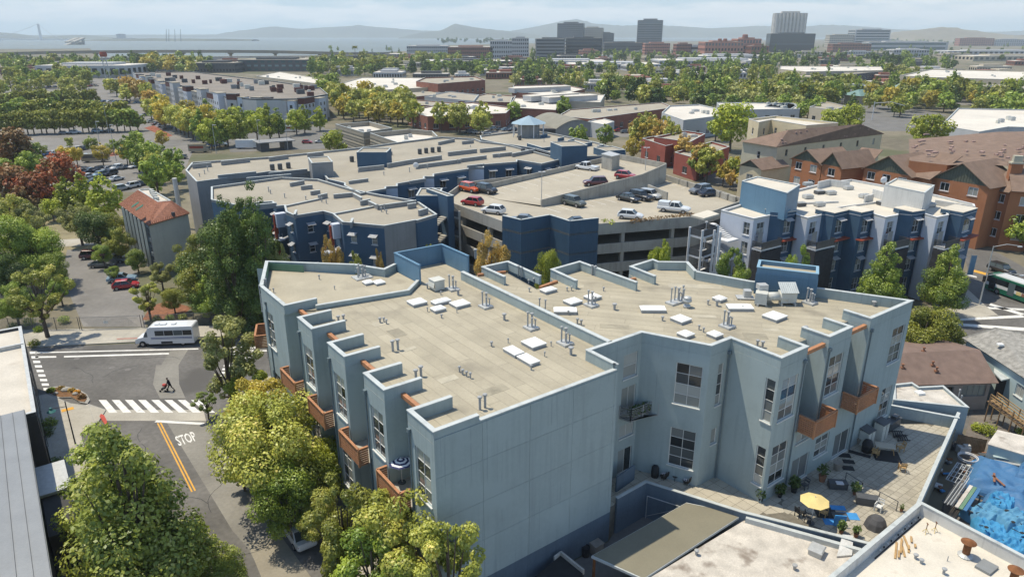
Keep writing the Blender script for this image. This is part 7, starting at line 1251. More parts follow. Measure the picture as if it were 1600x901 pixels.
stru('planted_strip','red_bed',[(40,255),(130,243),(235,232),(245,236),(130,249),(40,262)],.026); stru('planted_strip','red_bed',[(225,200),(260,215),(270,212),(240,196)],.026)
roadC = None
def rmark(pts,m='white_paint',nm='lane_line'): k = MB(); k.sheet([P(x,y) for x,y in pts],.03); o = k.build(nm,M[m]); o['kind'] = 'structure'
rmark([(1520,421),(1640,452),(1640,456),(1518,424)],'yellow_paint','centre_line'); rmark([(1506,427),(1526,432),(1526,434),(1506,429)]); rmark([(1510,478),(1600,482),(1600,485),(1510,481)]); rmark([(1548,474),(1600,490),(1600,494),(1545,477)]); rmark([(1500,497),(1600,492),(1600,496),(1500,501)]); rmark([(1498,505),(1600,512),(1600,517),(1498,509)]); rmark([(1490,558),(1502,556),(1504,559),(1492,561)],'yellow_paint')
# city bus, car and mast at the right street
bd = math.atan2((P(1535,462)-P(1600,486)).y,(P(1535,462)-P(1600,486)).x); bp_ = P(1533,452)+Vector((math.cos(bd),math.sin(bd),0))*-6.2+Vector((1.5,.4,0)); cb = thing('city_bus','green and white city bus waiting at the right-hand crossing','bus',(bp_.x,bp_.y,0),bd)
gb = paint('busgreen',(.015,.13,.075)); wb2 = paint('buswhite',(.66,.67,.67),.35)
k = MB(); k.box((0,0,.75),(12,2.5,.9)); k.local('skirt',gb,cb); k = MB(); k.box((0,0,1.35),(12,2.52,.5)); k.local('side_panel',wb2,cb); k = MB(); k.box((0,0,2.1),(11.9,2.46,1.0)); k.local('window_band',M['car_glass'],cb); k = MB(); k.box((0,0,2.75),(12,2.5,.35)); k.local('roof_edge',gb,cb); k = MB(); k.box((-.5,0,3.0),(10.8,2.1,.18),0,.96); k.box((-4.5,0,3.15),(2.5,1.8,.25)); k.local('roof',wb2,cb); k = MB(); k.box((6.02,0,2.0),(.06,2.2,1.3)); k.local('windscreen',M['car_glass'],cb)
for x in (-3.6,3.8):
    for s_ in (1,-1): k = MB(); k.cyl((x,s_*1.15-.14,.48),(x,s_*1.15+.14,.48),.48,n=18); w_ = k.local('wheel',M['tyre'],cb); k = MB(); k.cyl((x,s_*1.15-.15,.48),(x,s_*1.15+.15,.48),.26,n=12); k.local('rim',M['rim'],w_)
for x,c_ in ((-.6,'terracotta'),(.3,'yellow_canvas'),(-1.6,'play_blue')):
    for s_ in (1,-1): k = MB(); k.box((x,s_*1.27,1.3),(.8,.02,.55)); k.local('poster_patch',M[c_],cb)
for x in (1.6,4.9):
    for s_ in (1,-1): k = MB(); k.box((x,s_*1.262,1.55),(1.1,.03,2.0)); k.local('door',M['car_glass'],cb)
k = MB(); k.box((6.0,0,2.72),(.1,1.6,.3)); k.local('destination_panel',M['black'],cb)
carpx('suv','black',1565,421,bd+math.pi,'black suv driving past behind the city bus'); carpx('sedan','grey',1425,548,.1,'dark car parked under the round golden green tree')
ms = P(1530,476); t = thing('signal_mast','tall grey signal mast with curved arms at the right crossing','mast',(ms.x,ms.y,0)); k = MB(); k.cyl((0,0,0),(0,0,9.6),.12,.07); k.local('pole',M['galv'],t)
for h,l_ in ((9.5,3.6),(4.9,5.0)): k = MB(); k.cyl((0,0,h),(l_*.5,-.3,h+.5),.05); k.cyl((l_*.5,-.3,h+.5),(l_,-.6,h+.3),.05); k.local('arm',M['galv'],t); k = MB(); k.box((l_,-.6,h+.2),(.6,.25,.15)); k.local('lamp_head',M['trim'],t)
k = MB(); k.box((-.35,-.2,4.4),(.3,.3,.95)); k.local('signal',M['black'],t); k = MB(); p = P(1597,470,0); k.cyl((p.x-1,p.y-12,0),(p.x-1,p.y-12,11),.16,.12); o = k.build('utility_pole',M['wood_fence'],None,loc=(p.x-1,p.y-12,0)); setp(o,'brown wooden utility pole at the right edge','pole')
# parked cars, row by row
cols_ = ['white','silver','grey','black','white','grey','blue','silver','red','navy','black','tan','paleblue','white','maroon']; crg = random.Random(3); CN = [0]
ROWS = []
def carrow(x0,y0,x1,y1,n,rz,label,fill=.85):
    for i in range(n):
        if crg.random() > fill: continue
        s = i/max(1,n-1); p = P(x0+(x1-x0)*s,y0+(y1-y0)*s,.6); kd = crg.choice(('sedan','suv','hatch','suv','sedan')); cl_ = crg.choice(cols_); CN[0] += 1
        car(kd,cl_,p,rz+crg.uniform(-.06,.06)+crg.choice((0,math.pi)),'%s %s %s' % ({'navy': 'dark blue','tan': 'tan','paleblue': 'pale blue','maroon': 'dark red'}.get(cl_,cl_),{'suv': 'suv','hatch': 'hatchback','sedan': 'sedan'}[kd],label),label,depth(p) > 170,.03)
carrow(126,268,224,258,8,1.2,'in the front row of the near car park',1); carrow(122,277,172,271,4,1.2,'in the second row of the near car park',1); carrow(124,286,182,279,4,1.2,'in the third row of the near car park',1); carrow(190,294,220,287,3,1.0,'beside the tiled house',1); carrow(238,256,250,246,2,1.6,'by the cart shelters',1); carrow(256,247,282,246,2,.4,'near the left end of the blue block',1)
carrow(62,242,130,232,7,1.3,'beyond the road by the red gums',.95); carrow(0,192,90,188,7,.3,'between the clipped tree rows',.9); carrow(100,208,170,204,5,.3,'on the open part of far car park',.7); carrow(150,222,232,226,3,.2,'at the far edge of the road',.8)
carrow(0,166,150,161,20,1.3,'in the long far row behind the hedge trees',.95); carrow(155,158,215,160,8,1.0,'beside the long white flats',.9); carrow(170,172,225,180,6,.9,'on the access road by the white flats',.8); carrow(235,190,262,200,4,.9,'under the trees by the white flats',.9); carrow(0,148,140,144,18,1.3,'in the farthest row of the big car park',.8); carrow(20,138,150,134,15,1.3,'at the shopping sheds',.7)
carrow(732,206,760,208,5,.5,'beside the olive trees behind the blue block',1); carrow(762,200,800,203,5,.5,'near the pavilion',.9); carrow(958,202,976,206,3,.3,'by the arched hall',1); carrow(968,186,1035,186,7,.9,'in front of the long brick hall',1); carrow(1118,256,1150,268,3,-.6,'on the street behind the garage',1)
for y in (140,146,152): carrow(1095,y,1330,y+6,20,1.0,'in the car park among the poplars',.7)
carrow(1180,149,1280,153,12,1.0,'in the middle of the poplar car park',.8); carrow(1470,131,1560,134,9,.8,'by the painted shops',.8); carrow(330,228,380,222,4,.15,'on the street beside the dark shelter',.9); carrow(480,222,520,220,3,.1,'right of the dark shelter',1); carrow(380,205,420,203,4,.1,'behind the dark shelter',.8)
# shelter, food trucks, lamp posts
t = thing('dark_shelter','long low dark shelter beside the road left of the grey hall','shelter',P(430,236,0)); a_,b_ = P(405,238,0),P(463,233,0); d = (b_-a_).normalized(); nn = Vector((-d.y,d.x,0)); k = MB(); k.prism([a_,b_,b_+nn*8,a_+nn*8],3.0,3.3); k.build('roof',M['grey_wall'],t); k = MB(); k.prism([a_+d+nn*.8,a_+d*4+nn*.8,a_+d*4+nn*7,a_+d+nn*7],0,3.0); k.build('wall',M['steel'],t); k = MB(); k.prism([b_-d*4+nn*.8,b_-d+nn*.8,b_-d+nn*7,b_-d*4+nn*7],0,3.0); k.build('wall',M['steel'],t)
def truck(x,y,rz,l_,h,label,m,stripe=None):
    p = P(x,y,0); t = thing('box_truck',label,'truck',(p.x,p.y,.03),rz); k = MB(); k.box((-.5,0,h/2+.45),(l_-1.2,2.4,h)); k.local('box',m,t); k = MB(); k.box((l_/2-.6,0,1.35),(1.5,2.2,1.8),0,.9); k.local('cab',m,t); k = MB(); k.box((l_/2-.2,0,1.75),(.8,2.05,.7)); k.local('windscreen',M['car_glass'],t)
    for xx in (-l_*.3,l_*.3):
        for s_ in (1,-1): k = MB(); k.cyl((xx,s_*1.0-.12,.45),(xx,s_*1.0+.12,.45),.45,n=12); k.local('wheel',M['tyre'],t)
    if stripe:
        for s_ in (1,-1): k = MB(); k.box((-.5,s_*1.22,h*.6+.45),(l_-2.2,.03,h*.35)); k.local('hatch',stripe,t)
truck(388,232,.1,8.5,2.8,'white box truck parked left of the dark shelter',paint('buswhite',(.66,.67,.67)),M['trim']); truck(312,238,.1,7,2.5,'brown and white food truck on the far road',paint('tan',PC['tan']),M['oxide']); truck(150,253,.25,8,2.4,'grey trailer parked behind the scarlet gum',paint('tan',PC['tan']),M['steel']); truck(452,206,.1,7,2.3,'white kiosk van behind the dark shelter',paint('buswhite',(.66,.67,.67)),M['oxide'])
def post(x,yb,h,label,arm=1.2,nm='lamp_post',z=0): p = P(x,yb,z); t = thing(nm,label,'lamp',(p.x,p.y,z)); k = MB(); k.cyl((0,0,0),(0,0,h),.11,.07,8); k.local('pole',M['galv'],t); k = MB(); k.box((arm*.5,0,h),(arm,.3,.14)); k.local('lamp_head',M['trim'],t)
for i,(x,y,h) in enumerate(((160,245,12),(182,252,12),(170,208,12),(407,236,11),(450,234,12),(80,420,5),(338,240,10),(1140,160,10),(1290,150,12),(1185,158,11))): post(x,y,h,('tall grey lamp post in the near car park, left one','tall grey lamp post in the near car park, right one','tall lamp post among the clipped trees','grey lamp post beside the white box truck','grey lamp post before the dark shelter','slim lamp post on the dry lawn','pole beside the food truck','lamp post left in the poplar car park','lamp post right in the poplar car park','lamp post in the middle of poplar car park')[i])
p = P(1362,188,0); t = thing('signal_gantry','white traffic signal with long curved arm beyond the beige roof','traffic signal',(p.x,p.y,0)); k = MB(); k.cyl((0,0,0),(0,0,9),.2,.14); k.local('pole',M['trim'],t); k = MB(); k.cyl((0,0,8.2),(8,0,8.8),.12); k.cyl((8,0,8.8),(15,0,7),.1); k.local('arm',M['trim'],t); k = MB(); k.box((7,0,8.3),(.5,.5,1.2)); k.local('signal',M['yellow_canvas'],t)
# ------------------------------------------------------------------ buildings in the middle distance
M['brick'] = mat('brick',(.23,.095,.065),.14,.3,.9); M['roof_bright'] = mat('roof_bright',(.58,.545,.48),.1,.06,.9,stain=((.55,.50,.42),.05,.6)); M['tan_wall'] = mat('tan_wall',(.44,.39,.30),.08,.3,.88); M['red_stucco'] = mat('red_stucco',(.27,.075,.055),.1,.4,.88); M['slat_wall'] = mat('slat_wall',(.27,.245,.20),.1,.4,.88); M['maroon_wall'] = mat('maroon_wall',(.095,.035,.03),.1,.4,.85); M['dark_grey'] = mat('dark_grey_wall',(.085,.09,.095),.1,.3,.8); M['pale_grey'] = mat('pale_grey_wall',(.42,.43,.44),.06,.3,.88); M['teal_glass'] = glass('teal_glass',(.05,.10,.11),(.18,.26,.27),.6); M['salmon'] = mat('salmon_wall',(.40,.18,.13),.08,.2,.88); M['green_roof'] = mat('green_metal_roof',(.16,.26,.24),.08,.3,.5)
BL = {}
def bld(label,pts,z,wm,rm,para=.5,wins=None,fm='trim',name='building',units=0,cat='building',edges=None):
    q = px(z,*pts); c = sum(q,Vector())/len(q); t = thing(name,label,cat,(c.x,c.y,0)); mass(t,q,z-para,wm,rm,para,wins=wins,fm=fm,edges=edges,th=.3)
    FOOT.append([(p.x+(p.x-c.x)*.04,p.y+(p.y-c.y)*.04) for p in q]); rg = random.Random(label)
    for i in range(units):
        a_,b_,e_ = rg.choice(q),rg.choice(q),rg.random(); p = (a_.lerp(b_,e_)).lerp(c,.25+.6*rg.random()); k = MB(); s_ = rg.uniform(1.2,3.0); h = rg.uniform(.6,1.5); k.box((p.x,p.y,z-para+h/2),(s_,s_*.7,h),.3); k.box((p.x,p.y,z-para+h+.05),(s_*.7,s_*.5,.2),.3); k.build('roof_unit',M['hvac'] if i % 2 else M['galv'],t)
    return t
W3 = ((1.2,),6,2.4,2.0,2,1); W3b = ((1.0,4.2),5,2.2,1.8,2,1)
sl1 = bld('slatted grey hall with white sunken roof, left of two',[(524,194),(568,207),(613,200),(577,190)],8.5,'slat_wall','roof_bright',1.6,units=3); sl2 = bld('slatted grey hall with white sunken roof, right of two',[(578,208),(628,225),(684,213),(676,205),(640,202)],8.5,'slat_wall','roof_bright',1.6,units=3)
for t,q in ((sl1,[(524,194),(568,207),(613,200)]),(sl2,[(578,208),(628,225),(684,213)])):
    for (x0,y0),(x1,y1) in zip(q[:-1],q[1:]):
        a_,b_ = P(x0,y0,8.5),P(x1,y1,8.5); d = (b_-a_).normalized(); nn = Vector((d.y,-d.x,0))*.08
        for j in range(7): k = MB(); k.bar(Vector((a_.x,a_.y,.9+j*1.05))+nn,Vector((b_.x,b_.y,.9+j*1.05))+nn,.12,.5); k.build('cladding_band',M['tan_wall'] if j % 2 else M['slat_wall'],t)
for a_ in (('tan warehouse with bright flat roof beside the white flats',[(400,119),(498,131),(508,124),(436,112)],8,'tan_wall','roof_bright',.5,W3,4),('long white-roofed warehouse behind the olive trees',[(519,134),(556,143),(752,132),(742,122),(566,121)],8,'tan_wall','roof_bright',.5,W3,6),('big plain brick warehouse with pale roof',[(650,127),(684,131),(758,125),(742,119),(664,121)],11,'brick','roof_tan',.8,W3b,4),('low brick hall with rusty pale roof',[(582,147),(640,152),(700,146),(690,139),(600,140)],6,'brick','roof_tan',.4,W3,3),('grey hall with pale roof behind the red wall',[(663,151),(740,158),(748,148),(702,143)],7,'pale_grey','roof_tan',.4,W3,3),('white-roofed brick hall with saw skylights',[(636,173),(668,182),(790,177),(800,168),(738,160),(686,163)],6.5,'brick','roof_bright',.5,W3,8),('red walled low block beside the white-roofed hall',[(636,163),(690,166),(715,161),(650,156)],6,'red_stucco','roof_tan',.4,None,1),('brick hall with long roof monitor at centre',[(800,144),(872,149),(914,139),(880,132),(802,134)],7,'brick','roof_bright',.5,W3,5),('pale hall with twin roof monitors at centre',[(828,155),(938,160),(945,148),(872,143)],7,'tan_wall','roof_bright',.5,W3,5),('brick workshop with white roof by the round tree',[(794,168),(868,172),(875,157),(800,152)],6.5,'brick','roof_bright',.5,W3,4),('dark brick hall left of the twin monitors',[(716,158),(800,160),(806,150),(760,146)],6.5,'brick','roof_tan',.5,W3,3),
           ('long low brick hall with pale roof and parked cars before it',[(872,181),(922,186),(1052,168),(1034,160),(890,171)],6.5,'brick','roof_tan',.4,W3,5),('white box hall at the end of the arched hall',[(918,190),(944,195),(960,190),(940,184)],6,'pale_grey','roof_bright',.3,None,0),('white panelled hall with pink roof edge and green awning',[(1034,176),(1068,188),(1130,180),(1132,172),(1092,163),(1046,165)],8,'pale_grey','roof_bright',.6,W3,4),('low pale hall behind the lime tree',[(1130,172),(1250,170),(1240,161),(1120,160)],6,'pale_grey','roof_bright',.4,W3,5),
           ('red stucco studio with tan roof, left wing',[(1003,216),(1040,228),(1066,223),(1034,211)],7,'red_stucco','roof_tan',.6,W3,1),('red stucco studio with tan roof, rear wing',[(1022,214),(1078,222),(1102,209),(1070,204)],8.5,'red_stucco','roof_tan',.6,W3,2),('red stucco studio with tan roof, front wing',[(1054,238),(1090,248),(1140,229),(1112,221)],6.5,'red_stucco','roof_tan',.6,W3,1),
           ('low white-roofed hall at the right edge behind the brown roof',[(1470,196),(1530,206),(1575,198),(1640,200),(1640,172),(1497,169)],7,'pale_grey','roof_bright',.5,None,5),('beige shop with stepped parapet by the green pavilions',[(1265,167),(1300,172),(1322,166),(1290,158)],7,'tan_wall','roof_tan',.6,W3,1),('grey shed with pale roof left of the beige shop',[(1195,166),(1236,170),(1248,163),(1215,158)],6,'pale_grey','roof_bright',.4,None,2),
           ('long tan hall behind the poplars',[(1218,108),(1260,112),(1380,110),(1376,104),(1220,103)],9,'tan_wall','roof_bright',.6,W3b,6),('grey hall with curved end among the poplars',[(1318,117),(1378,112),(1376,106),(1320,108)],8,'dark_grey','roof_tan',.6,W3b,3),('painted shopping hall with bright roof at right',[(1405,118),(1460,121),(1640,126),(1640,112),(1455,108)],10,'tan_wall','roof_bright',.8,W3b,8),('long shop row with orange and purple front at right',[(1462,136),(1560,140),(1640,138),(1640,130),(1470,129)],7,'salmon','roof_tan',.6,W3,4)): bld(a_[0],a_[1],a_[2],a_[3],a_[4],a_[5],a_[6],units=a_[7])
# roof monitors and sawtooth
for i,(x0,y0,x1,y1) in enumerate(((804,138,892,134),(830,150,905,145),(858,152,934,148))):
    a_,b_ = P(x0,y0,9.5),P(x1,y1,9.5); d = (b_-a_).normalized(); nn = Vector((-d.y,d.x,0)); t = thing('roof_monitor','long white roof monitor, '+('on the brick hall','front one on the pale hall','rear one on the pale hall')[i],'roof',(a_.x,a_.y,6.6)); k = MB(); k.prism([a_,b_,b_+nn*7,a_+nn*7],6.6,9.2); k.build('box',M['pale_grey'],t); k = MB(); k.prism([a_-nn*.5,b_-nn*.5,b_+nn*7.5,a_+nn*7.5],9.2,9.4); k.build('roof',M['roof_bright'],t)
# arched hall
a_,b_ = P(868,214,0),P(936,214,0); d = (b_-a_).normalized(); nn = Vector((-d.y*.8-.35,d.x,0)).normalized(); L = (b_-a_).length; t = thing('arched_hall','grey hall with low arched roof beside the pavilion','building',(a_.x,a_.y,0)); n_ = 14; pr_ = [(j/n_*L,3.2+3.8*math.sin(math.pi*j/n_)**.9) for j in range(n_+1)]
k = MB(); k.add([a_,b_]+[a_+d*s+Vector((0,0,z)) for s,z in reversed(pr_)],[tuple(range(n_+3))]); k.build('gable_wall',M['grey_wall'],t)
for j in range(n_): k = MB(); p0,p1 = a_+d*pr_[j][0]+Vector((0,0,pr_[j][1]+.05)),a_+d*pr_[j+1][0]+Vector((0,0,pr_[j+1][1]+.05)); k.add([p0-nn*.4,p1-nn*.4,p1+nn*30,p0+nn*30],[(0,1,2,3)]); k.build('roof_panel',M['roof_tan'] if False else mat('grey_green_roof',(.23,.22,.18),.1,.3,.9),t)
FOOT.append([(p.x,p.y) for p in (a_,b_,b_+nn*30,a_+nn*30)])
# green-roofed pavilions
for x,y,w,lb_ in ((1342,162,9,'green hipped roof among the trees right of the beige shop'),(1404,150,5,'small green hipped roof at the signal arm')):
    p = P(x,y,0); t = thing('hipped_pavilion',lb_,'pavilion',(p.x,p.y,0),.5); k = MB(); k.box((0,0,2.6),(w*1.6,w*1.2,5.2)); k.local('walls',M['tan_wall'],t); k = MB(); k.add([(-w,-w*.75,5.2),(w,-w*.75,5.2),(w,w*.75,5.2),(-w,w*.75,5.2),(-w*.3,0,8.4),(w*.3,0,8.4)],[(0,1,5,4),(1,2,5),(2,3,4,5),(3,0,4)]); k.local('roof',M['green_roof'],t)
# long white flats at left
M['flat_dull'] = mat('dull_roof',(.22,.195,.165),.15,.1,.95)
wf = thing('stepped_white_flats','long stepped white, grey and maroon flats beside the far car park','building',P(350,190,0)); ZF = 11.5
wq = px(ZF,(352,151),(400,155),(470,154),(512,147),(500,137),(430,127),(300,112),(207,113),(214,118),(282,133)); mass(wf,wq,ZF-.6,'pale_grey','flat_dull',.6,pm='dark_grey'); FOOT.append([(p.x,p.y) for p in wq])
rg = random.Random(9); 
def bays(q0,q1,n,sd):
    a_,b_ = P(*q0,ZF),P(*q1,ZF); d = (b_-a_).normalized(); nn = Vector((d.y,-d.x,0)); L = (b_-a_).length/n
    for i in range(n):
        w_ = L*(.55 if i % 2 else .8); p0 = a_+d*(L*i+.3); dp = 1.6 if i % 2 else .7; h = ZF+rg.choice((-.9,.2,.9,1.4)); q = [p0+nn*dp,p0+d*w_+nn*dp,p0+d*w_-nn*2.5,p0-nn*2.5]; m_ = ('pale_grey','lilac_wall','grey_wall','pale_grey')[i % 4]
        for j in range(3): facade(wf,q[j-1],q[j],0,h-2.6 if i % 3 == 0 else h,M[m_],gridwins((q[j]-q[j-1]).length,(1.2,4.2,7.2),3.0,1.5,1.6,2,1,.4) if j == 1 else [],M['frame_dark'],M['glass_far'])
        if i % 3 == 0: [wall(wf,q[j-1],q[j],h-2.6,h,M['maroon_wall']) for j in range(3)]
        k = MB(); c_ = sum(q,Vector())/4; k.prism([p+(p-c_)*.06 for p in ccw(q)],h,h+.25); k.build('bay_roof',M['dark_grey'] if i % 3 == 0 else M['roof_tan'],wf)
bays((214,119),(352,152),14,1); bays((354,152),(470,155),6,2); bays((472,155),(512,148),2,3)
for i in range(46): x = rg.uniform(225,500); y = 114+(x-250)*.10+rg.uniform(-1,12); p = P(x,y,ZF); k = MB(); s_ = rg.uniform(1.5,4); k.box((p.x,p.y,ZF+.6),(s_,s_*.8,2.2),.5); k.build('roof_box',M[rg.choice(('maroon_wall','grey_wall','hvac','dark_grey'))],wf)
# ------------------------------------------------------------------ far buildings, from their edges in the photograph
def far(label,x0,x1,yt,yb,dep,wm,rm='roof_tan',floors=0,cols=0,gm='glass_far',turn=0.0,name='building',cap=None):
    """upright block: left and right edge, top edge, foot; depth in metres; one window band or row of windows per storey"""
    a_,b_ = P(x0,yb),P(x1,yb); b_ = a_+(b_-a_); d = (b_-a_).normalized(); D = (a_.y+b_.y)/2; dx,dy,dz = ray((x0+x1)/2,yt); h = CAMH+dz*D/dy
    if turn: co,si = math.cos(turn),math.sin(turn); L0 = (b_-a_).length; d = Vector((d.x*co-d.y*si,d.x*si+d.y*co,0)); b_ = a_+d*(L0/co)
    nn = Vector((-d.y,d.x,0)); q = [a_,b_,b_+nn*dep,a_+nn*dep]; c = sum(q,Vector())/4; t = thing(name,label,'building',(c.x,c.y,0)); L = (b_-a_).length
    k = MB(); k.prism(q,0,h); k.build('wall',M[wm],t); k = MB(); k.prism([p+(c-p)*.04 for p in q],h,h+.4); k.build('roof',M[rm],t); FOOT.append([(p.x,p.y) for p in q])
    if floors:
        fh = h/floors
        for f in range(floors):
            z0,z1 = fh*(f+.3),fh*(f+.78)
            for (p0,e_,l_,n_) in ((a_,d,L,cols),(b_,nn,dep,max(1,int(cols*dep/L)) if cols else 0),(a_+nn*dep,-nn,dep,max(1,int(cols*dep/L)) if cols else 0)):
                o_ = Vector((e_.y,-e_.x,0))*.12
                if n_:
                    k = MB()
                    for j in range(n_): s0,s1 = l_*(j+.22)/n_,l_*(j+.78)/n_; k.add([p0+e_*s0+o_+Vector((0,0,z0)),p0+e_*s1+o_+Vector((0,0,z0)),p0+e_*s1+o_+Vector((0,0,z1)),p0+e_*s0+o_+Vector((0,0,z1))],[(0,1,2,3)])
                    o = k.build('window_row',M[gm],t); o['kind'] = 'stuff'
                else: k = MB(); k.add([p0+e_*(l_*.03)+o_+Vector((0,0,z0)),p0+e_*(l_*.97)+o_+Vector((0,0,z0)),p0+e_*(l_*.97)+o_+Vector((0,0,z1)),p0+e_*(l_*.03)+o_+Vector((0,0,z1))],[(0,1,2,3)]); k.build('window_band',M[gm],t)
    k = MB(); k.prism([p+(c-p)*.45 for p in q],h+.4,h+.4+max(2.0,h*.05)); k.build('roof_housing',M[cap or wm],t); return t,q,h
M['tower_grey'] = mat('tower_grey',(.17,.18,.19),.06,.02,.7); M['tower_glass'] = glass('tower_glass',(.035,.06,.07),(.10,.15,.17),.5); M['tower_white'] = mat('tower_white',(.50,.48,.44),.05,.02,.8); M['tower_beige'] = mat('tower_beige',(.48,.44,.37),.05,.02,.85); M['glass_dark'] = glass('glass_dark',(.02,.03,.04),(.05,.07,.09),.5)
far('dark ribbed office tower left of the beige hotel',870,909,37,80,25,'tower_grey',floors=13,cols=14,turn=-.25); far('beige terraced hotel behind the dark ribbed tower',907,940,44,79,30,'tower_beige',floors=12,cols=10,turn=-.2); far('lower grey wing of the beige hotel',934,957,52,79,26,'tower_grey',floors=8,cols=8,turn=-.2); far('blue-green glass office tower standing alone',994,1032,32,78,32,'tower_grey',floors=17,gm='tower_glass',turn=-.15)
t,q,h = far('tall white apartment tower of rounded ribs, highest on the skyline',1205,1253,21,77,30,'tower_white',floors=30,cols=8,turn=-.1)
a_,b_ = q[0],q[1]
for j in range(9): p = a_.lerp(b_,(j+.5)/9); k = MB(); k.cyl((p.x,p.y-.6,0),(p.x,p.y-.6,h*(1.02 if 3 < j < 7 else .99)),3.0,n=10); k.build('rib',M['tower_white'],t)
far('dark glass office block at the foot of the white tower',1201,1268,53,82,40,'glass_dark',floors=8,gm='glass_dark',turn=-.1); far('grey curved office block with red parapet house',1333,1391,47,76,40,'pale_grey',floors=7,turn=.12,gm='tower_glass'); far('white and salmon hotel left of the curved office',1294,1332,55,76,30,'tower_beige',floors=6,cols=12)
far('big dark grey parking block under the towers',837,882,61,92,40,'tower_grey',floors=6,gm='glass_dark'); far('right half of the dark grey parking block',884,940,60,91,40,'dark_grey',floors=6,gm='glass_dark'); far('pale panelled block left of the dark parking block',800,826,60,95,30,'pale_grey',floors=6,cols=8); far('long dark office block between the towers',944,1006,67,84,30,'dark_grey',floors=4,cols=20); far('salmon brick apartments under the glass tower',1007,1046,68,86,30,'salmon',floors=4,cols=14); far('low salmon brick offices left of the towers foot',905,935,79,92,20,'salmon',floors=3,cols=12); far('red brick block with glass stair, right of the salmon one',1056,1080,69,88,30,'brick',floors=4,cols=10); far('white sloped-roof block right of the salmon apartments',1078,1098,72,88,24,'pale_grey',floors=2)
t,q,h = far('red brick market hall with round turrets and purple band',1100,1160,66,90,50,'salmon',floors=3,cols=12)
for s in (.28,.42): p = q[0].lerp(q[1],s+.12); k = MB(); k.lathe((p.x,p.y+8,h),[(4,0),(3.6,5),(2.8,6)],12); k.build('turret',M['brick'],t)
t,q,h = far('higher brick market wing behind the round turrets',1150,1187,61,89,40,'salmon',floors=3,cols=8); p = q[0].lerp(q[1],.35); k = MB(); k.lathe((p.x,p.y+8,h),[(5.5,0),(5,7),(3.5,8)],12); k.build('turret',M['brick'],t)
far('low brick market annex at right',1172,1200,72,90,30,'brick',floors=2,cols=6); far('teal glass hall behind the dark cypresses',1356,1480,66,79,40,'pale_grey','roof_bright',2,gm='teal_glass'); far('brick and grey flats behind the cypresses',1300,1360,69,82,30,'brick',floors=3,cols=14); far('orange and white flats far right',1498,1552,60,72,30,'salmon',floors=4,cols=16); far('grey flats far right beside the orange ones',1553,1600,62,72,30,'pale_grey',floors=4,cols=14)
far('light grey campus hall on the waterfront',636,700,72,88,40,'pale_grey','roof_bright',3,20); far('long brick campus hall with white roof',700,770,74,92,40,'brick','roof_bright',3,22); far('white rounded hall by the dark parking block',766,800,64,92,30,'pale_grey','roof_bright',4,10); far('low dark colonnaded hall with roof boxes',662,800,96,106,40,'dark_grey','roof_bright',1,26); far('grey hall behind the palms',520,630,85,96,40,'dark_grey','roof_bright',2,30); far('low yellow hall behind the palms at left',488,524,88,97,30,'tan_wall','roof_bright',2,12)
far('dark office with teal windows left of the palms',374,482,94,112,40,'dark_grey',floors=3,cols=10,gm='teal_glass'); far('dark office with tall pale windows',298,368,99,114,30,'dark_grey',floors=2,cols=14,gm='glass_far'); far('low white sheds left of the dark offices',58,200,103,122,50,'pale_grey','roof_bright',1,10); far('wine red shop front with white roof',69,120,113,123,20,'maroon_wall','roof_bright'); far('long low white shed in front of the viaduct',330,480,104,108,40,'pale_grey','roof_bright',1,20); far('white sawtooth factory at the centre',890,1035,101,108,60,'pale_grey','roof_bright',1,24); far('low white factory left of the sawtooth one',832,950,96,103,60,'pale_grey','roof_bright',1,20); far('long white factory right of the sawtooth one',1030,1215,95,103,70,'pale_grey','roof_bright',1,30); far('pale low factory behind the trees',1080,1210,88,95,70,'pale_grey','roof_bright',1,30); far('white shed row at far right',1480,1640,80,86,50,'pale_grey','roof_bright',1,20); far('long pale shed at far right under the cypresses',1520,1660,88,96,50,'tan_wall','roof_bright',1,16); far('green walled kiosk block before the car park',163,182,130,140,14,'green_board'); far('white glass offices in front of cypresses',1395,1450,78,90,30,'pale_grey','roof_bright',2,14)
srg = random.Random(21)
for i in range(190):                                     # small roofs filling the flat city between the trees
    x = srg.uniform(-20,1620); y = srg.uniform(84,156 if x > 800 else 128) if x > 480 or x < 10 else srg.uniform(98,112); w = srg.uniform(18,60); p = P(x,y)
    if any(inpoly(p.x,p.y,f) or inpoly(P(x+w,y).x,P(x+w,y).y,f) for f in FOOT): continue
    hpx = max(2.5,6*FPX/depth(p)); far('%s flat-roofed shed %s' % (srg.choice(('small white','pale','tan','brick','long grey')),('far left among trees' if x < 400 else 'beyond the warehouses at centre' if x < 900 else 'among the trees right of centre' if x < 1250 else 'far right among trees')),x,x+w,y-hpx,y,srg.uniform(12,30),srg.choice(('pale_grey','tan_wall','brick','dark_grey','pale_grey')),srg.choice(('roof_bright','roof_bright','roof_tan')),1,int(w/4),turn=srg.choice((0,-.2,.15)))[0]['group'] = 'sheds of the flat city'

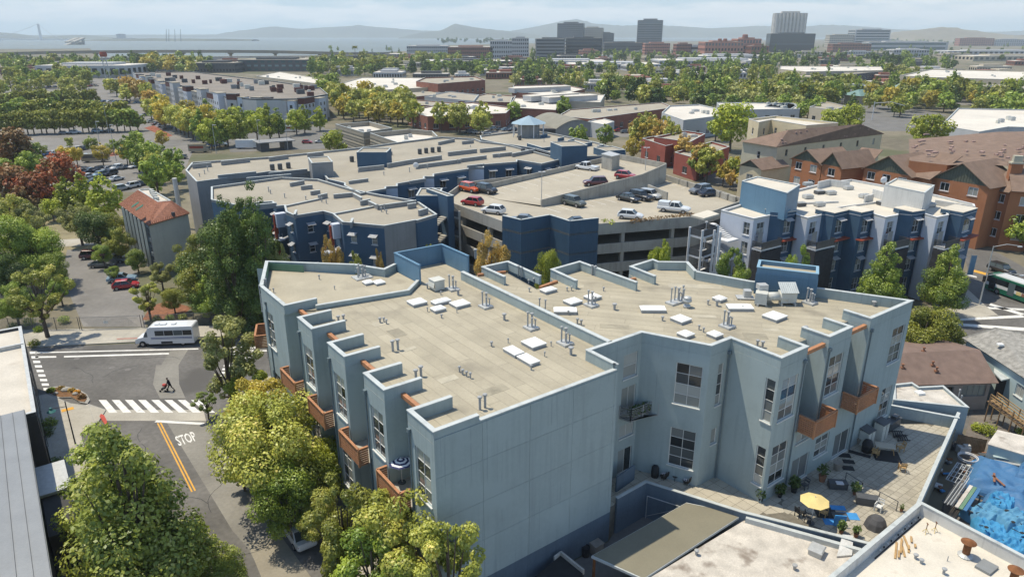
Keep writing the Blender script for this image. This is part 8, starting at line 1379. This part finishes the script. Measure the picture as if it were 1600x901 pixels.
# ------------------------------------------------------------------ viaduct, bridge, shore, water, hills
def zat(x,y,D): dx,dy,dz = ray(x,y); return CAMH+dz*D/dy
def xat(x,y,D): dx,dy,dz = ray(x,y); return dx*D/dy
M['viaduct'] = mat('viaduct_concrete',(.27,.245,.20),.08,.02,.9)
vd = thing('freeway_viaduct','long pale concrete freeway viaduct crossing in front of the bay','viaduct',(-500,1130,0)); vp = [(-80,84.5),(0,83),(85,81),(150,80),(250,79.2),(360,79.2),(430,79.8),(520,82),(620,86)]
DV = 1130; dk_ = [Vector((xat(x,y,DV),DV,zat(x,y,DV))) for x,y in vp]
k = MB()
for a_,b_ in zip(dk_[:-1],dk_[1:]): k.bar(a_+Vector((0,0,-1.6)),b_+Vector((0,0,-1.6)),16,3.4)
k.build('deck',M['viaduct'],vd); k = MB()
for a_,b_ in zip(dk_[:-1],dk_[1:]): k.bar(a_+Vector((0,-8,.5)),b_+Vector((0,-8,.5)),.4,1.0)
k.build('barrier',M['viaduct'],vd)
for x in (-40,20,85,150,210,285,360,430): p = Vector((xat(x,82,DV),DV,0)); k = MB(); k.box((p.x,p.y,6),(3,4,12)); k.box((p.x,p.y,12.6),(5.5,9,2.2)); k.build('pier',M['viaduct'],vd)
lv = thing('lower_viaduct','lower dark ramp running under the freeway viaduct at left','viaduct',(-600,1080,0)); k = MB(); D2 = 1060
for (x0,y0),(x1,y1) in (((-80,96),(60,96)),((60,96),(185,91)),((185,91),(420,88.5)),((420,88.5),(560,87))): k.bar(Vector((xat(x0,y0,D2),D2,zat(x0,y0,D2))),Vector((xat(x1,y1,D2),D2,zat(x1,y1,D2))),10,1.6)
k.build('deck',M['gconc'],lv)
for x in range(-40,540,45): k = MB(); xx = xat(x,92,D2); k.box((xx,D2,3),(1.5,3,6)); k.build('pier',M['gconc'],lv)
M['water'] = mat('bay_water',(.14,.165,.155),.1,.002,.5,.25,.02,spec=.3)
sh_ = [(-300,77),(60,77),(140,76),(158,91),(280,91.5),(400,90.5),(540,85),(640,80),(700,71),(800,68.5),(1050,65),(1270,62),(1500,61),(1900,60.5)]; k = MB(); pts_ = [P(x,y) for x,y in sh_]; pts_ += [Vector((12500,pts_[-1].y+500,0)),Vector((12500,10900,0)),Vector((-12500,10900,0)),Vector((-12500,pts_[0].y,0))]; k.sheet([(p.x,p.y) for p in pts_],.35); k.build('water',M['water'])['kind'] = 'structure'
M['hill'] = mat('hill_scrub',(.10,.105,.07),.25,.002,.95); M['hill_brown'] = mat('hill_dry',(.17,.145,.09),.25,.002,.95)
def ridge(prof,D,w,m,seed,name='hills',step=6):
    rg = np.random.default_rng(seed); xs = np.arange(prof[0][0],prof[-1][0]+.1,step); ys = np.interp(xs,[p[0] for p in prof],[58.5-(58.5-p[1])*(.8 if D > 7000 else 1) for p in prof]); k = MB(); rows = 9
    nz_ = np.convolve(rg.normal(size=len(xs)+8),np.ones(5)/5,'same')[4:-4]
    for j in range(rows):
        t = j/(rows-1); prof_t = math.sin(math.pi*min(1,max(0,t)))**.8; jit = rg.normal(size=len(xs))
        for i,x in enumerate(xs):
            h = max(1.0,zat(x,ys[i]-.5*nz_[i],D)); k.v.append((xat(x,55,D)*(1+(t-.5)*w/D*.3),D+(t-.5)*w,h*prof_t*(1+.05*jit[i]*(j not in (0,rows-1,rows//2)))))
    n = len(xs)
    for j in range(rows-1):
        for i in range(n-1): k.f.append((j*n+i,j*n+i+1,(j+1)*n+i+1,(j+1)*n+i)); k.mi.append(0)
    o = k.build(name,M[m],None,True); o['kind'] = 'structure'
ridge([(-400,54),(120,54),(340,53),(372,47),(398,42),(430,37.5),(470,42),(520,38),(560,36),(610,40),(660,46),(720,46),(790,48),(840,37),(880,26),(900,23),(925,31),(970,36),(1010,34),(1060,37),(1110,41),(1180,36),(1250,38),(1290,34),(1340,37),(1400,43),(1480,47),(1560,48),(1650,43),(1900,46)],9600,1600,'hill',1)
ridge([(628,58.5),(655,50),(690,45),(712,32),(724,35),(745,40),(790,46),(830,52),(872,58.5)],7600,900,'hill',2)
ridge([(1375,60),(1405,50),(1440,46),(1470,42.5),(1500,46),(1535,51),(1580,55),(1640,54),(1800,57)],5200,900,'hill_brown',3); ridge([(-300,48),(-60,48),(0,51),(18,52.5),(40,56),(60,60),(85,57),(130,55),(170,59),(240,60.5)],6500,900,'hill',4)
ridge([(128,63),(180,60.6),(260,60.2),(330,60.6),(400,61.6)],4700,260,'hill',5)
M['far_white'] = mat('far_white',(.55,.55,.53),.05,.01,.8)
for i,(x0,x1,yt) in enumerate(((183,193,53.5),(196,208,60),(222,252,60.5),(176,184,60))): far('pale block on the low island across the water, number %s from the left' % ('two','three','four','one')[i],x0,x1,yt,63.5,40,'pale_grey','roof_bright',3,6)
br = thing('suspension_bridge','white single-tower suspension bridge far across the bay at left','bridge',(xat(64,60,5200),5200,0)); DB = 5200; zt_ = zat(62,37.5,DB); zd_ = zat(62,60.3,DB); xt = xat(64,60,DB)
k = MB(); k.box((xt,DB,zt_/2),(14,12,zt_),0,.75); k.build('tower',M['far_white'],br); k = MB(); k.bar((xat(-160,60,DB),DB,zd_),(xat(110,61,DB),DB,zd_-8),26,7); k.build('deck',M['far_white'],br)
k = MB(); N_ = 14
for s_,xe in ((-1,xat(-30,60,DB)),(1,xat(98,60,DB))):
    pv_ = None
    for j in range(N_+1): u = j/N_; q = Vector((xt+(xe-xt)*u,DB,zd_+3+(zt_-zd_-3)*(1-u)**1.8)); 
    pts_ = [Vector((xt+(xe-xt)*j/N_,DB,zd_+3+(zt_-zd_-3)*(1-j/N_)**1.8)) for j in range(N_+1)]
    for p0,p1 in zip(pts_[:-1],pts_[1:]): k.bar(p0,p1,2.0,2.0)
k.build('cable',M['far_white'],br)
for x in (0,30,96,106): k = MB(); xx = xat(x,60,DB); k.box((xx,DB,zd_/2),(7,12,zd_)); k.build('pier',M['far_white'],br)
rp_ = thing('bridge_ramp','twin white concrete ramp curving down from the bridge at left','viaduct',(xat(118,66,3000),3000,0)); DR = 3000
for off in (0,9):
    k = MB(); pp = [(104+off,75.5),(112+off,72),(118+off,66),(121+off,60)]
    for (x0,y0),(x1,y1) in zip(pp[:-1],pp[1:]): k.bar(Vector((xat(x0,y0,DR),DR-60,zat(x0,y0,DR))),Vector((xat(x1,y1,DR),DR,zat(x1,y1,DR))),18,5)
    k.build('deck',M['gconc'],rp_)
    for (x0,y0) in pp[1:]: k = MB(); xx = xat(x0,y0,DR); zz = zat(x0,y0,DR); k.box((xx,DR-5,zz/2),(8,8,zz)); k.build('pier',M['gconc'],rp_)
for i,x in enumerate((259,263,273,282)): k = MB(); D3 = 4300; k.cyl((xat(x,60,D3),D3,0),(xat(x+(1 if i < 2 else 0),47,D3),D3,zat(x,46,D3)),2.2,1.2,6); o = k.build('harbour_mast',M['steel'],None,loc=(xat(x,60,D3),D3,0)); setp(o,'thin tall mast standing in the bay, number %s from the left' % ('one','two','three','four')[i],'mast')
p = P(170,131); t = thing('sign_tower','tall roadside sign tower with red letters panel in the far car park','sign',(p.x,p.y,0)); k = MB(); [k.bar((sx,0,0),(sx*.8,0,22),.5,.5) for sx in (-2,2)]; [k.bar((-2,0,z),(2,0,z+3),.25,.25) for z in range(2,20,3)]; k.local('frame',M['galv'],t); k = MB(); k.lathe((0,0,22),[(2.6,0),(3.0,2),(2.4,4)],10); k.local('sign_head',M['oxide'],t)
# ------------------------------------------------------------------ trees in the middle and far distance
frg = random.Random(77); TP = []
POOL = []
def scatter(poly_,n,kinds,label,group,size=(5,8),sep=.55,sz=(.85,1.2),name='tree',pool=False):
    xs = [p[0] for p in poly_]; ys = [p[1] for p in poly_]; c = 0; tries = 0
    while c < n and tries < n*30:
        tries += 1; x,y = frg.uniform(min(xs),max(xs)),frg.uniform(min(ys),max(ys))
        if not inpoly(x,y,poly_): continue
        p = P(x,y); w = frg.uniform(*size)
        if any(inpoly(p.x,p.y,f) for f in FOOT): continue
        if any(abs(p.x-q[0]) < sep*(w+q[2])/2 and abs(p.y-q[1]) < sep*(w+q[2])/2 for q in TP): continue
        sh,lf = frg.choice(kinds); sc_ = w/(2*SH[sh][2])*(.55 if sh == 'poplar' else .72 if sh == 'cypress' else 1); TP.append((p.x,p.y,w)); c += 1
        if pool: POOL.append((p,sc_,frg.uniform(*sz),sh,lf))
        else: tree_at(p,sc_,sh,lf,label,group,name,sz=frg.uniform(*sz))
def row(x0,y0,x1,y1,n,kinds,label,group,size=(5,7),name='tree'):
    for i in range(n):
        s = (i+frg.uniform(-.2,.2))/max(1,n-1); p = P(x0+(x1-x0)*s,y0+(y1-y0)*s); sh,lf = frg.choice(kinds); w = frg.uniform(*size); tree_at(p,w/(2*SH[sh][2]),sh,lf,label,group,name); TP.append((p.x,p.y,w))
RG = [('round','pine'),('round','green'),('round','olive')]
for a_ in ((0,212,215,205,21,'in the nearest clipped row of the far car park'),(0,196,60,190,6,'in the short second row of the far car park'),(35,187,195,189,17,'in the second clipped row of the far car park'),(0,171,78,170,9,'in the third row of the far car park'),(82,169,146,165,8,'in the third row right of the lamp post')): row(*a_[:5],[('round','pine'),('round','green'),('round','pine')],'clipped dark green tree '+a_[5],a_[5],(7,9),'car_park_tree')
for a_ in ((145,232,4,'green'),(178,232,3.4,'green'),(217,228,5,'green'),(110,226,3,'olive'),(66,244,4,'green'),(122,252,4,'gold'),(162,250,4.6,'gold'),(200,250,4.6,'gold'),(243,240,3.6,'gold'),(255,225,4.4,'gold'),(105,250,4,'gold'),(240,262,6,'green')): p = P(a_[0],a_[1]+9); tree_at(p,a_[2]/4.4*1.15,'lolly',a_[3],'small round %s tree standing on a stem in the near car park' % {'green': 'green','olive': 'olive','gold': 'golden'}[a_[3]],'small car park trees','car_park_tree',lod=1)
row(235,185,330,232,8,[('cone','green'),('round','lime'),('round','olive')],'fresh green tree along the white flats','trees along the white flats',(8,11)); row(340,232,500,205,9,[('cone','green'),('round','lime'),('cone','lime')],'bright green tree in front of the white flats','trees before the white flats',(7,10)); scatter([(240,175),(300,195),(350,215),(330,225),(250,205)],9,[('round','olive'),('round','gold'),('cone','green')],'olive tree in the grove left of the white flats','grove left of the white flats',(8,11)); scatter([(150,140),(225,150),(240,175),(180,160)],8,[('round','olive'),('round','brown')],'brownish tree at the left end of the white flats','trees at the left end of the flats',(8,11)); scatter([(0,128),(150,126),(150,150),(0,155)],22,[('round','green'),('airy','olive'),('round','olive')],'tree on the far part of the big car park','trees on the far car park',(7,11)); row(80,124,200,122,9,[('lolly','green')],'palm-like tree before the white sheds','trees before the white sheds',(5,6))
T(522,221,36,'round','lime','bright round tree beside the slatted grey hall',name='street_tree')
scatter([(520,160),(640,168),(655,188),(770,196),(755,214),(690,208),(590,196),(530,186)],46,[('airy','olive'),('round','olive'),('airy','gold'),('round','gold'),('round','olive')],'yellow olive tree in the grove behind the blue block','olive grove behind the blue block',(8,11.5),.5); scatter([(480,132),(530,140),(560,165),(505,160)],9,[('round','olive'),('round','green')],'green tree right of the white flats','trees right of the white flats',(8,11))
scatter([(975,230),(1010,240),(1110,290),(1100,268),(1060,240),(1000,222)],14,[('airy','brown'),('airy','gold'),('airy','olive')],'brown gold tree along the garage parapet','trees along the garage',(7,9.5),.45,(1.0,1.3)); T(1100,248,44,'round','green','round green tree beside the red studio',name='street_tree'); T(990,228,34,'airy','gold','golden tree left of the red studio',name='street_tree'); T(1148,262,30,'lolly','lime','small lime green tree on the street behind the garage',name='street_tree'); T(1145,190,62,'round','lime','large vivid lime green tree before the beige apartments',name='street_tree'); T(1120,195,34,'airy','green','green tree left of the vivid lime one',name='street_tree'); T(905,210,36,'airy','green','green tree left before the arched hall',name='street_tree'); T(946,210,34,'airy','green','green tree right of the arched hall',name='street_tree'); T(1455,202,56,'round','lime','yellow green tree behind the brown roofs',name='street_tree'); T(1330,182,40,'round','lime','vivid lime tree left of the signal gantry',name='street_tree'); T(1300,187,36,'round','lime','low lime tree behind the beige apartments',name='street_tree'); T(882,166,32,'round','green','round green tree before the brick workshop',name='street_tree'); T(803,172,26,'round','green','dark round tree left of the brick workshop',name='street_tree'); T(745,178,14,'lolly','green','little round tree before the white-roofed hall',name='street_tree'); T(776,180,18,'round','green','small round tree right of white-roofed hall',name='street_tree')
FRT = [('round','green'),('cone','green'),('poplar','green'),('round','pine'),('round','dark'),('cone','dark'),('airy','olive'),('round','olive'),('round','grey')]
DK = [('round','dark'),('round','green'),('cypress','dark'),('cone','green')]
for z_,n_,kd_,sz_,sp_ in (([(800,112),(1000,120),(1240,122),(1340,140),(1330,158),(1060,168),(1000,168),(900,152),(800,138)],170,FRT,(7,11),.45),([(640,104),(860,108),(860,128),(760,122),(640,118)],90,DK,(7,11),.42),([(480,106),(640,106),(640,120),(480,122)],60,FRT,(8,12),.45),([(1060,140),(1580,150),(1600,170),(1420,178),(1230,172),(1060,160)],100,FRT+[('round','gold')],(7,11),.5),([(1380,118),(1640,138),(1640,175),(1400,168)],70,FRT+[('round','lime')],(7,11),.5),([(1200,90),(1480,98),(1500,116),(1380,118),(1200,112)],70,DK,(8,12),.4),([(1170,92),(1260,100),(1220,128),(1160,124)],16,[('poplar','dark')],(10,14),.5),
    ([(920,88),(1160,92),(1160,99),(920,96)],70,DK,(7,11),.4),([(-20,98),(330,100),(330,118),(-20,120)],110,DK+RG,(8,13),.5),([(220,102),(300,106),(300,116),(230,116)],26,[('round','gold'),('round','olive')],(10,14),.45),([(480,78),(1600,68),(1620,96),(480,100)],200,DK,(6,10),.45),([(680,64),(800,66),(800,70),(690,70)],40,DK[:1],(12,18),.4),([(1280,64),(1620,62),(1640,72),(1280,72)],110,DK[:2],(8,13),.45),([(500,94),(720,94),(720,104),(500,106)],60,RG,(8,12),.5),([(0,126),(150,124),(150,140),(0,140)],26,RG,(7,11),.5),([(800,104),(1240,106),(1240,122),(800,114)],70,DK,(7,11),.45),([(1000,160),(1240,160),(1240,172),(1130,176),(1000,172)],26,FRT,(8,11),.5)): scatter(z_,n_,kd_,'','',sz_,sp_,(.9,1.3),pool=True)
scatter([(1380,172),(1600,178),(1600,200),(1560,205),(1480,178),(1400,190)],12,[('round','green'),('round','olive')],'tree between the white hall and the brown roofs','trees at the white hall',(7,10),.5); scatter([(1140,168),(1240,178),(1300,182),(1260,190),(1170,184)],14,[('airy','green'),('airy','grey')],'loose tree behind the beige apartments','trees behind the beige apartments',(6,9),.5); scatter([(1150,270),(1165,300),(1150,305),(1120,290)],4,[('airy','gold'),('airy','brown')],'golden shrub along the garage wall','shrubs by the garage wall',(4,5.5),.5); row(1550,372,1600,395,3,[('round','green')],'green tree at the foot of the orange houses','trees at the orange houses',(6,7)); scatter([(300,200),(480,186),(480,194),(330,212)],8,[('round','lime'),('round','green')],'low bright tree under the white flats','low trees under the flats',(6,8),.5); scatter([(196,255),(285,275),(282,300),(255,320),(215,280)],10,[('airy','olive'),('airy','green')],'loose green tree behind the tiled house','trees behind the tiled house',(6,9),.5); scatter([(0,248),(60,262),(110,305),(60,320),(0,300)],8,[('round','green'),('round','dark')],'green tree among the flowering gums','trees among the gums',(5,8),.5)
# everything beyond: one mass of distant trees
mk = list(dict.fromkeys(q[4] for q in POOL)); VV,MI,TT = [],[],[]; cache = {}
for i_,(p,sc_,zz,sh,lf) in enumerate(POOL):
    me = crown_mesh(sh,2,i_ % 6)[0]
    if me.name not in cache:
        v = np.empty(len(me.vertices)*3,np.float32); me.vertices.foreach_get('co',v); t_ = np.empty(len(me.polygons),np.float32); me.attributes['tint'].data.foreach_get('value',t_); v = v.reshape(-1,4,3); cache[me.name] = (v,t_)
    v,t_ = cache[me.name]; st_ = 1 if depth(p) < 650 else 2; v,t_ = v[::st_],t_[::st_]; a_ = frg.uniform(0,6.28); co,si = math.cos(a_),math.sin(a_); cen = v.mean(1,keepdims=True); v = cen+(v-cen)*(1 if st_ == 1 else 1.35)
    q = np.stack([(v[...,0]*co-v[...,1]*si)*sc_+p.x,(v[...,0]*si+v[...,1]*co)*sc_+p.y,v[...,2]*sc_*zz],-1); VV.append(q.reshape(-1,3)); MI.append(np.full(len(t_),mk.index(lf),np.int32)); TT.append(np.clip(t_+frg.uniform(-.25,.25),0,1))
V = np.concatenate(VV); n = len(V)//4; me = bpy.data.meshes.new('distant_trees'); me.vertices.add(4*n); me.vertices.foreach_set('co',V.astype(np.float32).ravel()); me.loops.add(4*n); me.loops.foreach_set('vertex_index',np.arange(4*n,dtype=np.int32)); me.polygons.add(n); me.polygons.foreach_set('loop_start',np.arange(0,4*n,4,dtype=np.int32)); me.polygons.foreach_set('material_index',np.concatenate(MI)); me.attributes.new('tint','FLOAT','FACE').data.foreach_set('value',np.concatenate(TT).astype(np.float32)); me.update(calc_edges=True)
for lf in mk: me.materials.append(LM[lf])
o = put('distant_trees',me); setp(o,'woods and scattered trees of the far city seen as one mass','trees',kind='stuff')

# palms
pl = None
def palm(x,y,h,label):
    global pl
    p = P(x,y); t = thing('palm_tree',label,'tree',(p.x,p.y,0),frg.uniform(0,6),'palms left of centre'); k = MB(); k.cyl((0,0,0),(0,0,h),.35,.25,6); k.local('trunk',M['bark_pale'],t)
    if pl is None:
        V = []; rg = np.random.default_rng(4); c = []
        for i in range(26):
            a_ = 2*math.pi*i/26; el = rg.uniform(-.5,1.0)
            for j in range(6): r_ = 3.2*(j+1)/6; c.append((r_*math.cos(a_)*math.cos(el*.5),r_*math.sin(a_)*math.cos(el*.5),r_*math.sin(el)-.22*r_*r_*.5))
        pl = quadcloud(np.array(c),1.3,rg); pl.materials.append(LM['pine'])
    put('crown',pl,t,(0,0,h))
for i,(x,y,h) in enumerate(((557,112,26),(545,118,12),(560,119,13),(570,118,15),(536,119,12),(582,119,13),(590,118,14),(600,118,15),(612,118,12),(588,113,16))): palm(x,y,h,'tall palm towering over the others left of centre' if i == 0 else 'slender palm in the cluster left of centre')
# ------------------------------------------------------------------ haze over the whole place
hz = MB(); hz.box((0,5250,164),(26000,11500,330)); hm = bpy.data.materials.new('haze'); hm.use_nodes = True; hn = hm.node_tree.nodes; hn.remove(hn['Principled BSDF']); pv2 = hn.new('ShaderNodeVolumePrincipled'); pv2.inputs['Color'].default_value = (.76,.87,.97,1); pv2.inputs['Density'].default_value = 1.1e-4; pv2.inputs['Anisotropy'].default_value = 0; hm.node_tree.links.new(pv2.outputs[0],hn['Material Output'].inputs['Volume']); ho = hz.build('haze',hm); ho['kind'] = 'stuff'
